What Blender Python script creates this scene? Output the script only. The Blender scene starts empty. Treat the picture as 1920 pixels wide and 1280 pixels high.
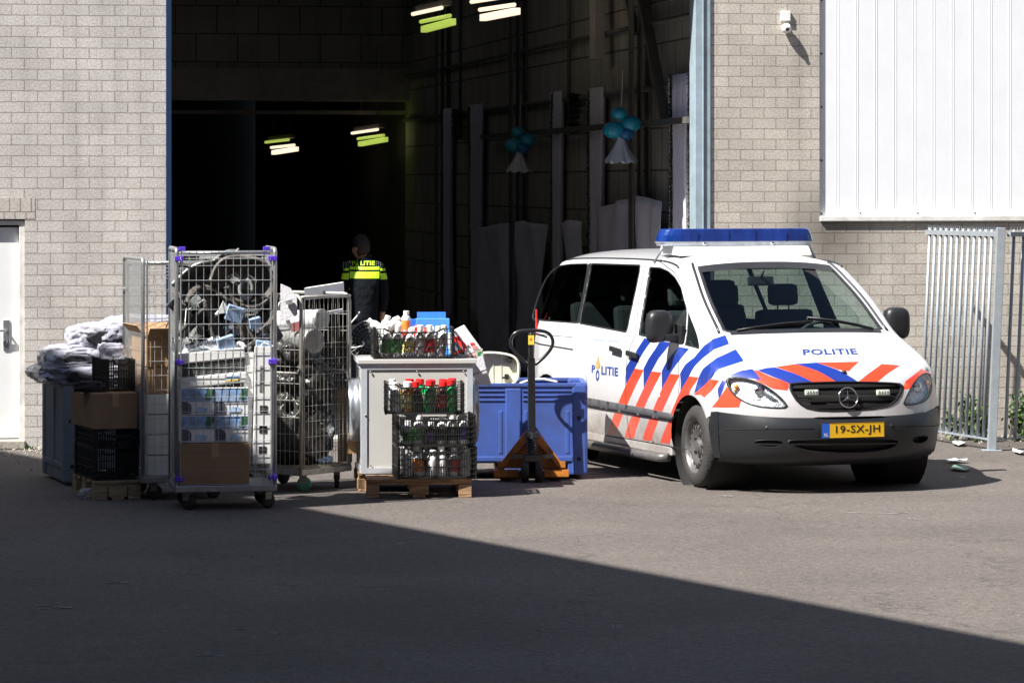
import bpy, bmesh, math, random
import numpy as np
from mathutils import Vector, Matrix, noise
from mathutils.geometry import delaunay_2d_cdt
R = math.radians
random.seed(7)
SC = bpy.context.scene
COL = SC.collection

# ---------------------------------------------------------------- camera, world, sun, exposure
FPX, CAMH, HORY = 6500.0, 2.38, 345.0          # focal length in pixels of the 1920 wide photo, eye height, horizon row
cam_d = bpy.data.cameras.new('camera'); cam = bpy.data.objects.new('camera', cam_d); COL.objects.link(cam)
cam.location = (0, 0, CAMH); cam.rotation_euler = (R(90), 0, 0)
cam_d.sensor_width = 36; cam_d.lens = 36*FPX/1920
cam_d.shift_y = -(640-HORY)/1920
cam_d.clip_start = .1; cam_d.clip_end = 500
SC.camera = cam
SUNV = Vector((.67, .45, -1.0))                 # the way the light travels
w = bpy.data.worlds.new('World'); SC.world = w; w.use_nodes = True
wn = w.node_tree.nodes; wl = w.node_tree.links
sky = wn.new('ShaderNodeTexSky'); sky.sky_type = 'NISHITA'; sky.sun_disc = False
sky.sun_elevation = math.asin(1/SUNV.length); sky.sun_rotation = math.atan2(-SUNV.x, -SUNV.y)
sky.air_density = 1.0; sky.dust_density = .6; sky.ozone_density = 1.5
wl.new(sky.outputs[0], wn['Background'].inputs[0]); wn['Background'].inputs[1].default_value = .05
sun_d = bpy.data.lights.new('sun', 'SUN'); sun_d.energy = 5.0; sun_d.angle = R(.55); sun_d.color = (1, .955, .90)
sun = bpy.data.objects.new('sun', sun_d); COL.objects.link(sun); sun.rotation_euler = SUNV.to_track_quat('-Z', 'Y').to_euler()
SC.view_settings.view_transform = 'Standard'; SC.view_settings.look = 'None'
SC.view_settings.exposure = 1.25; SC.view_settings.gamma = 1.0
SC.render.engine = 'CYCLES'
SC.cycles.max_bounces = 8; SC.cycles.transparent_max_bounces = 24

def at(px, py, Y): return Vector(((px-960)*Y/FPX, Y, CAMH-(py-HORY)*Y/FPX))

# ---------------------------------------------------------------- materials
def mat(name, col, rough=.6, metal=0, var=.12, scale=8, bump=0, bscale=None, spec=.5, stain=None, alpha=None, trans=0, coat=0, emis=None, squash=(1,1,1)):
    m = bpy.data.materials.new(name); m.use_nodes = True
    n = m.node_tree.nodes; l = m.node_tree.links; b = n['Principled BSDF']
    b.inputs['Roughness'].default_value = rough; b.inputs['Metallic'].default_value = metal
    b.inputs['Specular IOR Level'].default_value = spec
    if trans: b.inputs['Transmission Weight'].default_value = trans
    if coat: b.inputs['Coat Weight'].default_value = coat; b.inputs['Coat Roughness'].default_value = .06
    if alpha is not None: b.inputs['Alpha'].default_value = alpha
    c = (*col, 1)
    tc = n.new('ShaderNodeTexCoord'); mp = n.new('ShaderNodeMapping'); mp.inputs['Scale'].default_value = squash
    l.new(tc.outputs['Object'], mp.inputs[0])
    if var:
        nz = n.new('ShaderNodeTexNoise'); nz.inputs['Scale'].default_value = scale; nz.inputs['Detail'].default_value = 8; nz.inputs['Roughness'].default_value = .65
        l.new(mp.outputs[0], nz.inputs['Vector'])
        rp = n.new('ShaderNodeValToRGB'); rp.color_ramp.elements[0].position = .32; rp.color_ramp.elements[1].position = .68
        rp.color_ramp.elements[0].color = (*[max(0, x*(1-var)) for x in (stain or col)], 1)
        rp.color_ramp.elements[1].color = (*[min(1, x*(1+var)) for x in col], 1)
        l.new(nz.outputs[0], rp.inputs[0]); l.new(rp.outputs[0], b.inputs['Base Color'])
    else: b.inputs['Base Color'].default_value = c
    if bump:
        n2 = n.new('ShaderNodeTexNoise'); n2.inputs['Scale'].default_value = bscale or scale*4; n2.inputs['Detail'].default_value = 6
        l.new(mp.outputs[0], n2.inputs['Vector'])
        bp = n.new('ShaderNodeBump'); bp.inputs['Strength'].default_value = bump; bp.inputs['Distance'].default_value = .02
        l.new(n2.outputs[0], bp.inputs['Height']); l.new(bp.outputs[0], b.inputs['Normal'])
    if emis:
        b.inputs['Emission Color'].default_value = (*emis[0], 1); b.inputs['Emission Strength'].default_value = emis[1]
    return m

def brick_mat(name, c1, c2, mortar, bw, bh, joint=.008, off=(0, 0), bump=.5, soil=None):
    m = bpy.data.materials.new(name); m.use_nodes = True
    n = m.node_tree.nodes; l = m.node_tree.links; b = n['Principled BSDF']; b.inputs['Roughness'].default_value = .93
    b.inputs['Specular IOR Level'].default_value = .2
    tc = n.new('ShaderNodeTexCoord'); sp = n.new('ShaderNodeSeparateXYZ'); cb = n.new('ShaderNodeCombineXYZ')
    l.new(tc.outputs['Object'], sp.inputs[0])
    ax = n.new('ShaderNodeMath'); ax.operation = 'ADD'; ax.inputs[1].default_value = off[0]
    sm = n.new('ShaderNodeMath'); sm.operation = 'ADD'
    l.new(sp.outputs[0], sm.inputs[0]); l.new(sp.outputs[1], sm.inputs[1]); l.new(sm.outputs[0], ax.inputs[0]); l.new(ax.outputs[0], cb.inputs[0])
    az = n.new('ShaderNodeMath'); az.operation = 'ADD'; az.inputs[1].default_value = off[1]
    l.new(sp.outputs[2], az.inputs[0]); l.new(az.outputs[0], cb.inputs[1])
    # small waver of the joints
    wv = n.new('ShaderNodeTexNoise'); wv.inputs['Scale'].default_value = 9; l.new(cb.outputs[0], wv.inputs['Vector'])
    vm = n.new('ShaderNodeVectorMath'); vm.operation = 'SCALE'; vm.inputs['Scale'].default_value = .006
    l.new(wv.outputs['Color'], vm.inputs[0]); va = n.new('ShaderNodeVectorMath'); l.new(cb.outputs[0], va.inputs[0]); l.new(vm.outputs[0], va.inputs[1])
    br = n.new('ShaderNodeTexBrick'); br.inputs['Scale'].default_value = 1
    br.inputs['Brick Width'].default_value = bw; br.inputs['Row Height'].default_value = bh; br.inputs['Mortar Size'].default_value = joint
    br.inputs['Mortar Smooth'].default_value = .25
    br.inputs['Color1'].default_value = (*c1, 1); br.inputs['Color2'].default_value = (*c2, 1); br.inputs['Mortar'].default_value = (*mortar, 1)
    l.new(va.outputs[0], br.inputs['Vector'])
    nz = n.new('ShaderNodeTexNoise'); nz.inputs['Scale'].default_value = 60; nz.inputs['Detail'].default_value = 6; l.new(cb.outputs[0], nz.inputs['Vector'])
    n3 = n.new('ShaderNodeTexNoise'); n3.inputs['Scale'].default_value = 1.6; n3.inputs['Detail'].default_value = 5; l.new(cb.outputs[0], n3.inputs['Vector'])
    r1 = n.new('ShaderNodeMapRange'); r1.inputs[1].default_value = .3; r1.inputs[2].default_value = .7; r1.inputs[3].default_value = .72; r1.inputs[4].default_value = 1.2; l.new(nz.outputs[0], r1.inputs[0])
    r2 = n.new('ShaderNodeMapRange'); r2.inputs[1].default_value = .3; r2.inputs[2].default_value = .7; r2.inputs[3].default_value = .86; r2.inputs[4].default_value = 1.08; l.new(n3.outputs[0], r2.inputs[0])
    mu = n.new('ShaderNodeMath'); mu.operation = 'MULTIPLY'; l.new(r1.outputs[0], mu.inputs[0]); l.new(r2.outputs[0], mu.inputs[1])
    vs = n.new('ShaderNodeVectorMath'); vs.operation = 'SCALE'; l.new(br.outputs['Color'], vs.inputs[0]); l.new(mu.outputs[0], vs.inputs['Scale'])
    # rain streaks and grime: long vertical noise
    gm = n.new('ShaderNodeMapping'); gm.inputs['Scale'].default_value = (5, .5, 1); l.new(cb.outputs[0], gm.inputs[0])
    gn = n.new('ShaderNodeTexNoise'); gn.inputs['Scale'].default_value = 1; gn.inputs['Detail'].default_value = 6; l.new(gm.outputs[0], gn.inputs['Vector'])
    gr_ = n.new('ShaderNodeMapRange'); gr_.inputs[1].default_value = .45; gr_.inputs[2].default_value = .75; gr_.inputs[3].default_value = 1; gr_.inputs[4].default_value = .80; l.new(gn.outputs[0], gr_.inputs[0])
    fac = gr_
    if soil:
        ds = n.new('ShaderNodeVectorMath'); ds.operation = 'DISTANCE'; ds.inputs[1].default_value = (soil[0], soil[1], 0); l.new(cb.outputs[0], ds.inputs[0])
        dm = n.new('ShaderNodeMath'); dm.operation = 'MULTIPLY_ADD'; dm.inputs[1].default_value = -.35; l.new(nz.outputs[0], dm.inputs[0]); l.new(ds.outputs['Value'], dm.inputs[2])
        dr_ = n.new('ShaderNodeMapRange'); dr_.inputs[1].default_value = -.10; dr_.inputs[2].default_value = soil[2]; dr_.inputs[3].default_value = .42; dr_.inputs[4].default_value = 1; l.new(dm.outputs[0], dr_.inputs[0])
        fm = n.new('ShaderNodeMath'); fm.operation = 'MULTIPLY'; l.new(gr_.outputs[0], fm.inputs[0]); l.new(dr_.outputs[0], fm.inputs[1]); fac = fm
    ve = n.new('ShaderNodeVectorMath'); ve.operation = 'SCALE'; l.new(vs.outputs[0], ve.inputs[0]); l.new(fac.outputs[0], ve.inputs['Scale'])
    l.new(ve.outputs[0], b.inputs['Base Color'])
    hs = n.new('ShaderNodeMath'); hs.operation = 'MULTIPLY_ADD'; hs.inputs[1].default_value = -1; l.new(br.outputs['Fac'], hs.inputs[0])
    n4 = n.new('ShaderNodeMath'); n4.operation = 'MULTIPLY'; n4.inputs[1].default_value = .35; l.new(nz.outputs[0], n4.inputs[0]); l.new(n4.outputs[0], hs.inputs[2])
    bp = n.new('ShaderNodeBump'); bp.inputs['Strength'].default_value = bump; bp.inputs['Distance'].default_value = .008
    l.new(hs.outputs[0], bp.inputs['Height']); l.new(bp.outputs[0], b.inputs['Normal'])
    return m

def glass_mat(name, tint, refl=.9, ior=1.45, rough=.0):
    m = bpy.data.materials.new(name); m.use_nodes = True
    n = m.node_tree.nodes; l = m.node_tree.links; n.remove(n['Principled BSDF'])
    t = n.new('ShaderNodeBsdfTransparent'); t.inputs[0].default_value = (*tint, 1)
    g = n.new('ShaderNodeBsdfGlossy'); g.inputs['Roughness'].default_value = rough; g.inputs[0].default_value = (refl, refl, refl, 1)
    lw = n.new('ShaderNodeLayerWeight'); lw.inputs[0].default_value = .5
    pw = n.new('ShaderNodeMath'); pw.operation = 'POWER'; pw.inputs[1].default_value = 4; l.new(lw.outputs['Facing'], pw.inputs[0])
    f = n.new('ShaderNodeMath'); f.operation = 'MULTIPLY_ADD'; f.inputs[1].default_value = .7; f.inputs[2].default_value = .045; l.new(pw.outputs[0], f.inputs[0])
    mx = n.new('ShaderNodeMixShader'); l.new(f.outputs[0], mx.inputs[0]); l.new(t.outputs[0], mx.inputs[1]); l.new(g.outputs[0], mx.inputs[2])
    l.new(mx.outputs[0], n['Material Output'].inputs[0]); return m

def film_mat(name, col, dens=.5):
    # thin clear polythene: partly see-through, milky, glossy folds
    m = mat(name, col, rough=.2, var=.15, scale=5, bump=.5, bscale=11)
    n = m.node_tree.nodes; l = m.node_tree.links; b = n['Principled BSDF']
    lw = n.new('ShaderNodeLayerWeight'); lw.inputs[0].default_value = .35
    mr = n.new('ShaderNodeMapRange'); mr.inputs[3].default_value = dens; mr.inputs[4].default_value = .95
    l.new(lw.outputs['Facing'], mr.inputs[0]); l.new(mr.outputs[0], b.inputs['Alpha']); return m

def translucent_mat(name, col):
    m = bpy.data.materials.new(name); m.use_nodes = True; n = m.node_tree.nodes; n.remove(n['Principled BSDF'])
    t = n.new('ShaderNodeBsdfTranslucent'); t.inputs[0].default_value = (*col, 1); m.node_tree.links.new(t.outputs[0], n['Material Output'].inputs[0]); return m
def asphalt_mat():
    m = bpy.data.materials.new('asphalt'); m.use_nodes = True
    n = m.node_tree.nodes; l = m.node_tree.links; b = n['Principled BSDF']; b.inputs['Roughness'].default_value = .82; b.inputs['Specular IOR Level'].default_value = .35
    tc = n.new('ShaderNodeTexCoord')
    big = n.new('ShaderNodeTexNoise'); big.inputs['Scale'].default_value = .45; big.inputs['Detail'].default_value = 9; big.inputs['Roughness'].default_value = .6
    fine = n.new('ShaderNodeTexNoise'); fine.inputs['Scale'].default_value = 46; fine.inputs['Detail'].default_value = 5; fine.inputs['Roughness'].default_value = .8
    vo = n.new('ShaderNodeTexVoronoi'); vo.inputs['Scale'].default_value = 30
    for q in (big, fine, vo): l.new(tc.outputs['Object'], q.inputs['Vector'])
    rp = n.new('ShaderNodeValToRGB'); e = rp.color_ramp.elements
    e[0].position = .33; e[0].color = (.060, .055, .051, 1); e[1].position = .68; e[1].color = (.172, .149, .133, 1)
    l.new(fine.outputs[0], rp.inputs[0])
    st = n.new('ShaderNodeMapRange'); st.inputs[1].default_value = 0; st.inputs[2].default_value = .16; st.inputs[3].default_value = 1; st.inputs[4].default_value = 0; l.new(vo.outputs['Distance'], st.inputs[0])
    # only a few of the stones are pale
    wn_ = n.new('ShaderNodeSeparateColor'); l.new(vo.outputs['Color'], wn_.inputs[0])
    gt = n.new('ShaderNodeMath'); gt.operation = 'GREATER_THAN'; gt.inputs[1].default_value = .84; l.new(wn_.outputs[0], gt.inputs[0])
    mm = n.new('ShaderNodeMath'); mm.operation = 'MULTIPLY'; l.new(st.outputs[0], mm.inputs[0]); l.new(gt.outputs[0], mm.inputs[1])
    mx = n.new('ShaderNodeMixRGB'); mx.inputs[2].default_value = (.55, .51, .46, 1); l.new(mm.outputs[0], mx.inputs[0]); l.new(rp.outputs[0], mx.inputs[1])
    r2 = n.new('ShaderNodeMapRange'); r2.inputs[1].default_value = .35; r2.inputs[2].default_value = .65; r2.inputs[3].default_value = .80; r2.inputs[4].default_value = 1.12; l.new(big.outputs[0], r2.inputs[0])
    md = n.new('ShaderNodeTexNoise'); md.inputs['Scale'].default_value = 16; md.inputs['Detail'].default_value = 6; md.inputs['Roughness'].default_value = .8; l.new(tc.outputs['Object'], md.inputs['Vector'])
    r3 = n.new('ShaderNodeMapRange'); r3.inputs[1].default_value = .36; r3.inputs[2].default_value = .64; r3.inputs[3].default_value = .70; r3.inputs[4].default_value = 1.30; l.new(md.outputs[0], r3.inputs[0])
    m5 = n.new('ShaderNodeMath'); m5.operation = 'MULTIPLY'; l.new(r2.outputs[0], m5.inputs[0]); l.new(r3.outputs[0], m5.inputs[1]); r2 = m5
    vs = n.new('ShaderNodeVectorMath'); vs.operation = 'SCALE'; l.new(mx.outputs[0], vs.inputs[0]); l.new(r2.outputs[0], vs.inputs['Scale'])
    # old oil and tyre stains with soft uneven edges, and a few hairline cracks
    sn = n.new('ShaderNodeTexNoise'); sn.inputs['Scale'].default_value = 1.1; sn.inputs['Detail'].default_value = 10; sn.inputs['Roughness'].default_value = .7; l.new(tc.outputs['Object'], sn.inputs['Vector'])
    sr_ = n.new('ShaderNodeMapRange'); sr_.inputs[1].default_value = .60; sr_.inputs[2].default_value = .72; sr_.inputs[3].default_value = 1; sr_.inputs[4].default_value = .70; l.new(sn.outputs[0], sr_.inputs[0])
    vc = n.new('ShaderNodeTexVoronoi'); vc.feature = 'DISTANCE_TO_EDGE'; vc.inputs['Scale'].default_value = .33
    dn = n.new('ShaderNodeTexNoise'); dn.inputs['Scale'].default_value = 2.5; dn.inputs['Detail'].default_value = 6; l.new(tc.outputs['Object'], dn.inputs['Vector'])
    d1 = n.new('ShaderNodeVectorMath'); d1.operation = 'SCALE'; d1.inputs['Scale'].default_value = .8; l.new(dn.outputs['Color'], d1.inputs[0]); d2 = n.new('ShaderNodeVectorMath'); l.new(tc.outputs['Object'], d2.inputs[0]); l.new(d1.outputs[0], d2.inputs[1]); l.new(d2.outputs[0], vc.inputs['Vector'])
    cr_ = n.new('ShaderNodeMapRange'); cr_.inputs[1].default_value = .0; cr_.inputs[2].default_value = .006; cr_.inputs[3].default_value = .66; cr_.inputs[4].default_value = 1; l.new(vc.outputs['Distance'], cr_.inputs[0])
    m6 = n.new('ShaderNodeMath'); m6.operation = 'MULTIPLY'; l.new(sr_.outputs[0], m6.inputs[0]); l.new(cr_.outputs[0], m6.inputs[1])
    v2 = n.new('ShaderNodeVectorMath'); v2.operation = 'SCALE'; l.new(vs.outputs[0], v2.inputs[0]); l.new(m6.outputs[0], v2.inputs['Scale'])
    l.new(v2.outputs[0], b.inputs['Base Color'])
    bp = n.new('ShaderNodeBump'); bp.inputs['Strength'].default_value = .5; bp.inputs['Distance'].default_value = .012
    l.new(fine.outputs[0], bp.inputs['Height']); l.new(bp.outputs[0], b.inputs['Normal']); return m

M = {}
M['asphalt'] = asphalt_mat()
M['brick'] = brick_mat('pale concrete brick', (.60, .575, .54), (.54, .515, .485), (.37, .325, .295), .232, .0975, .0055, (.09, .0))
M['brick_right'] = brick_mat('yellowish concrete brick', (.54, .50, .445), (.48, .445, .395), (.35, .31, .265), .226, .0975, .006, (.02, .03), soil=(7.43, 1.96, .40))
M['block'] = brick_mat('interior block', (.46, .44, .40), (.40, .39, .35), (.16, .15, .135), .62, .42, .012, (0, 0), .3)
M['cladding'] = mat('white steel cladding', (.80, .82, .85), .38, 0, .03, 3)
M['trim'] = mat('white trim', (.80, .80, .78), .45, 0, .08, 6, stain=(.6, .58, .52))
M['blue_steel'] = mat('light blue painted steel', (.29, .37, .43), .45, 0, .12, 7, stain=(.27, .34, .38))
M['shaded_blue_steel'] = mat('blue painted steel with painted shade', (.010, .030, .085), .45, 0, .1, 7)  # blue steel of the left jamb, its shade put into the colour
M['door'] = mat('white door paint', (.80, .82, .82), .4, 0, .03, 2)
M['concrete'] = mat('old concrete', (.40, .37, .32), .9, 0, .2, 4, .3, 30)
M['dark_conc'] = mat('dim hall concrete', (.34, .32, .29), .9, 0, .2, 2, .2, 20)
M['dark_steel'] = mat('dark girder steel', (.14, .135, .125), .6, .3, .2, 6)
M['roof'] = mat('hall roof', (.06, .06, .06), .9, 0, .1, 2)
M['galv'] = mat('galvanised tube', (.55, .57, .58), .36, .85, .16, 14)
M['wire'] = mat('galvanised wire', (.50, .52, .52), .42, .7, .15, 20)
M['old_wire'] = mat('worn zinc wire', (.40, .39, .36), .5, .6, .25, 20)
M['galv_sheet'] = mat('galvanised sheet', (.62, .66, .70), .28, .9, .1, 5)
M['added_fill_panel'] = translucent_mat('milky rooflight', (.034, .034, .036))
M['fence'] = mat('galvanised fence', (.31, .35, .38), .5, .35, .10, 9)
M['purple'] = mat('violet clip plastic', (.10, .04, .55), .4, 0, .05, 9)
M['black_pl'] = mat('black crate plastic', (.008, .009, .009), .55, 0, .2, 9)
M['black_rub'] = mat('black rubber', (.022, .021, .020), .75, 0, .25, 12, stain=(.035, .033, .03))
M['tyre'] = mat('tyre rubber', (.030, .029, .028), .8, 0, .2, 9, .3, 40)
M['grey_bin'] = mat('grey bin plastic', (.17, .20, .25), .5, 0, .12, 5)
M['grey_panel'] = mat('pale grey fan cabinet', (.52, .515, .49), .5, 0, .04, 2.5)
M['alu'] = mat('aluminium angle', (.60, .64, .69), .42, .35, .08, 8)
M['blue_bin'] = mat('blue bin plastic', (.040, .085, .31), .42, 0, .3, 3.5, stain=(.07, .11, .32))
M['blue_dark'] = mat('dark blue bin slot', (.010, .022, .14), .6, 0, .1, 5)
M['orange'] = mat('orange jack paint', (.44, .155, .02), .5, 0, .3, 9, stain=(.24, .09, .025))
M['black_paint'] = mat('black jack paint', (.012, .013, .014), .28, 0, .1, 9, coat=.4)
M['sticker'] = mat('yellow sticker', (.80, .58, .06), .5, 0, .05, 9)
M['wood'] = mat('pallet wood', (.36, .22, .12), .85, 0, .35, 6, .3, 40, squash=(1, 6, 6), stain=(.20, .12, .07))
M['wood_dim'] = mat('weathered pallet wood', (.30, .24, .15), .85, 0, .35, 7, .3, 40, squash=(1, 6, 6))
M['card'] = mat('cardboard', (.44, .27, .14), .85, 0, .1, 5)
M['card_dark'] = mat('brown cardboard', (.26, .17, .10), .85, 0, .12, 5)
M['paper'] = mat('white paper box', (.74, .75, .76), .7, 0, .06, 4)
M['white_pl'] = mat('white plastic', (.78, .78, .76), .35, 0, .04, 4)
M['slot'] = mat('black slot', (.012, .012, .012), .8, 0, 0)
M['cream'] = mat('cream plastic', (.70, .68, .55), .4, 0, .06, 4)
M['foam'] = mat('grey polystyrene', (.60, .60, .63), .9, 0, .06, 20, .3, 60)
M['film'] = film_mat('clear polythene', (.56, .57, .66), .26)
M['film_dark'] = mat('black pond foil', (.022, .022, .022), .26, 0, .4, 5, .9, 14, stain=(.05, .05, .045))
M['black_foam'] = mat('black foam', (.020, .020, .024), .85, 0, .2, 14, .3, 50)
M['duct'] = mat('black rubber band', (.085, .075, .068), .55, 0, .45, 9, .2, 30, stain=(.16, .14, .12))
M['foil'] = mat('crumpled aluminium', (.62, .66, .70), .24, .9, .25, 7, .7, 16)
M['dirty_metal'] = mat('dusty grey metal', (.26, .27, .26), .5, .5, .35, 8, .3, 20)
M['pale_blue'] = mat('pale blue plastic', (.36, .50, .72), .45, 0, .1, 6)
M['blue_card'] = mat('blue card', (.03, .17, .62), .5, 0, .08, 4)
M['blue_card_lt'] = mat('bright blue card', (.08, .30, .80), .5, 0, .05, 4)
M['cable'] = mat('white cable', (.72, .72, .70), .5, 0, 0)
M['red'] = mat('red plastic', (.70, .02, .02), .35, 0, .05, 6)
M['green'] = mat('green plastic', (.01, .34, .10), .35, 0, .05, 6)
M['skin'] = mat('skin', (.42, .22, .15), .55, 0, .06, 12)
M['hair'] = mat('dark hair', (.012, .009, .007), .6, 0, .3, 40, .4, 120, squash=(1, 1, .2))
M['uniform'] = mat('dark navy uniform', (.005, .007, .010), .9, 0, .2, 12, .9, 16, spec=.15)
M['trouser'] = mat('navy trousers', (.012, .014, .024), .8, 0, .2, 12, .3, 60)
M['hivis'] = mat('yellow reflective band', (.50, .86, .02), .5, 0, .05, 20)
M['boot'] = mat('black boots', (.01, .01, .01), .4, 0, .1, 9)
M['drape'] = mat('lilac white drape', (.70, .68, .80), .8, 0, .06, 4, .2, 12)
M['sheet'] = mat('crumpled white sheet', (.74, .72, .82), .8, 0, .12, 3, .5, 8)
M['tinsel'] = mat('dark green tinsel', (.035, .055, .03), .3, .5, .6, 40)
M['balloon'] = mat('turquoise balloon', (.02, .30, .45), .3, 0, .05, 4)
M['balloon2'] = mat('deep blue balloon', (.02, .14, .34), .3, 0, .05, 4)
M['tulle'] = mat('white tulle', (.60, .60, .66), .85, 0, .1, 8, .3, 30)
M['tube_w'] = mat('warm lit tube', (1, .9, .8), .4, 0, 0, emis=((1, .82, .62), .50))
M['tube_g'] = mat('greenish lit tube', (.8, 1, .4), .4, 0, 0, emis=((.48, .62, .10), .34))
M['tube_body'] = mat('lamp housing', (.7, .7, .6), .5, 0, .05, 5)
M['wheel_green'] = mat('dull green wheel', (.07, .24, .15), .6, 0, .3, 20)
M['dull_red'] = mat('faded red card', (.30, .10, .10), .7, 0, .2, 9)
M['leaf'] = mat('weed leaf', (.07, .13, .025), .6, 0, .4, 30)
M['leaf2'] = mat('dark weed leaf', (.03, .07, .018), .6, 0, .4, 30)
M['moss'] = mat('moss', (.05, .08, .02), .95, 0, .4, 30, .5, 90)
M['litter'] = mat('scrap paper', (.62, .66, .64), .8, 0, .1, 20)
M['litter_g'] = mat('green scrap paper', (.26, .36, .28), .8, 0, .1, 20)
M['rust'] = mat('rusty screw', (.10, .045, .025), .8, .2, .2, 30)
# ---- vehicle
def body_mat(name, col, dirt):
    m = mat(name, col, .32, 0, 0, coat=.8)
    n = m.node_tree.nodes; l = m.node_tree.links; b = n['Principled BSDF']
    tc = n.new('ShaderNodeTexCoord'); sp = n.new('ShaderNodeSeparateXYZ'); l.new(tc.outputs['Object'], sp.inputs[0])
    nz = n.new('ShaderNodeTexNoise'); nz.inputs['Scale'].default_value = 3.5; nz.inputs['Detail'].default_value = 9; nz.inputs['Roughness'].default_value = .7; l.new(tc.outputs['Object'], nz.inputs['Vector'])
    mr = n.new('ShaderNodeMapRange'); mr.inputs[1].default_value = .95; mr.inputs[2].default_value = .25; l.new(sp.outputs[2], mr.inputs[0])   # road dirt thins with height
    mu = n.new('ShaderNodeMath'); mu.operation = 'MULTIPLY'; l.new(mr.outputs[0], mu.inputs[0]); l.new(nz.outputs[0], mu.inputs[1])
    m2 = n.new('ShaderNodeMath'); m2.operation = 'MULTIPLY'; m2.inputs[1].default_value = dirt; l.new(mu.outputs[0], m2.inputs[0])
    mx = n.new('ShaderNodeMixRGB'); mx.inputs[1].default_value = (*col, 1); mx.inputs[2].default_value = (.22, .19, .16, 1); l.new(m2.outputs[0], mx.inputs[0])
    ge = n.new('ShaderNodeNewGeometry'); m3 = n.new('ShaderNodeMixRGB'); m3.inputs[2].default_value = (.03, .032, .035, 1)
    l.new(ge.outputs['Backfacing'], m3.inputs[0]); l.new(mx.outputs[0], m3.inputs[1]); l.new(m3.outputs[0], b.inputs['Base Color'])
    return m
M['v_white'] = body_mat('white vehicle paint', (.62, .63, .65), 1.5)
M['v_blue'] = body_mat('blue livery film', (.010, .036, .27), .5)
M['v_red'] = body_mat('orange red livery film', (.82, .060, .018), .5)
M['v_black'] = mat('black vehicle plastic', (.018, .019, .022), .42, 0, .15, 6)
M['v_grey'] = mat('dark grey bumper plastic', (.014, .0155, .018), .42, 0, .15, 3)
M['grille_black'] = mat('matt black grille', (.009, .009, .010), .5, 0, 0)
M['v_trim'] = mat('side trim plastic', (.055, .055, .06), .6, 0, .15, 6)
M['v_glass'] = glass_mat('windscreen glass', (.72, .84, .81), .8)
M['v_dark'] = glass_mat('tinted glass', (.50, .60, .57), .9)
M['v_clear'] = glass_mat('clear lens', (.90, .93, .95), 1.0, 1.5)
M['v_refl'] = mat('lamp reflector', (.92, .93, .96), .38, .25, .25, 26, 1.0, 34)
M['v_amber'] = mat('amber bulb', (.95, .30, .04), .3, 0, 0)
M['chrome'] = mat('chrome', (.80, .80, .82), .12, 1, 0)
M['steelrim'] = mat('silver wheel', (.15, .148, .145), .42, .5, .2, 12)
M['v_int'] = mat('dark interior', (.022, .023, .026), .8, 0, .1, 9)
M['v_seat'] = mat('dark seat fabric', (.030, .032, .038), .9, 0, .1, 20)
M['bar_blue'] = mat('blue light bar lens', (.008, .035, .20), .14, 0, .5, 5, coat=.6, squash=(1, 1, .3))
M['bar_clear'] = mat('clear light bar base', (.52, .57, .62), .2, .2, .25, 10)
M['plate_y'] = mat('yellow plate', (.86, .50, .012), .5, 0, .03, 6)
M['plate_b'] = mat('blue plate band', (.02, .12, .62), .5, 0, 0)
M['ink'] = mat('black print', (.012, .012, .012), .6, 0, 0)
M['ink_blue'] = mat('blue print', (.02, .05, .24), .5, 0, 0)
M['gold'] = mat('gold print', (.40, .28, .06), .5, 0, 0)
M['ink_white'] = mat('white print', (.8, .8, .8), .6, 0, 0)
M['ink_red'] = mat('red print', (.75, .03, .03), .6, 0, 0)

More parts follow.
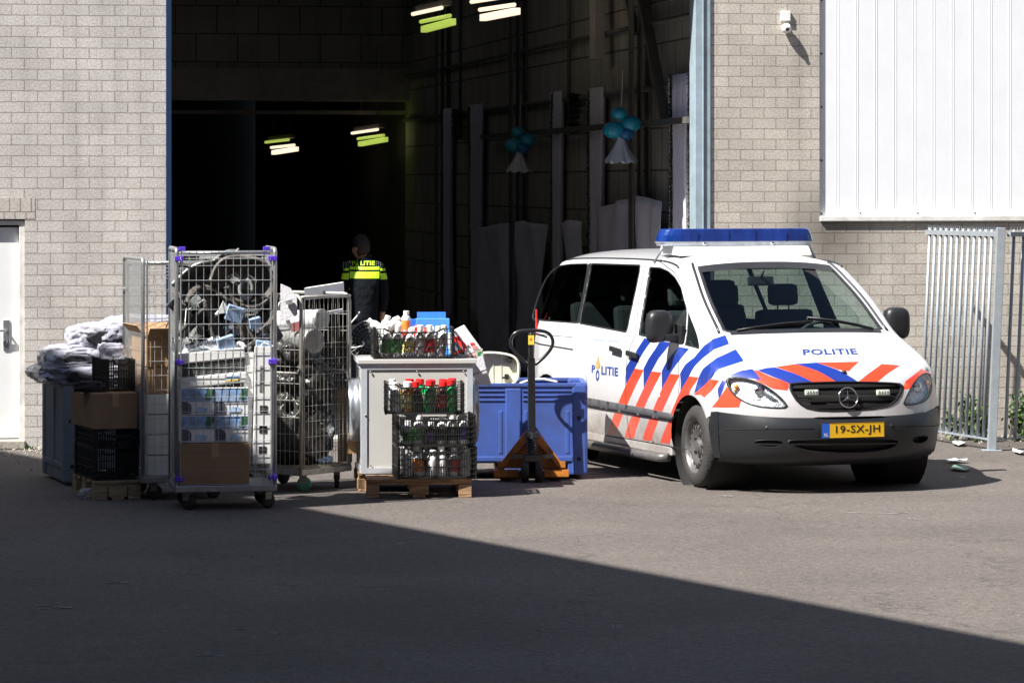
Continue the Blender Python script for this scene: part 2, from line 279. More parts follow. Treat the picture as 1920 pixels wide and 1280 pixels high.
# ---------------------------------------------------------------- builders
def bez(o): return o
class MB:
    def __init__(s): s.bm = bmesh.new(); s.mi = 0
    def _fin(s, vs, m=None, mi=None):
        if m is not None: bmesh.ops.transform(s.bm, matrix=m, verts=vs)
        return s
    def box(s, c, d, rot=(0, 0, 0), mi=0, bev=0):
        r = bmesh.ops.create_cube(s.bm, size=1); vs = r['verts']
        fs = set(f for v in vs for f in v.link_faces)
        for f in fs: f.material_index = mi
        for v in vs: v.co = Vector((v.co.x*d[0], v.co.y*d[1], v.co.z*d[2]))
        if bev:
            es = list(set(e for v in vs for e in v.link_edges))
            rr = bmesh.ops.bevel(s.bm, geom=es, offset=bev, segments=2, profile=.6, affect='EDGES')
            vs = list(set(v for f in rr['faces'] for v in f.verts) | set(v for v in vs if v.is_valid))
            for f in set(f for v in vs for f in v.link_faces): f.material_index = mi
        m = Matrix.Translation(c) @ Matrix.Rotation(rot[2], 4, 'Z') @ Matrix.Rotation(rot[1], 4, 'Y') @ Matrix.Rotation(rot[0], 4, 'X')
        return s._fin(vs, m)
    def bar(s, a, b, wd, ht, mi=0):                # rectangular bar from a to b
        a = Vector(a); b = Vector(b); d = b-a
        r = bmesh.ops.create_cube(s.bm, size=1); vs = r['verts']
        for f in set(f for v in vs for f in v.link_faces): f.material_index = mi
        for v in vs: v.co = Vector((v.co.x*wd, v.co.y*ht, v.co.z*d.length))
        up = 'Y'
        m = Matrix.Translation((a+b)/2) @ d.to_track_quat('Z', up).to_matrix().to_4x4()
        return s._fin(vs, m)
    def cyl(s, a, b, r, r2=None, seg=10, mi=0, caps=True):
        a = Vector(a); b = Vector(b); d = b-a
        q = bmesh.ops.create_cone(s.bm, cap_ends=caps, segments=seg, radius1=r, radius2=r if r2 is None else r2, depth=d.length); vs = q['verts']
        for f in set(f for v in vs for f in v.link_faces): f.material_index = mi; f.smooth = seg > 6
        m = Matrix.Translation((a+b)/2) @ d.to_track_quat('Z', 'Y').to_matrix().to_4x4()
        return s._fin(vs, m)
    def tube(s, pts, r, seg=8, closed=False, mi=0, flat=None):
        pts = [Vector(p) for p in pts]; n = len(pts); rings = []
        nrm = None
        for i, p in enumerate(pts):
            a = pts[(i-1) % n] if (closed or i > 0) else p; b = pts[(i+1) % n] if (closed or i < n-1) else p
            t = (b-a).normalized()
            if nrm is None: nrm = t.orthogonal().normalized() if flat is None else Vector(flat)
            nrm = (nrm - t*nrm.dot(t)); nrm = nrm.normalized() if nrm.length > 1e-6 else t.orthogonal().normalized()
            bn = t.cross(nrm); ra, rb = (r, r) if not isinstance(r, tuple) else r
            rings.append([s.bm.verts.new(p + nrm*math.cos(2*math.pi*k/seg)*ra + bn*math.sin(2*math.pi*k/seg)*rb) for k in range(seg)])
        m_ = n if closed else n-1
        for i in range(m_):
            A, B = rings[i], rings[(i+1) % n]
            for k in range(seg):
                f = s.bm.faces.new((A[k], A[(k+1) % seg], B[(k+1) % seg], B[k])); f.smooth = True; f.material_index = mi
        if not closed:
            for rg in (rings[0][::-1], rings[-1]):
                f = s.bm.faces.new(rg); f.material_index = mi
        return s
    def lathe(s, prof, m=None, seg=24, mi=0, smooth=True, caps=False):
        rings = [[s.bm.verts.new((r*math.cos(2*math.pi*k/seg), r*math.sin(2*math.pi*k/seg), z)) for k in range(seg)] for r, z in prof]
        for A, B in zip(rings, rings[1:]):
            for k in range(seg):
                f = s.bm.faces.new((A[k], A[(k+1) % seg], B[(k+1) % seg], B[k])); f.smooth = smooth; f.material_index = mi
        for rg, z in ((rings[0][::-1], 0), (rings[-1], 1)):
            if caps and (rg[0].co.xy).length > 1e-4:
                f = s.bm.faces.new(rg); f.material_index = mi
        vs = [v for rg in rings for v in rg]
        return s._fin(vs, m)
    def sphere(s, c, r, mi=0, sc=(1, 1, 1), sub=3, rot=0):
        q = bmesh.ops.create_icosphere(s.bm, subdivisions=sub, radius=r); vs = q['verts']
        for f in set(f for v in vs for f in v.link_faces): f.material_index = mi; f.smooth = True
        return s._fin(vs, Matrix.Translation(c) @ Matrix.Rotation(rot, 4, 'Z') @ Matrix.Diagonal((*sc, 1)))
    def prism(s, pts, ax, lo, hi, mi=0):          # polygon in the plane across axis ax, from lo to hi
        def mk(p, h):
            if ax == 'y': return (p[0], h, p[1])
            if ax == 'x': return (h, p[0], p[1])
            return (p[0], p[1], h)
        A = [s.bm.verts.new(mk(p, lo)) for p in pts]; B = [s.bm.verts.new(mk(p, hi)) for p in pts]; n = len(pts)
        fs = [s.bm.faces.new(A[::-1]), s.bm.faces.new(B)]
        for k in range(n): fs.append(s.bm.faces.new((A[k], A[(k+1) % n], B[(k+1) % n], B[k])))
        for f in fs: f.material_index = mi
        bmesh.ops.recalc_face_normals(s.bm, faces=fs)
        return s
    def quad(s, a, b, c, d, mi=0):
        f = s.bm.faces.new([s.bm.verts.new(p) for p in (a, b, c, d)]); f.material_index = mi; return s
    def build(s, name, mats, parent=None, bevel=0, smooth=False):
        me = bpy.data.meshes.new(name); s.bm.to_mesh(me); s.bm.free()
        if not isinstance(mats, (list, tuple)): mats = [mats]
        for m in mats: me.materials.append(m)
        if smooth:
            for p in me.polygons: p.use_smooth = True
        o = bpy.data.objects.new(name, me); COL.objects.link(o)
        if parent: o.parent = parent
        if bevel:
            b = o.modifiers.new('bevel', 'BEVEL'); b.width = bevel; b.segments = 2; b.limit_method = 'ANGLE'
        return o

def tag(o, label=None, cat=None, group=None, kind=None):
    if label: o['label'] = label
    if cat: o['category'] = cat
    if group: o['group'] = group
    if kind: o['kind'] = kind
    return o
def thing(name, label, cat, loc=(0, 0, 0), rz=0, group=None, rot=None):
    o = bpy.data.objects.new(name, None); COL.objects.link(o); o.location = loc
    o.rotation_euler = rot if rot else (0, 0, rz); o.empty_display_size = .2
    return tag(o, label, cat, group)
def kids(o): return [c for c in bpy.data.objects if c.parent == o]
KID = {}
def copy_tree(o, parent=None):
    c = o.copy(); COL.objects.link(c); c.parent = parent
    for ch in kids(o): copy_tree(ch, c)
    return c
def text_mesh(body, bold=0):
    cu = bpy.data.curves.new('t', 'FONT'); cu.body = body; cu.resolution_u = 3; cu.offset = bold; cu.space_character = 1.08
    ob = bpy.data.objects.new('t', cu); COL.objects.link(ob); bpy.context.view_layer.update()
    dg = bpy.context.evaluated_depsgraph_get(); me = bpy.data.meshes.new_from_object(ob.evaluated_get(dg))
    COL.objects.unlink(ob); bpy.data.objects.remove(ob)
    return me
def put_text(body, name, m, parent, fn, bold=0, thick=None):
    """fn maps (u,v) of the text box, u 0..1 along it and v 0..1 up it, to a 3D point"""
    me = text_mesh(body, bold); co = np.array([v.co[:2] for v in me.vertices]); lo = co.min(0); hi = co.max(0)
    bm = bmesh.new(); bm.from_mesh(me); bmesh.ops.triangulate(bm, faces=bm.faces[:])
    for _ in range(2):
        es = [e for e in bm.edges if e.calc_length() > .35]
        if es: bmesh.ops.subdivide_edges(bm, edges=es, cuts=1)
    for v in bm.verts:
        v.co = fn((v.co.x-lo[0])/(hi[0]-lo[0]), (v.co.y-lo[1])/(hi[1]-lo[1]))
    me2 = bpy.data.meshes.new(name); bm.to_mesh(me2); bm.free(); me2.materials.append(m)
    o = bpy.data.objects.new(name, me2); COL.objects.link(o); o.parent = parent; return o
def crumple(mb, c, sz, seed, amp=.25, freq=3, sub=4, mi=0, floor=None, ridge=True):
    q = bmesh.ops.create_icosphere(mb.bm, subdivisions=sub, radius=1); vs = q['verts']; off = Vector((seed*3.7, seed*1.3, seed*7.1))
    for v in vs:
        d = v.co.normalized(); k = Vector([math.copysign(abs(x)**.7, x) for x in d])
        nn = noise.fractal(d*freq+off, 1, 2, 4)
        if ridge: nn = (1-abs(noise.noise(d*freq+off))*2.2) * .6 + (1-abs(noise.noise(d*freq*2.7+off))*2)*.35 - .5 + nn*.3
        v.co = Vector((k.x*sz[0], k.y*sz[1], k.z*sz[2]))*(1+amp*nn) + Vector(c)
        if floor is not None and v.co.z < floor: v.co.z = floor
    for f in set(f for v in vs for f in v.link_faces): f.material_index = mi; f.smooth = True
    return mb
# ================================================================ SETTING
m = MB()
m.quad((-60, -20, 0), (60, -20, 0), (60, 90, 0), (-60, 90, 0)); g = m.build('yard_ground', M['asphalt']); tag(g, kind='structure')

BR = R(9.8); BU = Vector((math.cos(BR), math.sin(BR), 0)); BV = Vector((-math.sin(BR), math.cos(BR), 0)); BO = Vector((-4.3, 31.25, 0))
def bw(u, d, z=0): return BO+BU*u+BV*d+Vector((0, 0, z))
def u_of(px, d=0):
    k = (px-960)/FPX; O = BO+BV*d; return (k*O.y-O.x)/(BU.x-k*BU.y)
ware = thing('warehouse', 'warehouse with pale brick walls, an open hall doorway and white steel cladding', 'building', BO, BR)
TOP = 7.2
U0, U1, U2, U3 = -.09, 1.178, 6.24, 7.29
ZD = 2.06
# left brick wall, with the recess for the door
m = MB()
m.box(((U0+U1)/2, .15, TOP/2), (U1-U0, .30, TOP)); m.box((-1.09-4, .15, TOP/2), (8, .30, TOP))
m.box((-.59, .15, (TOP+ZD)/2), (1.0, .30, TOP-ZD))
m.build('brick_wall', M['brick'], ware)
m = MB()   # soldier course over the door
m.box((-.50, -.0015, ZD+.10), (1.0, .003, .19)); lint = m.build('door_lintel', brick_mat('soldier course brick', (.56, .52, .485), (.505, .47, .44), (.30, .255, .23), .0975, .25, .006, (.03, .12)), ware)
m = MB(); m.box((-.115, .06, 1.06), (.05, .08, 1.98)); m.box((-1.065, .06, 1.06), (.05, .08, 1.98)); m.box((-.59, .06, 2.03), (.9, .08, .04)); fr = m.build('door_frame', M['trim'], ware, .004)
m = MB(); m.box((-.59, .09, 1.04), (.895, .045, 1.90)); dr = m.build('door', M['door'], ware, .003)
m = MB(); m.box((-.255, .062, 1.02), (.055, .012, .27), bev=.004); m.cyl((-.255, .06, 1.06), (-.255, .015, 1.06), .010); m.cyl((-.255, .015, 1.06), (-.37, .015, 1.06), .011); m.cyl((-.255, .058, .96), (-.255, .04, .96), .014)
m.build('door_handle', M['galv'], dr)
m = MB(); m.box((-.59, .02, .04), (1.0, .30, .08)); m.build('door_sill', M['concrete'], ware, .01)
# lintel over the hall doorway and its steel jambs
m = MB(); m.box(((U1+U2)/2, .15, (4.16+TOP)/2), (U2-U1, .30, TOP-4.16)); m.build('doorway_lintel', M['brick'], ware)
m = MB(); m.box((U1+.026, .16, 2.075), (.05, .34, 4.15)); m.build('door_jamb', M['shaded_blue_steel'], ware, .004)
m = MB(); m.box((U2-.075, .10, 2.075), (.15, .24, 4.15)); m.box((U2-.075, -.030, 2.075), (.012, .016, 4.15)); m.build('door_jamb', M['blue_steel'], ware, .006)
# brick pier and low wall under the cladding
m = MB(); m.box(((U2+U3)/2, .15, TOP/2), (U3-U2-.004, .30, TOP)); m.box((U3+5-.002, .15, 1.02), (10, .30, 2.04)); m.build('brick_pier', M['brick_right'], ware)
m = MB()
n_ = 0; x = U3
m.box((U3+5, .075, (2.05+TOP)/2), (10, .09, TOP-2.05))
x = U3+.187*.9
while x < U3+6:
    m.box((x, .029, (2.05+TOP)/2), (.008, .003, TOP-2.06)); m.box((x+.022, .0295, (2.05+TOP)/2), (.006, .004, TOP-2.06)); x += .1870
m.build('steel_cladding', M['cladding'], ware, .003)
m = MB(); m.box((U3+5, .045, 2.055), (10.0, .15, .05), bev=.006); m.build('cladding_sill', M['trim'], ware)
for x, z in [(U3+.40+k*.56, 2.105) for k in range(4)]+[(U3+.025, z) for z in (2.1, 2.6, 3.1, 3.6, 4.1)]:
    m = MB(); m.sphere((x, .024, z), .010, sub=1); m.build('cladding_screw', M['rust'], ware)
# hall inside
m = MB(); m.box((U2+.10, 10.3, 3.0), (.20, 20, 6.0)); m.build('hall_side_wall', M['block'], ware)
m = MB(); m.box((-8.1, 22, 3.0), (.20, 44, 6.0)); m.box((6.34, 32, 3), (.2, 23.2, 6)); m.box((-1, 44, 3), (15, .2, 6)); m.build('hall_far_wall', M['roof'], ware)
m = MB(); m.box((-1, 20.3, 5.1), (14.4, .25, 2.0)); m.build('hall_cross_wall', M['block'], ware)
m = MB(); m.box((-.9, 20.1, 3.86), (14.3, .5, .48)); m.box((-.9, 20.16, 3.45), (14.3, .05, .06)); m.build('concrete_beam', M['concrete'], ware)
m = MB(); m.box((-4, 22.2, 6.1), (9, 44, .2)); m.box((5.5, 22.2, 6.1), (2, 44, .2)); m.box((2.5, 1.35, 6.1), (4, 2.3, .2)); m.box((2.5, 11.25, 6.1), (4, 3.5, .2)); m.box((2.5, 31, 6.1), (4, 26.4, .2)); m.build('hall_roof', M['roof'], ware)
for y0, y1 in ((2.5, 9.5), (13.0, 17.8)): m = MB(); m.quad((.5, y0, 6.12), (4.5, y0, 6.12), (4.5, y1, 6.12), (.5, y1, 6.12)); m.build('added_fill_panel', M['added_fill_panel'], ware)  # translucent panels added out of view to brighten the hall
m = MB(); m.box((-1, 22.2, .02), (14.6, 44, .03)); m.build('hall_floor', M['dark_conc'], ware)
# steel, pipes and braces along the hall side wall
def d_of(px, off=0.):
    u = U2-.0-off; k = (px-960)/FPX; O = BO+BU*u; return (O.x-k*O.y)/(-BV.x+k*BV.y)
for px in (1200, 972, 830):
    d = d_of(px, .1); m = MB(); m.box((U2-.10, d, 3), (.02, .18, 6)); m.box((U2-.02, d, 3), (.018, .20, 6)); m.box((U2-.19, d, 3), (.018, .20, 6)); m.build('steel_post', M['dark_steel'], ware)
m = MB(); d = d_of(1245, .12); d2 = d_of(1200, .12)
m.bar((U2-.12, d-.1, 2.95), (U2-.12, d2+.2, 4.6), .10, .06); m.bar((U2-.12, d2+.2, 3.9), (U2-.12, d2+1.1, 4.8), .08, .05); m.build('steel_brace', M['dark_steel'], ware)
m = MB(); m.cyl((U2-.06, .4, 3.98), (U2-.06, 20, 3.98), .025); m.cyl((U2-.06, .4, 3.33), (U2-.06, 20, 3.33), .03)
for px in (870, 1075): m.cyl((U2-.05, d_of(px), 3.0), (U2-.05, d_of(px), 6), .022)
m.build('wall_pipe', M['dark_steel'], ware)
m = MB(); d = d_of(1113, .2); m.box((U2-.16, d, 4.25), (.12, .28, 1.1), bev=.02); m.build('wall_duct', M['concrete'], ware)
m = MB(); m.box((U2-.16, 6.2, 2.98), (.04, 12, .06)); m.build('curtain_rail', M['dark_steel'], ware)

# neighbouring building that throws the big shadow (left of the view, behind the photographer's left shoulder)
A = Vector((-1.443, 25.36)); B = Vector((2.66, 17.99)); Hn = 10.0
dv = (B-A).normalized(); o2 = Vector((SUNV.x, SUNV.y))*Hn
P = lambda t: A+dv*t-o2
t0 = (10.6-(A.y-o2.y))/dv.y; t1 = (30.5-(A.y-o2.y))/dv.y
a0, a1 = P(t0), P(t1); nrm = Vector((dv.y, -dv.x)); nrm = nrm if nrm.x < 0 else -nrm
pts = [a0, a1, a1+nrm*14, a0+nrm*14]
nb = thing('neighbouring_building', 'tall brick building left of the yard that shades the foreground', 'building', (0, 0, 0))
m = MB(); m.prism([(p.x, p.y) for p in pts], 'z', 0, Hn-.3); m.build('wall', M['brick'], nb)
m = MB(); m.prism([(p.x, p.y) for p in pts], 'z', Hn-.298, Hn); m.build('roof', M['trim'], nb)

# unseen blocks added to cut down sky light, behind the photographer and far to the right
for nm, lb_, c_, d_ in (('rear_sky_block', 'unseen dark brick block added behind the photographer to cut sky light', (6, -14, 9), (60, 8, 18)), ('side_sky_block', 'unseen dark brick block added on the right to cut sky light', (18, 8, 8), (8, 36, 16))):
    t = thing(nm, lb_, 'building', (c_[0], c_[1], 0)); m = MB(); m.box((0, 0, c_[2]), d_); m.build('wall', brick_mat('dark brick', (.12, .08, .06), (.09, .06, .05), (.07, .06, .05), .22, .07, .008), t)
    m = MB(); m.box((0, 0, d_[2]+.06), (d_[0]+.2, d_[1]+.2, .12)); m.build('roof', M['dark_steel'], t)

# worn marks and stray scraps on the asphalt
def gp(px, py):
    Y = FPX*CAMH/(py-HORY); return Vector(((px-960)*Y/FPX, Y, 0))
def scrap(px, py, wpx, hpx, mt, label, name='paper_scrap', cat='litter', seed=0, lift=.004):
    random.seed(seed); c = gp(px, py); sx = wpx*c.y/FPX; a = abs((gp(px, py-hpx/2)-gp(px, py+hpx/2)).y)
    m = MB(); n = 9; vs = []
    for k in range(n):
        t = 2*math.pi*k/n; r = random.uniform(.55, 1)
        vs.append(m.bm.verts.new((math.cos(t)*sx/2*r, math.sin(t)*a/2*r, random.uniform(.006, .03) if lift > .005 else .004)))
    cc = m.bm.verts.new((0, 0, .02 if lift > .005 else .0042))
    for k in range(n): m.bm.faces.new((cc, vs[k], vs[(k+1) % n]))
    o = m.build(name, mt); o.location = (c.x, c.y, lift); tag(o, label, cat); return o
scrap(1798, 834, 34, 10, M['litter'], 'crumpled white paper scrap at the foot of the barred fence', lift=.012, seed=1)
scrap(1792, 867, 46, 5, M['litter'], 'thin white strip of litter at the far edge of the van shadow', lift=.008, seed=2)
scrap(1800, 880, 44, 12, M['litter_g'], 'flat pale green paper lying in the van shadow', lift=.006, seed=3)
scrap(1912, 851, 26, 9, M['litter'], 'white scrap at the right edge beneath the fence', lift=.012, seed=4)
mk = M['litter']
marks = [(1372, 930, 40, 4), (1625, 962, 110, 3), (1720, 973, 34, 3), (222, 1091, 60, 5), (95, 1138, 60, 8), (400, 1225, 60, 14), (1150, 1173, 30, 4), (515, 1186, 16, 4), (1340, 1102, 22, 3), (455, 1178, 20, 3), (750, 1019, 14, 2), (345, 1104, 10, 2)]
m = MB(); random.seed(4)
for (px, py, wp, hp) in marks:
    for q in range(5):
        c = gp(px+random.uniform(-.5, .5)*wp, py+random.uniform(-.4, .4)*hp); sx = wp*c.y/FPX*random.uniform(.1, .35); sy = .02*random.uniform(.6, 2)
        n = 8; vs = [m.bm.verts.new((c.x+math.cos(6.283*k/n)*sx*random.uniform(.3, 1), c.y+math.sin(6.283*k/n)*sy*random.uniform(.4, 1), .004)) for k in range(n)]
        m.bm.faces.new(vs)
tag(m.build('worn_road_marking', mat('worn paint', (.24, .23, .22), .9, 0, .3, 30)), kind='structure')
# scattered grit near the wall foot
m = MB(); random.seed(9)
for k in range(260):
    u = random.choice([random.uniform(-.6, .1), random.uniform(7.6, 9.8)]); p = bw(u, -random.expovariate(3)-.02)
    m.sphere((p.x, p.y, .004), random.uniform(.004, .013), sub=1)
tag(m.build('grit', M['concrete']), 'loose grit along the foot of the brick wall', 'grit', kind='stuff')
m = MB(); random.seed(3)
for k in range(700):
    p = bw(random.uniform(-.8, .0), -abs(random.gauss(.04, .05))-.01); a = random.uniform(0, 6.28); h = random.uniform(.01, .035)
    m.bm.faces.new([m.bm.verts.new(q) for q in ((p.x-.006*math.cos(a), p.y-.006*math.sin(a), 0), (p.x+.006*math.cos(a), p.y+.006*math.sin(a), 0), (p.x+random.uniform(-.01, .01), p.y, h))])
tag(m.build('moss', M['moss']), 'moss and grass growing under the white door', 'moss', kind='stuff')

# security camera on the pier
k = (1472-960)/FPX; uc = u_of(1472); P0 = bw(uc, 0)
zc = lambda py: CAMH-(py-HORY)*P0.y/FPX
sc_ = thing('security_camera', 'small white dome security camera with junction box on the brick pier', 'camera', bw(uc, 0, zc(45)), BR)
m = MB(); m.box((0, -.016, zc(31)-zc(45)), (.098, .03, .096), bev=.010); m.build('junction_box', M['white_pl'], sc_)
m = MB(); m.cyl((0, -.01, zc(50)-zc(45)), (0, -.03, zc(54)-zc(45)), .03); m.sphere((0, -.052, zc(54)-zc(45)), .047); m.build('dome', M['white_pl'], sc_)
m = MB(); m.lathe([(0, -.004), (.017, -.002), (.017, .006), (0, .009)], Matrix.Translation((-.004, -.098, zc(56)-zc(45))) @ Matrix.Rotation(R(90), 4, 'X')); m.build('lens', M['slot'], sc_)

# ---------------------------------------------------------------- barred fence
def fence(p0, p1, n, lean, label, skip_post=False, sag=0, h=1.97):
    p0 = Vector(p0); p1 = Vector(p1); d = p1-p0; f = thing('barred_fence', label, 'fence', (p0.x, p0.y, 0), 0, 'galvanised barred fence sections')
    L = Vector((lean, 0, 0))
    m = MB(); m.bar((0, 0, .10), Vector((d.x, d.y, .10+sag)), .05, .012); m.build('rail', M['fence'], f); m = MB(); m.bar(L*.95+Vector((0, 0, h-.04)), Vector((d.x, d.y, h-.04))+L*.95, .042, .042)
    m.build('rail', M['fence'], f)
    for k in range(n):
        t = (k+.5)/n; q = Vector((d.x*t, d.y*t, 0)); m = MB(); zb = .08+sag*t
        m.cyl(q+Vector((0, 0, zb))+L*.05, q+L+Vector((0, 0, h)), .0155, seg=8); m.build('bar', M['fence'], f)
    m = MB()
    for k in range(n*3):
        t = (k+.5)/(n*3); q = Vector((d.x*t, d.y*t, h-.005))+L; m.cyl(q, q+Vector((0, 0, .032)), .004, .001, seg=4)
    m.build('spike_strip', M['fence'], f)
    if not skip_post:
        m = MB(); m.bar(Vector((d.x, d.y, 0)), Vector((d.x, d.y, h+.02))+L, .075, .075); m.box((d.x, d.y, .006), (.17, .17, .012)); m.build('post', M['fence'], f, .005)
    return f
fence((3.80, 32.42), (4.28, 30.94), 13, .085, 'galvanised barred fence section running from the wall to the thick post')
fence((4.36, 30.98), (5.55, 32.0), 12, .085, 'galvanised barred fence section right of the thick post, cut by the picture edge', True, .04)

# weeds
def weed(c, h, r, seed, label, n=170):
    random.seed(seed); o = thing('weed', label, 'plant', c, 0, 'weeds along the wall behind the fence')
    ms = MB(); ml = MB(); stems = []
    for k in range(9):
        a = random.uniform(0, 6.28); tip = Vector((math.cos(a)*r*random.uniform(.3, 1), math.sin(a)*r*.5*random.uniform(.3, 1), h*random.uniform(.45, 1)))
        mid = tip*.5+Vector((0, 0, h*.12)); ms.tube([(0, 0, 0), mid, tip], .003, 4); stems.append((mid, tip))
    for k in range(n):
        mid, tip = random.choice(stems); t = random.random(); p = (mid*(1-t)+tip*t) if random.random() < .75 else mid*random.random(); p = p+Vector([random.gauss(0, .03) for _ in range(3)])
        d = Vector([random.gauss(0, 1) for _ in range(3)]).normalized(); s = d.orthogonal().normalized(); L = random.uniform(.025, .06); W = L*.33
        mi = random.random() < .4
        f = ml.bm.faces.new([ml.bm.verts.new(q) for q in (p, p+d*L*.5+s*W, p+d*L, p+d*L*.5-s*W)]); f.material_index = int(mi)
    ms.build('stem', M['leaf2'], o); ml.build('foliage', [M['leaf'], M['leaf2']], o)
weed(at(1818, 0, 32.35).xy.to_3d(), .52, .14, 1, 'tall leggy green weed behind the fence beside the thick post', 330)
weed(at(1795, 0, 32.2).xy.to_3d(), .28, .14, 2, 'low green weed behind the fence nearest the van', 200)
weed(at(1843, 0, 32.0).xy.to_3d(), .34, .14, 3, 'leafy weed just left of the thick fence post', 260)
weed(at(1912, 0, 32.1).xy.to_3d(), .46, .17, 4, 'dense leafy weed at the right edge of the picture', 520)

# ---------------------------------------------------------------- hall decorations
def hangz(px, py, off): d = d_of(px, off); P = bw(U2-off, d); return CAMH-(py-HORY)*P.y/FPX
drs = [(1278, 140, 560, 34, 'widest lilac drape, first from the doorway, between two tinsel strings'),
       (1122, 165, 700, 30, 'lilac drape beside the glittering tinsel, left of the near balloons'),
       (1048, 172, 700, 22, 'lilac drape halfway along the hall wall, right of the far balloons'),
       (897, 196, 600, 30, 'dim grey drape left of the far balloons'),
       (842, 204, 600, 22, 'dimmest narrow drape, furthest into the hall')]
def drape(px, y0, y1, wpx, label):
    d = max(.4, d_of(px, .06)); z0 = hangz(px, y0, .06); z1 = max(.25, hangz(px, y1, .06)); P = bw(U2-.06, d); Wd = wpx*P.y/FPX
    # hangs flat along the wall: width seen foreshortened; give it its own folds
    L = min(2.6, Wd/.11, 3.2*(d-.25)); nx, nz = 40, 14; m = MB(); grid = []
    for j in range(nz+1):
        t = j/nz; z = z0+(z1-z0)*t; pinch = 1-.30*math.sin(min(1, t*1.15)*math.pi)*.9
        grid.append([m.bm.verts.new(((-.05-.035*math.sin(i*1.35+t*.8))*1.0 - .22*0, (i/nx-.5)*L*.55*pinch, z)) for i in range(nx+1)])
    for j in range(nz):
        for i in range(nx):
            f = m.bm.faces.new((grid[j][i], grid[j][i+1], grid[j+1][i+1], grid[j+1][i])); f.smooth = True
    o = m.build('drape', M['drape']); o.location = bw(U2-.03, d); o.rotation_euler = (0, 0, BR)
    tag(o, label, 'drape', 'drapes hanging along the hall wall'); so = o.modifiers.new('s', 'SOLIDIFY'); so.thickness = .004
for a in drs: drape(*a)
def tinsel(px, y0, y1, label, n=1100, r=.034, mt=None):
    random.seed(int(px)); d = max(.3, d_of(px, .12)); z0 = hangz(px, y0, .12); z1 = max(.3, hangz(px, y1, .12)); m = MB()
    m.cyl((0, 0, z0), (0, 0, z1), .008, seg=5)
    for k in range(n):
        z = random.uniform(z1, z0); a = random.uniform(0, 6.28); rr = r*random.uniform(.5, 1); t = Vector((math.cos(a)*rr, math.sin(a)*rr, z+random.uniform(-.02, .02)))
        s = Vector((-math.sin(a), math.cos(a), random.uniform(-1, 1)))*.004
        m.bm.faces.new([m.bm.verts.new(q) for q in (Vector((0, 0, z))-s, Vector((0, 0, z))+s, t+s, t-s)])
    o = m.build('tinsel_garland', M['tinsel']); o.location = bw(U2-.12, d); tag(o, label, 'garland', 'tinsel garlands on the hall wall')
tinsel(1258, 140, 560, 'dark tinsel garland left of the widest lilac drape')
tinsel(1293, 136, 560, 'dark tinsel garland nearest the blue door jamb')
tinsel(1103, 168, 700, 'dark tinsel garland left of the drape beside the near balloons')
tinsel(1034, 176, 700, 'dark tinsel garland halfway along the hall wall')
tinsel(1078, 176, 250, 'short bushy tinsel garland between the two middle drapes', 600, .10)
tinsel(880, 200, 700, 'dim tinsel garland beside the fourth drape')
tinsel(860, 206, 262, 'short dim tinsel garland between the two furthest drapes', 400, .12)
def balloons(px, py, s, label):
    d = d_of(px, .45); P = bw(U2-.45, d); c = thing('balloon_cluster', label, 'balloons', (P.x, P.y, CAMH-(py-HORY)*P.y/FPX), 0, 'balloon clusters hung in the hall')
    for (x, z, r, mt) in ((-.07, -.03, .095, 'balloon'), (.10, .03, .09, 'balloon'), (-.02, .13, .07, 'balloon'), (.05, -.07, .07, 'balloon2')):
        m = MB(); m.sphere((x*s, random.uniform(-.03, .03), z*s), r*s, sc=(1.15, 1, .92)); m.cyl((x*s, 0, z*s-r*s*.95), (x*s, 0, z*s-r*s*1.1), .012, .004); m.build('balloon', M[mt], c)
    m = MB(); prof = []
    n = 40; rings = []
    for j in range(8):
        t = j/7; r = (.035+.12*t**1.4)*s; rings.append([m.bm.verts.new((math.cos(6.283*k/n)*r*(1+.12*math.sin(k*1.9)*t), math.sin(6.283*k/n)*r*(1+.12*math.sin(k*1.9)*t), (-.10-.25*t)*s+.015*math.sin(k*1.3)*t)) for k in range(n)])
    for j in range(7):
        for k in range(n): f = m.bm.faces.new((rings[j][k], rings[j][(k+1) % n], rings[j+1][(k+1) % n], rings[j+1][k])); f.smooth = True
    m.build('tulle_skirt', M['tulle'], c)
    m = MB(); m.cyl((0, 0, .12*s), (.02, 0, .55), .003, seg=4); m.build('ribbon', M['tulle'], c)
balloons(1164, 238, 1.0, 'turquoise balloons over a white tulle skirt, nearer the doorway')
balloons(974, 268, .95, 'dim blue balloons over a white tulle skirt, deeper in the hall')
# white sheeting lower on the wall
def sheeting(pxa, pxb, ytop, label, peak):
    da, db = d_of(pxa, .1), d_of(pxb, .1); m = MB(); nx, nz = 40, 24; rows = []
    for j in range(nz+1):
        rr = []
        for i in range(nx+1):
            t = i/nx; d = da+(db-da)*t; zt = hangz(pxa+(pxb-pxa)*t, ytop+peak*abs(t-.35), .1); z = .15+(zt-.15)*j/nz
            rr.append(m.bm.verts.new((-.05-.03*noise.noise(Vector((d*2.2, z*1.2, 3)))*3, d, z)))
        rows.append(rr)
    for j in range(nz):
        for i in range(nx): f = m.bm.faces.new((rows[j][i], rows[j+1][i], rows[j+1][i+1], rows[j][i+1])); f.smooth = True
    o = m.build('wall_sheeting', M['sheet']); o.location = bw(U2-.1, 0); o.rotation_euler = (0, 0, BR); tag(o, label, 'sheeting', 'sheeting pinned low on the hall wall'); q = o.modifiers.new('s', 'SOLIDIFY'); q.thickness = .003
sheeting(1252, 1128, 366, 'pale sheeting with a peaked top under the near balloons', 40)
sheeting(1095, 1062, 412, 'dim sheeting strip between the two middle drapes', 10)
sheeting(1030, 905, 414, 'dark wide sheeting under the far balloons', 20)
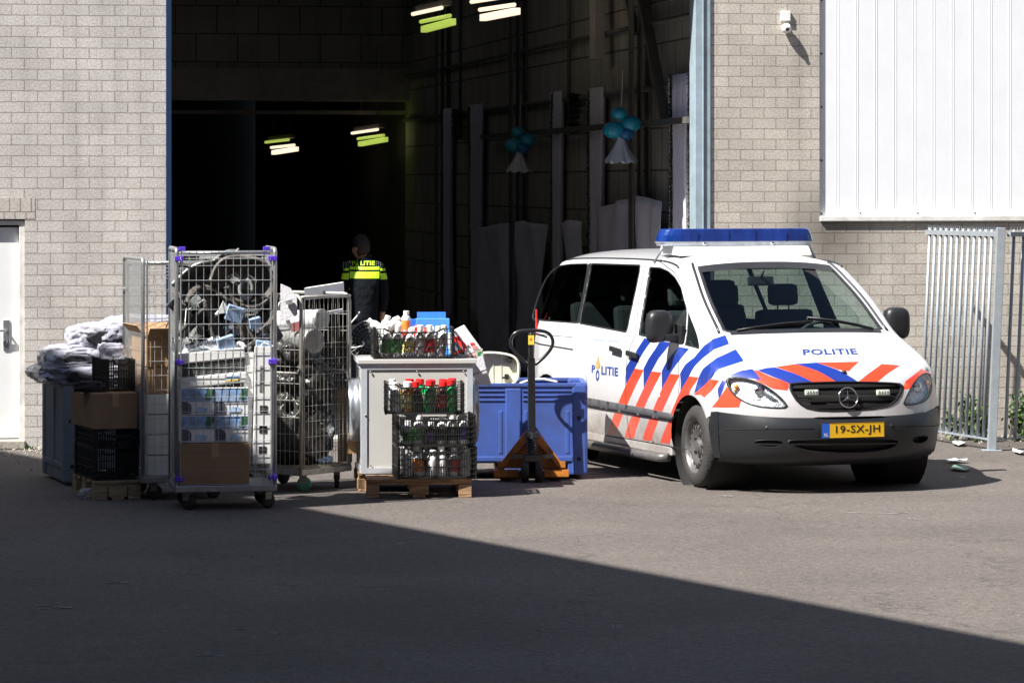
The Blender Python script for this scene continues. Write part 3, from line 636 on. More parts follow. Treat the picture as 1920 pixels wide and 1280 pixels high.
# ceiling lamps
def lamp(a, b, Ya, Yb, order, label):
    A_ = at(*a, Ya); B_ = at(*b, Yb); c = (A_+B_)/2; o = thing('strip_light', label, 'lamp', c, 0, 'lit strip lights in the hall')
    A_, B_ = A_-c, B_-c; dn = Vector((.09, 0, -.085)); r = .022
    m = MB(); m.cyl(A_, B_, r); m.build('tube', M[order[0]], o)
    m = MB(); m.cyl(A_+dn, B_+dn, r); m.build('tube', M[order[1]], o)
    m = MB(); bo = Vector((.12, .10, -.10)); n2 = Vector((0, 0, -.13)); m.bar(A_+bo+n2*.5, B_+bo+n2*.35, .07, .07); m.build('diffuser', M[order[1]] if Ya > 20 else M['tube_body'], o)
    m = MB(); top = Vector((.06, .08, .06)); m.bar(A_+top, B_+top, .10, .06); m.cyl(A_*.6+top, A_*.6+top+Vector((0, 0, 1.2)), .006); m.cyl(B_*.6+top, B_*.6+top+Vector((0, 0, 1.2)), .006); m.build('housing', M['dark_steel'], o)
lamp((774, 27), (828, 15), 38.5, 37.3, ('tube_w', 'tube_g'), 'lit strip light high in the hall, left of the one cut by the top edge')
lamp((884, 4), (948, -6), 37, 35.8, ('tube_w', 'tube_w'), 'lit strip light cut by the top edge of the picture')
lamp((498, 267), (541, 262), 56, 54.5, ('tube_g', 'tube_w'), 'lit strip light deepest in the hall, leftmost of the four')
lamp((660, 250), (708, 243), 53, 51.5, ('tube_w', 'tube_g'), 'lit strip light under the concrete beam, above the officer')
# ================================================================ POLICE VAN (x forward from the front axle, y to its left, z up)
VL = Vector((2.30, 27.53, 0)); VR = math.atan2(-.94, .342)
van = thing('police_van', 'white police van with blue and orange-red striped livery and a blue roof light bar', 'van', VL, VR)
VM = Matrix.Translation(VL) @ Matrix.Rotation(VR, 4, 'Z')
def ss(a, b, x):
    t = min(1, max(0, (x-a)/(b-a))); return t*t*(3-2*t)
def lerp_tab(tab, x):
    if x <= tab[0][0]: return tab[0][1]
    for (a, va), (b, vb) in zip(tab, tab[1:]):
        if x <= b: return va+(vb-va)*(x-a)/(b-a)
    return tab[-1][1]
W0 = [(.20, .90), (.27, .925), (.36, .945), (.50, .955), (.62, .958), (.75, .955), (.85, .948), (.98, .945), (1.06, .935), (1.14, .915), (1.20, .895), (1.3, .865), (1.45, .815), (1.6, .768), (1.70, .738), (1.74, .722), (1.78, .70)]
def Wd(x, z):
    v = (lerp_tab(W0, z-.03)+lerp_tab(W0, z)*2+lerp_tab(W0, z+.03))/4
    v -= .085*ss(-.7, .15, x)*ss(.88, 1.18, z)*(1-ss(1.2, 1.68, z))
    v -= .02*ss(.35, .52, x); v -= .05*ss(-3.2, -3.75, x)*(1 if x < -3.2 else 0) if False else .06*(1-ss(-3.78, -3.35, x))
    # flare round the front and rear wheel openings
    for xc in (0, -3.2):
        q = math.hypot(x-xc, z-.33); v += .012*math.exp(-((q-.44)/.05)**2)*(1 if z > .3 else .5)
    return v
# rows: centre (x,z), edge (x,z), exponent
PR = [((-3.80, .30), (-3.62, .30), 3), ((-3.86, .60), (-3.68, .60), 3), ((-3.85, 1.1), (-3.69, 1.1), 3), ((-3.77, 1.55), (-3.60, 1.50), 3),
      ((-3.66, 1.755), (-3.47, 1.665), 2.6), ((-3.35, 1.80), (-3.2, 1.715), 2.6), ((-2.6, 1.825), (-2.6, 1.735), 2.6), ((-1.8, 1.83), (-1.8, 1.745), 2.6), ((-1.15, 1.82), (-1.2, 1.742), 2.6),
      ((-.80, 1.785), (-.90, 1.72), 2.4), ((-.64, 1.735), (-.76, 1.675), 2.4), ((-.25, 1.50), (-.42, 1.47), 2.4), ((.18, 1.225), (.00, 1.20), 2.4),
      ((.30, 1.175), (.12, 1.135), 2.5), ((.50, 1.085), (.26, 1.05), 2.7), ((.68, .975), (.39, .95), 2.9), ((.785, .87), (.47, .85), 3.2),
      ((.84, .74), (.50, .74), 3.4), ((.865, .585), (.515, .625), 3.5), ((.905, .535), (.52, .55), 3.6), ((.905, .40), (.52, .42), 3.6), ((.88, .30), (.50, .32), 3.6), ((.83, .245), (.47, .27), 3.4), ((.70, .215), (.40, .24), 3)]
NP = len(PR)
def cr(a, b, c, d, t): return .5*((2*b)+(-a+c)*t+(2*a-5*b+4*c-d)*t*t+(-a+3*b-3*c+d)*t**3)
def row(p):
    i = min(NP-2, max(0, int(p))); t = p-i; q = [PR[min(NP-1, max(0, k))] for k in (i-1, i, i+1, i+2)]
    f = lambda g: cr(g(q[0]), g(q[1]), g(q[2]), g(q[3]), t)
    return f(lambda r: r[0][0]), f(lambda r: r[0][1]), f(lambda r: r[1][0]), f(lambda r: r[1][1]), q[1][2]+(q[2][2]-q[1][2])*t
# arc length along the centre line -> p
_s = [0.]; _p = [0.]; _l = None
for k in range((NP-1)*20+1):
    p = k/20; r = row(p); c = (r[0], r[1])
    if _l: _s.append(_s[-1]+math.hypot(c[0]-_l[0], c[1]-_l[1])); _p.append(p)
    _l = c
S_of = lambda p: float(np.interp(p, _p, _s)); P_of = lambda s: float(np.interp(s, _s, _p))
TS = .9
def T(s, tt):
    p = P_of(s); t = tt/TS; cx, cz, bx, bz, e = row(p); a = abs(t)**e
    wb = Wd(bx, bz); return Vector((cx+(bx-cx)*a, t*wb, cz+(bz-cz)*a))
def S(x, z): return Vector((x, -Wd(x, z), z))
def nrm_of(ch, a, b, h=.004):
    d1 = ch(a+h, b)-ch(a-h, b); d2 = ch(a, b+h)-ch(a, b-h); n = d1.cross(d2)
    return n.normalized() if n.length > 1e-9 else Vector((0, 0, 1))
def off(ch, a, b, o): return ch(a, b)+nrm_of(ch, a, b)*o if o else ch(a, b)
def proj(v):
    q = VM @ v; return (960+FPX*q.x/q.y, HORY+FPX*(CAMH-q.z)/q.y)
def grid_of(ch, A, B):
    return [(a, b, *proj(ch(a, b)), (VM.to_3x3() @ nrm_of(ch, a, b)).dot((VM @ ch(a, b))-Vector((0, 0, CAMH)))) for a in A for b in B]
GT = grid_of(T, np.linspace(S_of(8), S_of(22), 110), np.linspace(-1.0, 1.0, 60)); GT = np.array(GT)
GS = grid_of(S, np.linspace(-3.7, .55, 110), np.linspace(.22, 1.74, 50)); GS = np.array(GS)
def trace(ch, pts):
    G = GT if ch is T else GS; out = []
    for (px, py) in pts:
        d = (G[:, 2]-px)**2+(G[:, 3]-py)**2+np.where(G[:, 4] > 0, 1e5, 0); i = int(np.argmin(d)); a, b = G[i, 0], G[i, 1]
        for _ in range(12):
            x, y = proj(ch(a, b)); h = .002; xa, ya = proj(ch(a+h, b)); xb, yb = proj(ch(a, b+h))
            J = np.array([[(xa-x)/h, (xb-x)/h], [(ya-y)/h, (yb-y)/h]]); r_ = np.array([px-x, py-y])
            try: st = np.linalg.solve(J.T@J+np.eye(2)*1e-2, J.T@r_)
            except Exception: break
            st = np.clip(st, -.08, .08); a += st[0]; b += st[1]
            if ch is T: b = max(-TS*1.35, min(TS*1.35, b)); a = max(_s[0]+.01, min(_s[-1]-.01, a))
            if abs(st).max() < 1e-5: break
        out.append((float(a), float(b)))
    return out
cE = lambda *q: [(1060+x/4.267, 560+y/4.267) for x, y in q]
c6 = lambda *q: [(960+x/2.3708, 400+y/2.3708) for x, y in q]
c7 = lambda *q: [(1200+x/2.37, 400+y/2.37) for x, y in q]
c4 = lambda *q: [(1340+x/4.174, 680+y/4.174) for x, y in q]
def dens(loop, st, closed=True):
    out = []; n = len(loop)
    for i in range(n if closed else n-1):
        a, b = loop[i], loop[(i+1) % n]; L = math.hypot(b[0]-a[0], b[1]-a[1]); k = max(1, int(L/st))
        for j in range(k): out.append((a[0]+(b[0]-a[0])*j/k, a[1]+(b[1]-a[1])*j/k))
    if not closed: out.append(loop[-1])
    return out
def smooth_loop(L, it=1):
    for _ in range(it):
        o = []
        for i in range(len(L)):
            a, b = L[i], L[(i+1) % len(L)]; o += [(a[0]*.75+b[0]*.25, a[1]*.75+b[1]*.25), (a[0]*.25+b[0]*.75, a[1]*.25+b[1]*.75)]
        L = o
    return L
def round_loop(L, r):
    o = []; n = len(L)
    for i in range(n):
        p, a, b = L[i], L[i-1], L[(i+1) % n]
        la = math.hypot(a[0]-p[0], a[1]-p[1]); lb_ = math.hypot(b[0]-p[0], b[1]-p[1]); ra_, rb2 = min(r, la*.42)/la, min(r, lb_*.42)/lb_
        A_ = (p[0]+(a[0]-p[0])*ra_, p[1]+(a[1]-p[1])*ra_); B_ = (p[0]+(b[0]-p[0])*rb2, p[1]+(b[1]-p[1])*rb2)
        for t in (0, .25, .5, .75, 1): o.append(((1-t)**2*A_[0]+2*t*(1-t)*p[0]+t*t*B_[0], (1-t)**2*A_[1]+2*t*(1-t)*p[1]+t*t*B_[1]))
    return o
def inside(P, x, y):
    P = np.asarray(P); x1, y1 = P[:, 0], P[:, 1]; x2, y2 = np.roll(x1, -1), np.roll(y1, -1)
    c = ((y1 > y) != (y2 > y)); c2 = np.zeros(len(P), bool); c2[c] = x < (x2-x1)[c]*(y-y1[c])/(y2-y1)[c]+x1[c]; return bool(c2.sum() % 2)
def panel(ch, outline, holes=(), regions=(), step=.05, o=0, thick=0, flip=False):
    """triangulated piece of a curved chart; regions = [(loop, material index)]; thick adds a rim going inwards"""
    V = []; E = []
    def add(loop, st=step*.8):
        L = dens(loop, st); b = len(V); V.extend(Vector(p) for p in L); E.extend((b+i, b+(i+1) % len(L)) for i in range(len(L)))
    add(outline)
    for h in holes: add(h)
    for r_ in regions: add(r_[0])
    lo = np.min(outline, 0); hi = np.max(outline, 0)
    random.seed(1)
    x = lo[0]+step*.5
    while x < hi[0]:
        y = lo[1]+step*.5
        while y < hi[1]:
            if inside(outline, x, y) and not any(inside(h, x, y) for h in holes): V.append(Vector((x, y)))
            y += step
        x += step
    vo, eo, fo, ov, oe, of_ = delaunay_2d_cdt(V, E, [], 0, 1e-5)
    bm = bmesh.new(); bv = {}
    def vert(i):
        if i not in bv: bv[i] = bm.verts.new(off(ch, vo[i].x, vo[i].y, o))
        return bv[i]
    for f in fo:
        cx = sum(vo[i].x for i in f)/3; cy = sum(vo[i].y for i in f)/3
        a, b, c = [vo[i] for i in f]; ar = (b-a).cross(c-a) if hasattr(Vector((0, 0)), 'cross') else 0
        if abs(ar) < 1e-9 or not inside(outline, cx, cy) or any(inside(h, cx, cy) for h in holes): continue
        idx = list(f) if ar > 0 else list(f)[::-1]
        mi = 0
        for L, k in regions:
            if inside(L, cx, cy): mi = k
        try: ff = bm.faces.new([vert(i) for i in idx]); ff.material_index = mi; ff.smooth = True
        except ValueError: pass
    if thick:
        ed = [e for e in bm.edges if len(e.link_faces) == 1]; low = {}
        ext = {}
        for i, v in bv.items(): ext[v] = nrm_of(ch, vo[i].x, vo[i].y)
        for e in ed:
            a, b = e.verts
            if e.link_loops[0].vert != a: a, b = b, a
            for v in (a, b):
                if v not in low: low[v] = bm.verts.new(v.co-ext[v]*thick)
            f = bm.faces.new((b, a, low[a], low[b])); f.material_index = e.link_faces[0].material_index
    return bm
def mirror_bm(bm):
    c = bm.copy()
    for v in c.verts: v.co.y *= -1
    bmesh.ops.reverse_faces(c, faces=c.faces[:]); return c
def join(bms):
    out = bmesh.new()
    for b in bms:
        me = bpy.data.meshes.new('tmp'); b.to_mesh(me); out.from_mesh(me); bpy.data.meshes.remove(me); b.free()
    return out
def bmobj(bm, name, mats, parent, weld=0):
    if weld: bmesh.ops.remove_doubles(bm, verts=bm.verts, dist=weld)
    me = bpy.data.meshes.new(name); bm.to_mesh(me); bm.free()
    for q in (mats if isinstance(mats, (list, tuple)) else [mats]): me.materials.append(q)
    ob = bpy.data.objects.new(name, me); COL.objects.link(ob); ob.parent = parent; return ob
def strip(ch, pts, wd, o=.002):
    P = dens(pts, .04, False); bm = bmesh.new(); prev = None
    for i, p in enumerate(P):
        a = P[max(0, i-1)]; b = P[min(len(P)-1, i+1)]; d = (b[0]-a[0], b[1]-a[1]); L = math.hypot(*d) or 1; n = (-d[1]/L*wd/2, d[0]/L*wd/2)
        q = (bm.verts.new(off(ch, p[0]+n[0], p[1]+n[1], o)), bm.verts.new(off(ch, p[0]-n[0], p[1]-n[1], o)))
        if prev: bm.faces.new((prev[0], prev[1], q[1], q[0]))
        prev = q
    return bm

# ---- side panel outline: edge curve from the rear bottom over the roof to the front bottom, then the sill with its wheel openings
ps = [i/4 for i in range(0, (NP-6)*4+1)]
edge = []
pB0, pB1 = 0, 18
k = pB0
while k <= pB1+1e-6: r_ = row(k); edge.append((r_[2], r_[3])); k += .125
def arch(xc, r, a0, a1, n=16): return [(xc+r*math.cos(a0+(a1-a0)*i/n), .33+r*.98*math.sin(a0+(a1-a0)*i/n)) for i in range(n+1)]
bot = [(.515, .60), (.45, .56)] 
ra = .405
bot = arch(0, ra, R(36), R(180+6)) + [(-.43, .285)] + [(-2.77, .265)] + arch(-3.2, ra, R(-6), R(180+6))
Sout = edge + bot
win_r1 = round_loop(trace(S, c6((341, 223), (293, 488), (86, 471), (104, 400), (128, 335), (152, 285), (180, 250), (215, 232), (260, 225))), .05)
win_r2 = round_loop(trace(S, c6((350, 222), (574, 229), (510, 530), (297, 489))), .045)
win_f = round_loop(trace(S, c6((612, 238), (660, 241), (695, 256), (726, 285), (752, 330), (778, 425), (765, 580), (563, 540))), .03)
win_q = round_loop(trace(S, c6((784, 436), (833, 603), (768, 586))), .015)
bl = []
def reg(ch, pts, k, sm=0):
    L = trace(ch, pts)
    return (smooth_loop(L, sm) if sm else L, k)
BLU, RED = 1, 2
sreg = [reg(S, cE((632, 315), (697, 330), (640, 405), (600, 470), (556, 558), (487, 692), (483, 556), (510, 505), (560, 430), (600, 365)), BLU),
        reg(S, cE((556, 558), (627, 570), (495, 850), (405, 1092), (334, 1084), (380, 950), (425, 830), (484, 692)), RED),
        reg(S, cE((760, 335), (850, 352), (790, 425), (745, 480), (690, 580), (627, 715), (625, 560), (660, 490), (720, 400)), BLU),
        reg(S, cE((690, 580), (770, 590), (640, 850), (550, 1120), (475, 1108), (560, 860), (627, 715)), RED),
        reg(S, cE((905, 383), (992, 400), (925, 480), (885, 530), (838, 600), (772, 722), (771, 580), (800, 520), (850, 450)), BLU),
        reg(S, cE((838, 600), (916, 608), (790, 870), (690, 1138), (617, 1128), (705, 880), (772, 722)), RED),
        reg(S, cE((1280, 290), (1300, 355), (1190, 405), (1100, 475), (1035, 540), (990, 620), (920, 738), (917, 600), (960, 525), (1030, 470), (1110, 375), (1180, 322)), BLU),
        reg(S, cE((990, 620), (1066, 628), (935, 890), (835, 1163), (759, 1150), (850, 900), (920, 738)), RED),
        reg(S, c7((425, 610), (460, 655), (350, 692), (315, 737), (262, 787), (240, 800), (258, 735), (280, 690), (340, 648)), BLU),
        reg(S, c7((310, 737), (353, 741), (318, 788), (285, 818), (268, 806), (240, 806), (262, 784)), RED),
        reg(S, c7((513, 690), (515, 740), (440, 728), (390, 735), (378, 760), (350, 830), (345, 780), (365, 740), (400, 718), (450, 698)), BLU),
        reg(S, c7((350, 822), (385, 770), (440, 800), (440, 862), (318, 862)), RED),
        reg(S, cE((940, 1015), (962, 1195), (910, 1180), (925, 1090)), RED)]
fcomm = [(c7((425, 603), (462, 655), (350, 692), (315, 737), (262, 787), (240, 800), (258, 735), (280, 690), (340, 642)), BLU), (c7((310, 737), (353, 741), (318, 788), (285, 818), (268, 806), (240, 806), (262, 784)), RED),
        (c7((500, 690), (540, 740), (440, 728), (390, 735), (378, 760), (350, 830), (345, 780), (365, 740), (400, 718), (450, 698)), BLU), (c7((350, 822), (385, 770), (460, 800), (440, 862), (318, 862)), RED),
        (cE((1280, 290), (1310, 362), (1190, 405), (1100, 475), (1035, 540), (990, 620), (920, 738), (917, 600), (960, 525), (1030, 470), (1110, 375), (1180, 322)), BLU)]
sreg = sreg[:6]+[sreg[7]]+[sreg[12]]+[reg(S, p_, k_) for p_, k_ in fcomm]
S1 = panel(S, Sout, [win_r1, win_r2, win_f, win_q], sreg, .055)
S2 = mirror_bm(S1)
# ---- top strip
def TL(p0, p1): return [(S_of(p0), -TS)] + [(S_of(p0), TS)]
tout = []
sr = []
k = pB0
while k <= pB1+1e-6: sr.append(S_of(k)); k += .125
tout = [(s_, -TS) for s_ in sr] + [(sr[-1], TS*q) for q in (-.8, -.6, -.4, -.2, 0, .2, .4, .6, .8)] + [(s_, TS) for s_ in sr[::-1]] + [(sr[0], TS*q) for q in (.8, .6, .4, .2, 0, -.2, -.4, -.6, -.8)]
ws = smooth_loop(trace(T, c7((212, 236), (560, 222), (884, 228), (1000, 375), (1118, 518), (760, 524), (340, 528), (275, 380))), 1)
# use a mirror-symmetric windscreen from the traced corners
sT, sB = S_of(10.0), S_of(12.0)
WT = .79; WB = .845
def wsx(t, top): return (S_of(10.02) if top else S_of(12.0))
ws = [(S_of(10.02), -WT*TS)] + [(S_of(12.0-.0*q*q), 0) for q in ()] + [(S_of(11), -(WT+WB)/2*TS), (S_of(11.92), -WB*TS)] + [(S_of(12.0), q*WB*TS) for q in (-.9, -.5, 0, .5, .9)] + [(S_of(11.92), WB*TS), (S_of(11), (WT+WB)/2*TS), (S_of(10.02), WT*TS)] + [(S_of(9.94), q*WT*TS) for q in (.9, .5, 0, -.5, -.9)]
grille = smooth_loop(trace(T, c7((663, 757), (700, 752), (900, 746), (1090, 750), (1166, 757), (1160, 800), (1130, 842), (1080, 866), (900, 880), (760, 875), (705, 842), (675, 795))), 1)
hl_l = smooth_loop(trace(T, c7((380, 738), (400, 727), (450, 727), (520, 745), (590, 785), (640, 830), (662, 865), (580, 866), (500, 855), (430, 822), (390, 775))), 1)
hl_r = [(a, -b) for a, b in hl_l][::-1]
treg = [reg(T, c7((490, 697), (520, 697), (580, 724), (668, 755), (655, 788), (590, 780), (515, 742)), RED),
        reg(T, c7((520, 697), (560, 686), (600, 683), (690, 712), (770, 748), (668, 757), (585, 724)), BLU),
        reg(T, c7((600, 682), (690, 668), (790, 700), (880, 748), (770, 750), (690, 712)), RED),
        reg(T, c7((690, 668), (785, 662), (880, 695), (970, 748), (875, 750), (790, 700)), BLU),
        reg(T, c7((785, 662), (975, 658), (928, 702), (880, 694)), RED),
        reg(T, c7((1075, 668), (1157, 675), (1100, 712), (1055, 750), (970, 748), (1010, 715)), RED),
        reg(T, c7((1250, 690), (1300, 715), (1250, 760), (1205, 780), (1165, 782), (1180, 745)), RED),
        ] + [reg(T, p_, k_) for p_, k_ in fcomm]
T1 = panel(T, tout, [ws, grille, hl_l, hl_r], treg, .06)
body = bmobj(join([S1, S2, T1]), 'body', [M['v_white'], M['v_blue'], M['v_red']], van, .0008)
# ---- bumper
pb0, pb1 = 18.02, 22.9
def Tp(p, t): return (S_of(p), t*TS)
b_out = [Tp(pb0, q/10) for q in range(-10, 11)] + [Tp(pb0+(pb1-pb0)*j/8, 1) for j in range(1, 8)] + [Tp(pb1, q/10) for q in range(10, -11, -1)] + [Tp(pb0+(pb1-pb0)*j/8, -1) for j in range(7, 0, -1)]
intake = smooth_loop(trace(T, c7((640, 1008), (720, 1002), (900, 1000), (1110, 1000), (1160, 1006), (1130, 1040), (1030, 1060), (900, 1063), (770, 1060), (690, 1040))), 1)
upslot = smooth_loop(trace(T, c7((750, 906), (900, 903), (1115, 899), (1070, 914), (900, 920), (800, 918))), 1)
fogl = smooth_loop(trace(T, c7((503, 1014), (530, 1004), (630, 1005), (640, 1030), (590, 1040), (530, 1034))), 1)
fogr = [(a, -b) for a, b in fogl][::-1]
B1 = panel(T, b_out, [intake, upslot, fogl, fogr], [], .05, .010)
side_b = [(.525, .62), (.44, .615), (.385, .50), (.40, .40), (.41, .28), (.48, .27), (.525, .42)]
B2 = panel(S, [(.53, .63), (.415, .62), (.395, .50), (.405, .42), (.415, .27), (.50, .27)], [], [], .03, .010)
bump = bmobj(join([B1, mirror_bm(B2), B2]), 'bumper', M['v_grey'], van, .001)
for nm, L in (('air_intake', intake), ('air_intake', upslot), ('fog_recess', fogl), ('fog_recess', fogr)):
    bmobj(panel(T, L, [], [], .04, -.045), nm, M['slot'], bump)
    bmobj(panel(T, smooth_loop(L, 0), [[(sum(p[0] for p in L)/len(L)+(p[0]-sum(q[0] for q in L)/len(L))*.90, sum(p[1] for p in L)/len(L)+(p[1]-sum(q[1] for q in L)/len(L))*.97) for p in L]], [], .03, .011, .055), 'intake_rim', M['v_grey'], bump)
bmobj(strip(T, trace(T, c7((505, 1022), (700, 1024), (900, 1024), (1130, 1020), (1310, 1012))), .012, .008), 'intake_bar', M['v_grey'], bump)
for a in ((375, 935, 770, 928), (1110, 925, 1340, 915)):
    bmobj(strip(T, trace(T, c7((a[0], a[1]+22), ((a[0]+a[2])/2, (a[1]+a[3])/2+24), (a[2], a[3]+24))), .007, .0125), 'bumper_groove', M['slot'], bump)
for q in ((565, 950), (1115, 942)):
    p = trace(T, c7(q))[0]; c = off(T, *p, .012); m = MB(); m.sphere(c, .012, sub=2, sc=(.5, 1, 1)); m.build('parking_sensor', M['steelrim'] if q[0] == 565 else M['v_grey'], bump)
# ---- grille: backing, slats, star, lamps
bmobj(panel(T, grille, [], [], .03, -.035), 'grille', M['slot'], van); gr = bpy.data.objects['grille']
g0 = np.array(grille); gc = g0.mean(0)
bmobj(panel(T, [tuple(gc+(p-gc)*1.03) for p in g0], [[tuple(q) for q in (gc+(g0-gc)*np.array([.93, .975]))]], [], .03, .003, .05), 'grille_frame', M['grille_black'], gr)
def along(loop, s_):
    xs = []
    n = len(loop)
    for i in range(n):
        a, b = loop[i], loop[(i+1) % n]
        if (a[0] > s_) != (b[0] > s_): xs.append(a[1]+(b[1]-a[1])*(s_-a[0])/(b[0]-a[0]))
    return (min(xs), max(xs)) if len(xs) > 1 else None
s0, s1 = g0[:, 0].min(), g0[:, 0].max()
for i in range(4):
    s_ = s0+(s1-s0)*(.14+.235*i); x = along(grille, s_)
    if x:
        bmobj(strip(T, [(s_, x[0]+.01), (s_, 0), (s_, x[1]-.01)], .030, -.006), 'grille_slat', M['grille_black'], gr)
for i in range(4):
    bm = bmesh.new(); s_ = s0+(s1-s0)*(.14+.235*i)
    for ds in (-.006, .006):
        x = along(grille, s_+ds); b_ = x[0]+.02
        while b_ < x[1]-.02:
            q = [off(T, s_+ds+u*.0035, b_+v*.006, -.0045) for u, v in ((-1, -1), (-1, 1), (1, 1), (1, -1))]; bm.faces.new([bm.verts.new(v) for v in q]); b_ += .022
    bmobj(bm, 'perforation', M['slot'], gr)
p = trace(T, [(1591.5, 745.5)])[0]; c = off(T, p[0], 0, .012); nv = nrm_of(T, p[0], 0); fx = nv.to_track_quat('X', 'Z').to_matrix().to_4x4(); EM = Matrix.Translation(c) @ fx
def circ(r, n=36): return [EM @ Vector((0, math.cos(6.283185*k/n)*r, math.sin(6.283185*k/n)*r)) for k in range(n)]

m = MB(); m.tube(circ(.078), .006, 8, True)
for k in range(3):
    a = R(90+120*k); tip = EM @ Vector((0, math.cos(a)*.075, math.sin(a)*.075)); l_ = EM @ Vector((0, math.cos(a+1.05)*.011, math.sin(a+1.05)*.011)); r2 = EM @ Vector((0, math.cos(a-1.05)*.011, math.sin(a-1.05)*.011)); ce = EM @ Vector((.012, 0, 0))
    for tri in ((ce, l_, tip), (ce, tip, r2)): m.bm.faces.new([m.bm.verts.new(v) for v in tri])
m.build('star_badge', M['chrome'], gr)
for px in (762, 1079):
    p = trace(T, c7((px, 796)))[0]; c = off(T, *p, .004); m = MB(); m.box((0, 0, 0), (.02, .115, .045), bev=.009)
    for k in range(4): m.sphere((.010, -.036+.024*k, 0), .009, mi=1, sub=2, sc=(.4, 1, 1))
    q = m.build('grille_lamp', [mat('grille lamp lens', (.46, .52, .44), .2, 0, .1, 40), M['chrome']], gr); q.location = c; q.rotation_euler = (0, R(-8), 0)
# ---- headlights
for L, sg in ((hl_l, -1), (hl_r, 1)):
    h = bmobj(panel(T, L, [], [], .025, -.035), 'headlight', M['v_refl'], van)
    A = np.array(L); cc = A.mean(0)
    inn = [tuple(q) for q in (cc+(A-cc)*.93)]
    bmobj(panel(T, [tuple(q) for q in (cc+(A-cc)*1.012)], [inn], [], .025, .003, .045), 'seal', M['v_black'], h)
    bmobj(panel(T, [tuple(q) for q in (cc+(A-cc)*.985)], [], [], .025, .001), 'lens', M['v_clear'], h)
    def hp(fx_, fy_, o): return off(T, cc[0]+(fx_)*(A[:, 0].max()-A[:, 0].min()), cc[1]+fy_*sg*(A[:, 1].max()-A[:, 1].min()), o)
    m = MB(); c = hp(-.05, -.08, -.022); m.sphere(c, .042, sub=3, sc=(.5, 1, 1)); m.build('projector', M['chrome'], h)
    m = MB(); m.sphere(hp(.08, -.02, -.015), .022, sub=3); m.sphere(hp(-.02, -.26, -.02), .026, sub=3, sc=(.5, 1, 1)); m.build('bulb', M['v_clear'], h)
    m = MB(); m.sphere(hp(-.19, .30, -.018), .018, sub=3); m.sphere(hp(-.06, .33, -.02), .012, sub=2); m.build('indicator_bulb', M['v_amber'], h)
    m = MB()
    for k in range(7): c = hp(-.15+.06*k, -.02-.05*k, -.026); m.box(c, (.012, .05, .004), (0, 0, sg*.4))
    m.build('reflector_step', M['chrome'], h)
# ---- glass
def glass(ch, L, m_, nm='window', mirror=True, o=-.006):
    A = np.array(L); cc = A.mean(0); big = [tuple(q) for q in (cc+(A-cc)*1.0)]
    for mir in ((0, 1) if mirror else (0,)):
        b_ = panel(ch, big, [], [], .06, o)
        if mir: b_ = mirror_bm(b_)
        ww = bmobj(b_, nm, m_, van)
        inn = [tuple(q) for q in (cc+(A-cc)*(1-.022/max(.05, np.abs(A-cc).max())))]
        b_ = panel(ch, [tuple(q) for q in (cc+(A-cc)*1.012)], [inn], [], .03, .001, .012)
        if mir: b_ = mirror_bm(b_)
        bmobj(b_, 'seal', M['v_black'], ww)
glass(S, win_r1, M['v_dark']); glass(S, win_r2, M['v_dark']); glass(S, win_f, M['v_glass']); glass(S, win_q, M['v_glass'], 'quarter_window')
glass(T, ws, M['v_glass'], 'windscreen', False, -.004)
# black divider between the two rear side windows, black header over the windscreen
for mir in (0, 1):
    b_ = strip(S, trace(S, c6((346, 222), (322, 350), (294, 488))), .050, .0015)
    if mir: b_ = mirror_bm(b_)
    bmobj(b_, 'window_divider', M['v_black'], van)
bmobj(panel(T, [(S_of(9.90), q*WT*TS) for q in (-1, -.5, 0, .5, 1)] + [(S_of(10.22), q*(WT+.005)*TS) for q in (1, .5, 0, -.5, -1)], [], [], .04, .003), 'screen_header', M['v_black'], van)
# black band at the windscreen foot and wipers
bmobj(panel(T, [(S_of(11.93), q*.80*TS) for q in (-1, -.5, 0, .5, 1)] + [(S_of(12.12), q*.80*TS) for q in (1, .5, 0, -.5, -1)], [], [], .04, .004), 'cowl', M['v_black'], van)
for pts in (((430, 527), (520, 512), (640, 496), (760, 487)), ((1035, 520), (960, 500), (880, 485), (740, 470))):
    tr = trace(T, c7(*pts)); m = MB(); m.tube([off(T, *q, .018) for q in tr], .007, 6); m.tube([off(T, *q, .006) for q in tr], (.003, .012), 6); m.build('wiper', M['v_black'], van)
# ---- seams, rail, trims, handles
for pts in (c6((590, 232), (565, 380), (552, 535), (512, 640), (505, 740), (508, 850), (522, 980), (540, 1032)),
            c6((600, 205), (660, 215), (720, 260), (765, 330), (783, 400)), c6((742, 655), (745, 760), (740, 800)), c6((345, 975), (540, 1005), (780, 1048))):
    bmobj(strip(S, trace(S, pts), .007), 'door_seam', M['slot'], body)
for mir in (0, 1):
    b_ = strip(S, trace(S, c6((90, 570), (272, 605))), .012)
    if mir: b_ = mirror_bm(b_)
    bmobj(b_, 'door_rail', M['slot'], body)
bmobj(strip(S, trace(S, c6((80, 530), (150, 540), (272, 550))), .004), 'door_seam', M['v_trim'], body)
tr = trace(S, c6((345, 839), (520, 866), (640, 890), (712, 906)))
zt = np.polyfit([q[0] for q in tr], [q[1] for q in tr], 1)
x1 = tr[-1][0]+.02
loop = [(-3.55-.0, zt[1]+zt[0]*-2.7-.035), (-3.55, zt[1]+zt[0]*-2.7+.035)]
xa = -2.78
loop = smooth_loop([(xa, np.polyval(zt, xa)-.036), (xa, np.polyval(zt, xa)+.036), (x1-.05, np.polyval(zt, x1)+.030), (x1, np.polyval(zt, x1)+.012), (x1, np.polyval(zt, x1)-.016), (x1-.05, np.polyval(zt, x1)-.034)][::-1], 1)
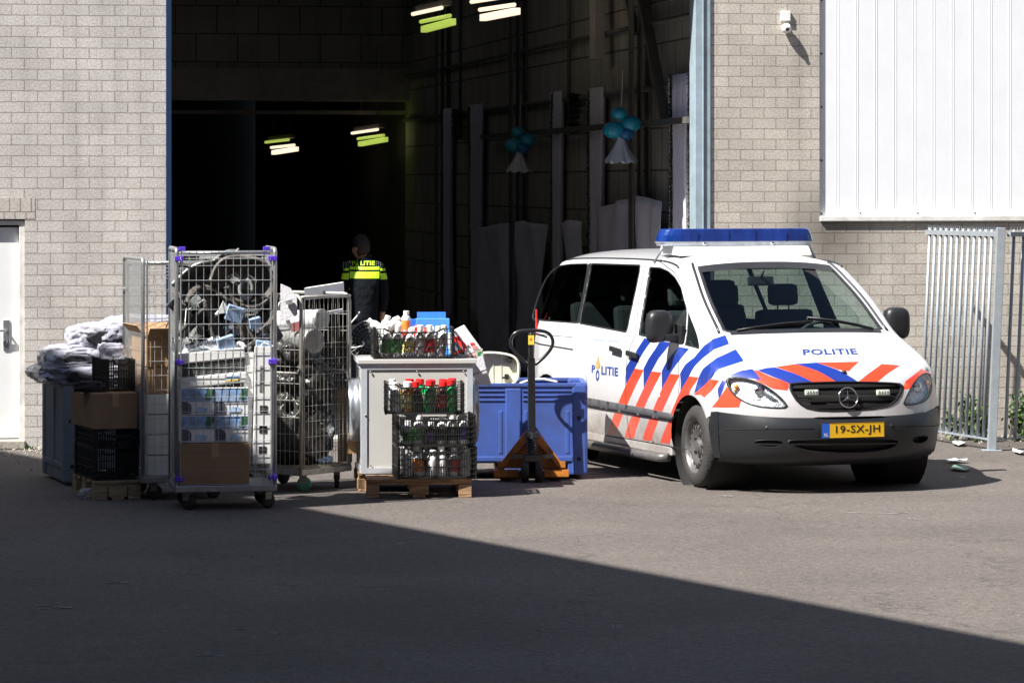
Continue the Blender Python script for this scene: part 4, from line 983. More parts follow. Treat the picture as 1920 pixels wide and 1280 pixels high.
for mir in (0, 1):
    b_ = panel(S, loop, [], [], .05, .014, .018)
    if mir: b_ = mirror_bm(b_)
    bmobj(b_, 'side_trim', M['v_trim'], van)
for q, nm in (((469, 606), 0), ((543, 626), 1)):
    p = trace(S, c6(q))[0]; c = S(*p)
    for mir in (1, -1):
        m = MB(); cy = c.y*mir; sgn = -1 if mir == 1 else 1
        m.box((c.x, cy+sgn*.022, c.z), (.23, .026, .046), (0, R(4), 0), bev=.012); m.box((c.x, cy+sgn*.006, c.z), (.12, .012, .022), (0, R(4), 0)); hd = m.build('door_handle', M['v_black'], van)
        m = MB(); m.sphere((c.x, cy+sgn*-.012, c.z+.006), .05, sub=3, sc=(.8, .36, 1)); m.build('handle_cup', M['v_white'], hd)
p = trace(S, [(1236, 742)])[0]; m = MB(); m.sphere(S(*p), .014, sub=2, sc=(1, .5, 1)); m.build('side_lamp', M['trim'], van)
# roof gutter strips, sill and side step tube
for sg in (-1, 1):
    pts = []
    k = 4.6
    while k < 10: r_ = row(k); pts.append(Vector((r_[2], sg*(Wd(r_[2], r_[3])-.012), r_[3]+.008))); k += .25
    m = MB(); m.tube(pts, (.010, .007), 6); m.build('roof_gutter', M['v_black'] , van)
    pts = []
    k = 9.4
    while k < 12.01: pts.append(off(T, S_of(k), sg*TS*(WT+.05+(k-10)/2*(WB-WT)), .003)); k += .2
    m = MB(); m.tube(pts, (.012, .006), 6); m.build('pillar_seal', M['v_black'], van)
    m = MB(); m.tube([(-.50, sg*.93, .20), (-.56, sg*.985, .195), (-1.2, sg*.99, .19), (-2.6, sg*.99, .19), (-2.70, sg*.94, .20)], .035, 12); m.build('side_step', M['steelrim'], van)
    m = MB(); m.box((-1.6, sg*.90, .25), (2.3, .06, .07), bev=.01); m.build('sill', M['v_white'], van)
m = MB(); m.box((-1.75, 0, .30), (4.0, 1.5, .12)); m.box((.30, 0, .36), (.5, .9, .16)); m.build('underbody', M['slot'], van)
for xc in (0, -3.2):
    for sg in (-1, 1):
        m = MB(); m.lathe([(.40, 0), (.40, .34), (.01, .34)], Matrix.Translation((xc, sg*.925, .33)) @ Matrix.Rotation(R(90*sg), 4, 'X'), 28); wh_ = m.build('wheel_housing', M['slot'], van)
# ---- wheels
def wheel(x, y, steer, sg, nm='wheel'):
    Mx = Matrix.Translation((x, y, .325)) @ Matrix.Rotation(steer, 4, 'Z') @ Matrix.Rotation(R(90)*sg, 4, 'X')   # local +z = outward
    m = MB(); m.lathe([(.205, -.10), (.25, -.105), (.295, -.10), (.318, -.075), (.325, -.05), (.325, .05), (.318, .078), (.295, .10), (.25, .106), (.212, .10), (.205, .085), (.205, -.10)], Mx, 44)
    for q in (-.035, 0, .035): m.tube([Mx @ Vector((math.cos(6.2832*k/44)*.3255, math.sin(6.2832*k/44)*.3255, q)) for k in range(44)], (.003, .003), 4, True, 1)
    wh = m.build(nm, [M['tyre'], M['slot']], van)
    m = MB(); m.lathe([(.212, .10), (.205, .096), (.196, .075), (.190, .05), (.182, .045), (.165, .070), (.150, .078), (.120, .072), (.095, .055), (.075, .050), (.060, .052), (.050, .075), (.030, .080), (.0, .080)], Mx, 44)
    rim = m.build('rim', M['steelrim'], wh)
    m = MB()
    for k in range(16):
        a = 6.2832*k/16; c = Vector((math.cos(a)*.160, math.sin(a)*.160, .068)); n = 10
        tang = Vector((-math.sin(a), math.cos(a), 0)); rad = Vector((math.cos(a), math.sin(a), -.28))
        vs = [m.bm.verts.new(Mx @ (c+tang*math.cos(6.2832*j/n)*.015+rad*math.sin(6.2832*j/n)*.021+Vector((0, 0, .0105)))) for j in range(n)]; m.bm.faces.new(vs)
    for k in range(5):
        a = 6.2832*k/5; c = Vector((math.cos(a)*.085, math.sin(a)*.085, .055)); m.cyl(Mx @ c, Mx @ (c+Vector((0, 0, .016))), .011, seg=6)
    m.build('rim_hole', M['slot'], rim)
for x, y, s_ in ((0, -.825, R(-3)), (0, .825, R(-3)), (-3.2, -.84, 0), (-3.2, .84, 0)):
    wheel(x, y, s_, 1 if y > 0 else -1) if False else wheel(x, y, s_, -1 if y > 0 else 1)
# ---- mirrors
for sg in (-1, 1):

    m = MB(); q = bmesh.ops.create_icosphere(m.bm, subdivisions=4, radius=1)
    for v in q['verts']:
        c = v.co; k = [math.copysign(abs(t)**.62, t) for t in c]; x, y, z = k[0]*.085, k[1]*.112, k[2]*.128
        z *= 1-.12*(k[1]*-1+1)/2 if False else 1
        if x < 0: x *= .35
        z -= .018*(k[1]) if z < 0 else 0
        v.co = Vector((x, y, z))
    for f in m.bm.faces: f.smooth = True

    for v in m.bm.verts: v.co = Vector((-.44+v.co.x, sg*(1.045+v.co.y*1.0), 1.25+v.co.z))
    if sg < 0: bmesh.ops.reverse_faces(m.bm, faces=m.bm.faces[:])

    mr = m.build('side_mirror', M['v_black'], van)
    m = MB(); m.box((-.40, sg*.945, 1.165), (.10, .15, .055), bev=.018); m.box((-.38, sg*.895, 1.19), (.14, .03, .15), bev=.012); m.build('mirror_arm', M['v_black'], mr)
    m = MB(); m.box((-.478, sg*1.045, 1.25), (.004, .18, .20), bev=.0015); m.build('mirror_glass', M['chrome'], mr)
# ---- light bar

xb = -1.32; hb = .69
def capsule(m, x, z0, z1, hw, dx, tap, mi=0, sec=28):
    rings = []
    for z, k in ((z0, 1), ((z0+z1)/2, 1-.35*tap), (z1-.012, 1-tap), (z1, 1-tap*1.6)):
        rg = []
        for j in range(sec):
            a = 2*math.pi*j/sec; cx_ = math.copysign(abs(math.cos(a))**.45, math.cos(a)); sx_ = math.copysign(abs(math.sin(a))**.45, math.sin(a))
            rg.append(m.bm.verts.new((x+cx_*dx*(.4+.6*k), sx_*hw*k, z)))
        rings.append(rg)
    for A_, B_ in zip(rings, rings[1:]):
        for j in range(sec): f = m.bm.faces.new((A_[j], A_[(j+1) % sec], B_[(j+1) % sec], B_[j])); f.material_index = mi; f.smooth = False
    m.bm.faces.new(rings[-1]); m.bm.faces.new(rings[0][::-1])
m = MB(); capsule(m, xb, 1.905, 2.012, hb, .14, .05); lb = m.build('light_bar', M['bar_blue'], van, .006)
m = MB(); capsule(m, xb, 1.872, 1.905, hb*.985, .142, -.015); m.build('clear_base', M['bar_clear'], lb)
for y in (-.40, -.12, .12, .40): m = MB(); m.box((xb+.140, y, 1.95), (.007, .007, .085)); m.build('lens_divider', M['bar_blue'], lb)
for y in (-.33, .28): m = MB(); m.sphere((xb+.14, y, 1.887), .020, sub=2, sc=(.5, 1, .7)); m.build('work_light', M['chrome'], lb)
m = MB(); m.prism([(-.20, 1.80), (.24, 1.79), (.17, 1.868), (-.16, 1.872)], 'y', -.60, .60); q = m.build('roof_fairing', M['v_white'], van, .012); q.location = (xb, 0, 0)
for sg in (-1, 1):
    m = MB(); m.bar((xb+.05, sg*.64, 1.88), (xb+.02, sg*.735, 1.735), .03, .012); m.build('mount_bracket', M['galv'], lb)
# ---- number plate
pc = trace(T, [(1597, 805.5)])[0]; c = off(T, pc[0], 0, .030); c.y = 0.0
PM = Matrix.Translation(c)
m = MB(); m.box((0, 0, 0), (.012, .54, .128), bev=.003); pl = m.build('plate_holder', M['v_black'], bump); pl.location = c
m = MB(); m.box((.008, .03, 0), (.004, .46, .110)); pm_ = m.build('plate', M['plate_y'], pl)
m = MB(); m.box((.008, -.23, 0), (.004, .06, .110)); m.build('plate_band', M['plate_b'], pl)
put_text('19-SX-JH', 'plate_number', M['ink'], pl, lambda u, v: Vector((.0115, -.150+.375*u, -.038+.076*v)), .012)
put_text('NL', 'plate_country', M['ink_white'], pl, lambda u, v: Vector((.0115, -.248+.034*u, -.045+.028*v)), .012)
m = MB()
for a in (-1, 1):
    m.box((.0082, .03, a*.0535), (.0055, .462, .003), mi=0)
m.build('plate_edge', M['plate_y'], pl)
# ---- lettering
def affine_text(ch, body_, A_, B_, C_, nm, m_, bold=.0, o=.003):
    a, b, c_ = trace(ch, [A_, B_, C_])
    f = lambda u, v: off(ch, a[0]+(b[0]-a[0])*u+(c_[0]-a[0])*v, a[1]+(b[1]-a[1])*u+(c_[1]-a[1])*v, o)
    return put_text(body_, nm, m_, body, f, bold)
affine_text(T, 'POLITIE', (1506, 666), (1609, 664.5), (1504, 655), 'bonnet_lettering', M['ink_blue'], .03)
affine_text(S, 'P', *cE((212, 590), (238, 593), (214, 528)), 'side_lettering', M['ink_blue'], .03)
affine_text(S, 'LITIE', *cE((290, 605), (424, 620), (290, 536)), 'side_lettering', M['ink_blue'], .03)
affine_text(S, 'waakzaam en dienstbaar', *cE((232, 333), (428, 348), (233, 311)), 'side_motto', mat('pale blue print', (.20, .30, .62), .5, 0, 0), .0)
for a in ((224, 318), (434, 332)):
    q = trace(S, cE(a))[0]; bmobj(strip(S, [(q[0], q[1]-.012), (q[0]+.003, q[1]+.014)], .006, .003), 'motto_mark', M['ink_red'], body)
fl = smooth_loop(trace(S, cE((258, 562), (240, 545), (245, 520), (254, 500), (262, 470), (266, 452), (270, 490), (282, 515), (280, 540), (270, 558))), 1)
bmobj(panel(S, fl, [], [], .02, .003), 'flame_emblem', M['gold'], body)
for pts in (((262, 480), (250, 520), (262, 545)), ((268, 500), (276, 525), (266, 548))): bmobj(strip(S, trace(S, cE(*pts)), .006, .0045), 'flame_line', M['v_white'], body)
rc = trace(S, cE((259, 612)))[0]; ring = lambda r: [(rc[0]+math.cos(k*.3927)*r, rc[1]+math.sin(k*.3927)*r*1.15) for k in range(16)]
bmobj(panel(S, ring(.040), [ring(.022)], [], .015, .003), 'emblem_ring', M['ink_blue'], body)
m = MB(); m.sphere(off(T, *trace(T, c7((906, 704)))[0], 0), .022, sub=3, sc=(1, 1, .6)); m.build('washer_cap', M['v_black'], van)
# ---- tail lamps, reflector
for sg in (-1, 1):
    m = MB(); m.box((-3.675, sg*(Wd(-3.675, 1.02)-.008), 1.02), (.016, .014, .50), bev=.004); m.build('tail_lamp', M['ink_red'], van)
q = trace(S, [(1091, 704)])[0]
fc = [(q[0]+math.cos(k*.3927)*.12, q[1]-.06+math.sin(k*.3927)*.12) for k in range(16)]
bmobj(panel(S, fc, [], [], .03, .0035), 'fuel_flap', M['v_white'], body)
# ---- inside
m = MB(); m.box((-1.7, 0, .46), (3.6, 1.7, .04)); m.build('floor', M['v_int'], van)
m = MB(); m.prism([(.02, 1.16), (-.10, 1.185), (-.42, 1.10), (-.50, .95), (-.40, .70), (.05, .70)], 'y', -.70, .70); db = m.build('dashboard', M['v_int'], van, .02)
m = MB(); m.box((-.40, -.02, 1.13), (.12, .17, .12), (0, R(-15), 0), bev=.01); m.build('console_unit', M['v_int'], db)
m = MB(); m.box((-.46, -.02, 1.135), (.004, .12, .07)); m.build('console_screen', mat('grey screen', (.35, .42, .44), .3, 0, .1, 9), db)
c = Vector((-.60, .40, 1.10)); ax = Matrix.Translation(c) @ Matrix.Rotation(R(-58), 4, 'Y')
m = MB(); m.tube([ax @ Vector((math.cos(6.2832*k/28)*.19, math.sin(6.2832*k/28)*.19, 0)) for k in range(28)], .014, 8, True); m.bar(ax @ Vector((0, -.18, 0)), ax @ Vector((0, .18, 0)), .03, .02); m.cyl(ax @ Vector((0, 0, 0)), ax @ Vector((0, 0, -.25)), .03); m.build('steering_wheel', M['v_int'], van)
def seat(x, y, wd, n=1):
    m = MB(); m.box((x, y, .74), (.50, wd, .16), bev=.04); m.box((x-.27, y, 1.05), (.13, wd, .58), (0, R(-10), 0), bev=.045); s_ = m.build('seat', M['v_seat'], van)
    for k in range(n):
        yy = y+(k-(n-1)/2)*wd/max(1, n)
        m = MB(); m.box((x-.335, yy, 1.46), (.10, .26, .18), (0, R(-8), 0), bev=.045); m.cyl((x-.32, yy-.05, 1.30), (x-.33, yy-.05, 1.40), .006); m.cyl((x-.32, yy+.05, 1.30), (x-.33, yy+.05, 1.40), .006); m.build('headrest', M['v_seat'], s_)
seat(-.95, .42, .50); seat(-.95, -.30, .72, 2); seat(-2.2, 0, 1.2, 3); seat(-3.1, 0, 1.3, 3)
m = MB(); q = trace(T, c7((530, 300)))[0]; c = off(T, S_of(10.35), -.06, -.06); m.box((c.x-.02, -.10, c.z-.02), (.04, .22, .075), (0, R(-10), 0), bev=.012); m.cyl((c.x-.01, -.10, c.z), (c.x+.04, -.10, c.z+.07), .01); m.build('rear_view_mirror', M['v_black'], van)
m = MB(); m.box((-1.25, .0, 1.70), (.18, 1.25, .05), bev=.01); m.build('roof_lining', M['v_int'], van)
# ================================================================ PALLETS, CAGES, BINS, GOODS
def pallet(label, c, rz, wd, dp, m_='wood', h=.145, group='wooden pallets'):
    t = thing('pallet', label, 'pallet', c, rz, group); ny = max(3, int(dp/.14)); n = 0
    for i in range(ny):
        y = -dp/2+.05+(dp-.10)*i/(ny-1); m = MB(); m.box((0, y, h-.011), (wd, .098, .022), (0, 0, random.uniform(-.006, .006))); m.build('deck_board', M[m_], t, .003)
    for j in (-1, 0, 1):
        for k in (-1, 0, 1):
            m = MB(); m.box((j*(wd/2-.05), k*(dp/2-.06), .061), (.10 if j else .145, .12, .078)); m.build('block', M[m_], t, .004)
    for k in (-1, 0, 1):
        m = MB(); m.box((0, k*(dp/2-.06), h-.034), (wd-.002, .098, .020)); m.build('stringer_board', M[m_], t, .003)
    for j in (-1, 0, 1):
        m = MB(); m.box((j*(wd/2-.05), 0, .011), (.098, dp, .020)); m.build('bottom_board', M[m_], t, .003)
    return t
def mesh_panel(m, P0, ux, uz, W_, H_, dx, dz, r=.0021):
    P0, ux, uz = Vector(P0), Vector(ux), Vector(uz); n = ux.cross(uz).normalized()*r*2
    k = max(1, round(W_/dx))
    for i in range(k+1): a = P0+ux*(W_*i/k); m.cyl(a, a+uz*H_, r, seg=4, caps=False)
    k = max(1, round(H_/dz))
    for i in range(k+1): a = P0+uz*(H_*i/k)+n; m.cyl(a, a+ux*W_, r, seg=4, caps=False)
def caster(t, x, y, wheel_m='black_rub', r=.055, ang=0):
    m = MB(); m.box((x, y, .128), (.09, .08, .008)); m.box((x+.02*math.cos(ang), y+.02*math.sin(ang), .095), (.055, .05, .06), (0, 0, ang), bev=.004); a = Vector((-math.sin(ang), math.cos(ang), 0))
    cs = m.build('caster', M['dirty_metal'], t)
    c = Vector((x+.03*math.cos(ang), y+.03*math.sin(ang), r)); m = MB(); m.lathe([(0, -.019), (r*.6, -.019), (r-.006, -.017), (r, -.010), (r, .010), (r-.006, .017), (r*.6, .019), (0, .019)], Matrix.Translation(c) @ a.to_track_quat('Z', 'X').to_matrix().to_4x4(), 20)
    m.build('wheel', M[wheel_m], cs)
def cage(label, c, rz, wd, dp, h, style):
    t = thing('roll_cage', label, 'roll cage', c, rz, 'wire roll cages'); zb = .135; w2, d2 = wd/2, dp/2
    wm = M['wire'] if style != 'old' else M['old_wire']; tm = M['galv'] if style != 'old' else M['old_wire']
    m = MB()
    for y in (-d2, d2): m.box((0, y, zb+.02), (wd+.02, .035, .045))
    for x in (-w2, w2): m.box((x, 0, zb+.02), (.035, dp-.037, .044))
    m.box((0, 0, zb+.034), (wd-.036, dp-.036, .012)) if style != 'old' else m.box((0, 0, zb+.05), (wd-.02, dp-.02, .02), mi=1)
    m.build('base_frame', [tm, M['wood_dim']], t, .003)
    z0 = zb+.05; R_ = .015
    for x in (-w2, w2):      # side frames: a bent tube with a mesh infill
        rr = .06 if style == 'old' else .03; pts = [(x, -d2, zb)]
        pts += [(x, -d2, h-rr)]+[(x, -d2+rr*(1-math.cos(a*math.pi/8)), h-rr+rr*math.sin(a*math.pi/8)) for a in range(1, 5)]+[(x, d2-rr*(1-math.cos(a*math.pi/8)), h-rr+rr*math.sin(a*math.pi/8)) for a in (4, 3, 2, 1)]+[(x, d2, h-rr), (x, d2, zb)]
        m = MB(); m.tube(pts, R_, 10); m.cyl((x, -d2, z0+.55*(h-z0)), (x, d2, z0+.55*(h-z0)), .008) if style == 'old' else m.cyl((x, -d2, z0+.05), (x, d2, z0+.05), .008); sf = m.build('side_frame', tm, t)
        m = MB(); mesh_panel(m, (x, -d2+.02, z0), (0, 1, 0), (0, 0, 1), dp-.04, h-z0-.03, .05 if style == 'old' else (.030 if style == 'plain' else .042), .105 if style != 'old' else .125); m.build('side_mesh', wm, sf)
    for y, nm in ((-d2-.004, 'front_mesh'), (d2+.004, 'back_mesh')):
        top = h-.015 if nm == 'front_mesh' else h-.06
        m = MB(); mesh_panel(m, (-w2+.035, y, z0), (1, 0, 0), (0, 0, 1), wd-.07, top-z0, .0555 if style != 'old' else .048, .107 if style != 'old' else .12)
        for q in (-w2+.028, w2-.028): m.cyl((q, y, z0), (q, y, top), .0045, seg=6)
        if style != 'old':
            m.cyl((-w2+.03, y, top-.055), (w2-.03, y, top-.055), .003, seg=4)
            if nm == 'front_mesh': m.cyl((-w2+.02, y+.012, top-.014), (w2-.02, y+.012, top-.014), .0125, seg=10)
            else: m.cyl((-w2+.02, y, top), (w2-.02, y, top), .006, seg=6)
        else: m.cyl((-w2, y, top), (w2, y, top), R_*.9)
        m.build(nm, wm, t)
    if style == 'violet':
        for z in (h-.07, z0+.52*(h-z0), z0+.045):
            for x in (-w2, w2):
                sg = 1 if x < 0 else -1
                m = MB(); m.box((x+sg*.018, -d2-.004, z), (.064, .036, .036), bev=.004); m.cyl((x+sg*.032, -d2-.020, z+.009), (x+sg*.032, -d2-.025, z+.009), .004, mi=1); m.cyl((x+sg*.032, -d2-.020, z-.009), (x+sg*.032, -d2-.025, z-.009), .004, mi=1); m.build('clip', [M['purple'], M['chrome']], t)
        for x in (-w2+.04, w2-.06): m = MB(); m.box((x, -d2+.01, h+.002), (.05, .03, .03), bev=.004); m.build('clip', M['purple'], t)
    else:
        for z in (h-.25, zb+.25): m = MB(); m.box((-w2+.0, d2-.01, z), (.035, .035, .03), bev=.004); m.build('hinge', tm, t)
    for x in (-w2+.07, w2-.07):
        for y in (-d2+.07, d2-.07): caster(t, x, y, 'wheel_green' if (style == 'old' and x < 0 and y < 0) else 'black_rub', .058, random.uniform(-1, 1))
    return t
cB = Vector((-2.145, 25.66, 0)); rB = R(10)
LB = lambda x, y, z: cB+Vector((math.cos(rB)*x-math.sin(rB)*y, math.sin(rB)*x+math.cos(rB)*y, z))
cage('tall wire roll cage with violet clips, frontmost of the cages', cB, rB, .72, .60, 1.905, 'violet')
rA = R(17.5); uA = Vector((math.cos(rA), math.sin(rA), 0)); vA = Vector((-math.sin(rA), math.cos(rA), 0)); cA = Vector((-2.775, 26.08, 0))+uA*.30+vA*.36
LA = lambda x, y, z: cA+uA*x+vA*y+Vector((0, 0, z))
cage('wire roll cage with white cartons, half behind the frontmost cage', cA, rA, .60, .72, 1.815, 'plain')
cC = Vector((-1.739, 27.20, 0)); rC = R(53); uC = Vector((math.cos(rC), math.sin(rC), 0)); vC = Vector((-math.sin(rC), math.cos(rC), 0))
LC = lambda x, y, z: cC+uC*x+vC*y+Vector((0, 0, z))
cage('lower worn roll cage with a green front wheel, full of foil', cC, rC, .58, .72, 1.52, 'old')

def carton(label, c, rz, d, m_='card', name='cardboard_box', flap=False, group=None, tilt=(0, 0), tape=True, cat='box'):
    t = thing(name, label, cat, c, rz, group, rot=(tilt[0], tilt[1], rz)); w_, l_, h_ = d
    m = MB()
    if flap:
        th = .006
        m.box((0, 0, th/2), (w_, l_, th)); m.box((-w_/2+th/2, 0, h_/2+th/2), (th, l_, h_-th)); m.box((w_/2-th/2, 0, h_/2+th/2), (th, l_, h_-th)); m.box((0, -l_/2+th/2, h_/2+th/2), (w_-2*th, th, h_-th)); m.box((0, l_/2-th/2, h_/2+th/2), (w_-2*th, th, h_-th))
    else: m.box((0, 0, h_/2), d)
    m.build('carton', M[m_], t, .004)
    if flap:
        for sg, ax in ((-1, 'y'), (1, 'y'), (-1, 'x'), (1, 'x')):
            m = MB(); a = random.uniform(.5, 1.1)
            if ax == 'y': m.box((0, sg*(l_/2+math.sin(a)*.06), h_+math.cos(a)*.06), (w_*.96, .005, .12), (-sg*a, 0, 0))
            else: m.box((sg*(w_/2+math.sin(a)*.06), 0, h_+math.cos(a)*.06), (.005, l_*.96, .12), (0, sg*a, 0))
            m.build('flap', M[m_], t)
    elif tape:
        m = MB(); m.box((0, 0, h_+.0008), (.05, l_+.001, .0016)); m.box((0, -l_/2-.0009, h_-.05), (.05, .0018, .10)); m.build('tape', mat('parcel tape', (.38, .26, .15), .35, 0, .05, 9) if m_.startswith('card') else M['white_pl'], t)
    return t
# ---------- frontmost cage goods
carton('wide brown cardboard box on the floor of the frontmost cage', LB(-.08, -.08, .185), rB, (.50, .46, .30), 'card_dark')
snow = mat('snowy product print', (.70, .74, .80), .45, 0, .12, 6)
def product(label, x, z):
    t = thing('product_box', label, 'box', LB(x, -.14, z), rB, 'blue and white picture boxes')
    m = MB(); m.box((0, 0, .10), (.245, .30, .198)); m.build('carton', M['paper'], t, .003)
    def patch(pts, mt, nm, yy=-.1525):
        mm = MB(); mm.prism(pts, 'y', yy, yy+.002); mm.build(nm, mt, t)
    patch([(-.12, .12), (.12, .12), (.12, .193), (-.12, .193)], mat('printed sky blue', (.16, .30, .56), .4, 0, .6, 16, stain=(.5, .58, .7)), 'printed_sky')
    patch([(-.12, .118), (-.06, .135), (-.01, .12), (.05, .145), (.12, .125), (.12, .10), (-.12, .10)], mat('printed hills', (.30, .40, .58), .4, 0, .3, 14), 'printed_hills', -.1545)
    patch([(-.12, .01), (-.05, .01), (-.045, .06), (-.055, .085), (-.08, .098), (-.12, .10)], mat('printed dark unit', (.10, .11, .14), .4, 0, .3, 20), 'printed_unit', -.1548)
    patch([(.05, .115), (.058, .135), (.05, .15), (.066, .163), (.07, .188), (.118, .19), (.118, .15), (.10, .14), (.105, .12), (.08, .11)], mat('printed tree green', (.05, .13, .08), .6, 0, .5, 40), 'printed_tree', -.1565)
    patch([(-.02, .02), (.06, .02), (.07, .05), (.0, .06)], mat('printed pale blue', (.36, .50, .70), .4, 0, .3, 20), 'printed_snow', -.1548)
product('picture box in the frontmost cage, lower row on the left', -.205, .49); product('picture box in the frontmost cage, lower row on the right', .045, .49)
product('picture box in the frontmost cage, upper row on the left', -.205, .692); product('picture box in the frontmost cage, upper row on the right', .045, .692)
def ac_unit(label, c, rot, d):
    t = thing('air_unit', label, 'appliance', c, 0, None, rot=rot); w_, l_, h_ = d
    m = MB(); m.box((0, 0, h_*.16), (w_, l_, h_*.30), bev=.01); m.box((0, 0, h_*.84), (w_, l_, h_*.30), bev=.01); m.box((0, .02, h_*.5), (w_*.96, l_*.9, h_*.40)); m.build('housing', M['white_pl'], t)
    m = MB(); m.box((0, -l_*.43, h_*.5), (w_*.93, .004, h_*.36)); m.build('grille_back', M['slot'], t)
    m = MB()
    for k in range(7): m.box((0, -l_*.455, h_*(.345+.052*k)), (w_*.92, .012, .004), (.5, 0, 0))
    m.build('louvre', M['dirty_metal'], t)
    m = MB(); m.box((w_*.28, -l_*.5-.002, h_*.14), (.10, .003, h_*.17)); m.box((w_*.28, -l_*.5-.004, h_*.10), (.10, .003, .012), mi=1); m.build('label', [M['pale_blue'], M['sticker']], t)
ac_unit('white air unit with black louvres lying on the picture boxes', LB(-.09, -.11, .905), (0, R(-5), rB), (.50, .34, .26))
def tall_unit(label, c, rz, hgt):
    t = thing('slotted_unit', label, 'appliance', c, rz, None, rot=(0, R(1.5), rz)); m = MB(); m.box((0, 0, hgt/2), (.14, .34, hgt), bev=.006); m.box((-.11, .02, hgt*.48), (.07, .30, hgt*.93), bev=.006); m.build('housing', M['white_pl'], t)
    for z in (.10, .28, .46): m = MB(); m.box((.00, -.172, z*hgt/.62*.6+.02), (.055, .004, .05)); m.build('vent_opening', M['slot'], t)
    m = MB()
    for z in (.10, .28, .46): m.box((.00, -.1745, z*hgt/.62*.6+.02), (.045, .003, .004))
    for k in range(14): m.box((-.02, -.172, hgt*.62+.014*k), (.03, .004, .006))
    m.build('vent_slot', M['dirty_metal'], t)
tall_unit('upright white slotted unit at the right side of the frontmost cage', LB(.265, -.13, .33), rB, .86)
def band(label, pts, wd, th, m_='duct', name='rubber_band', cat='rubber strip', group='curled dark rubber strips in the frontmost cage'):
    # a wide flat ribbon following pts (local cage coords, x and z), its width along y
    P = [Vector(p) for p in pts]; sm = P
    for _ in range(3):
        o = [sm[0]]
        for a, b in zip(sm, sm[1:]): o += [a*.75+b*.25, a*.25+b*.75]
        sm = o+[sm[-1]]
    m = MB(); n = len(sm); rows = []
    for i, p in enumerate(sm):
        a = sm[max(0, i-1)]; b = sm[min(n-1, i+1)]; t = (b-a).normalized(); nn = Vector((0, 1, 0)).cross(t).normalized(); ww = wd*(1+.1*math.sin(i*.5)); lip = nn*th*1.2; tw = nn*ww*.24
        prof = [Vector((0, -ww*.38, 0))+lip-tw, Vector((0, -ww*.38, 0))-tw, Vector((0, ww*.38, 0))+tw, Vector((0, ww*.38, 0))+lip+tw]
        rows.append([m.bm.verts.new(p+q) for q in prof])
    for A_, B_ in zip(rows, rows[1:]):
        for k in range(3): f = m.bm.faces.new((A_[k], A_[k+1], B_[k+1], B_[k])); f.smooth = True
    o = m.build(name, M[m_]); s_ = o.modifiers.new('s', 'SOLIDIFY'); s_.thickness = th; o.location = LB(0, 0, 0); o.rotation_euler = (0, 0, rB); tag(o, label, cat, group); return o
# frame of the frontmost cage: photo pixel -> local x,z on a plane inside it
def CBp(px, py, y=-.1): 
    k = (px-960)/FPX; o = LB(0, y, 0); a = (k*o.y-o.x)/(math.cos(rB)-k*math.sin(rB)); Y = o.y+a*math.sin(rB); return Vector((a, y, CAMH-(py-HORY)*Y/FPX))
pth = lambda y, *q: [CBp(a, b, y) for a, b in q]
band('pale grey topmost strip sloping down to the left of the frontmost cage', pth(-.05, (338, 545), (355, 520), (400, 508), (425, 492), (450, 486)), .34, .010, 'dirty_metal')
band('large ring-shaped rubber strip near the top of the frontmost cage', pth(-.12, (404, 535), (410, 505), (440, 490), (480, 497), (502, 520), (500, 548), (478, 563), (450, 560), (425, 545), (400, 528), (370, 528), (350, 540), (338, 560)), .22, .012)
band('long rubber strip hanging in a loop through the middle of the frontmost cage', pth(-.16, (510, 550), (508, 580), (495, 605), (470, 630), (450, 648), (425, 648), (405, 625), (398, 590), (392, 560), (375, 540)), .16, .012)
band('rubber strip crossing down from the middle of the frontmost cage to its right corner', pth(-.18, (420, 540), (435, 575), (455, 610), (480, 660), (500, 700)), .13, .012)
band('dark strip slanting from the left edge of the frontmost cage up to its middle', pth(-.20, (337, 630), (360, 606), (388, 580)), .10, .014, 'black_rub')
def hood(label, px, py, s, rot, y=-.1, m_='foil', seed=0):
    s *= 1.35; p = CBp(px, py, y); t = thing('lamp_hood', label, 'lamp hood', LB(p.x, p.y, p.z), 0, 'bent metal lamp hoods in the frontmost cage', rot=rot)
    random.seed(seed); m = MB(); nx, ny = 9, 7; rows = []
    for i in range(nx):
        a = (i/(nx-1)-.5)*2.4; rows.append([m.bm.verts.new((math.sin(a)*s*.55, (j/(ny-1)-.5)*s*1.2, -math.cos(a)*s*.35+random.uniform(-.05, .05)*s*.5)) for j in range(ny)])
    for i in range(nx-1):
        for j in range(ny-1): f = m.bm.faces.new((rows[i][j], rows[i+1][j], rows[i+1][j+1], rows[i][j+1])); f.smooth = (i+j) % 3 != 0
    q = m.build('reflector', M[m_], t); so = q.modifiers.new('s', 'SOLIDIFY'); so.thickness = .003
    m = MB(); m.cyl((0, -s*.35, -s*.15), (0, -s*.62, -s*.12), s*.10); m.cyl((0, -s*.62, -s*.12), (0, -s*.7, -s*.12), s*.065, mi=1); m.build('lamp_socket', [M['white_pl'], M['slot']], t)
HS = 1.35
hood('hood by the left edge of the frontmost cage, halfway up', 352, 640, .17, (.5, .4, .3), seed=1)
hood('hood just above the left end of the white air unit', 385, 655, .18, (-.4, .8, 1.2), seed=2)
hood('crumpled hood in the very middle of the frontmost cage', 435, 620, .20, (.9, -.5, .4), -.16, seed=3)
hood('hood leaning at the right edge of the frontmost cage, halfway up', 492, 650, .17, (.2, .9, -.6), seed=4)
hood('darker hood inside the large ring-shaped strip', 445, 535, .18, (1.2, .2, .1), .02, 'dirty_metal', 5)
hood('small hood low at the left above the cartons', 362, 675, .13, (.4, -.8, .9), -.18, seed=6)
hood('hood behind the hanging loop at the right', 488, 600, .15, (-.3, .5, .6), -.02, 'dirty_metal', 7)
hood('dull hood behind the cloth-like left strip', 362, 590, .16, (.1, .9, .6), .1, 'dirty_metal', 8)
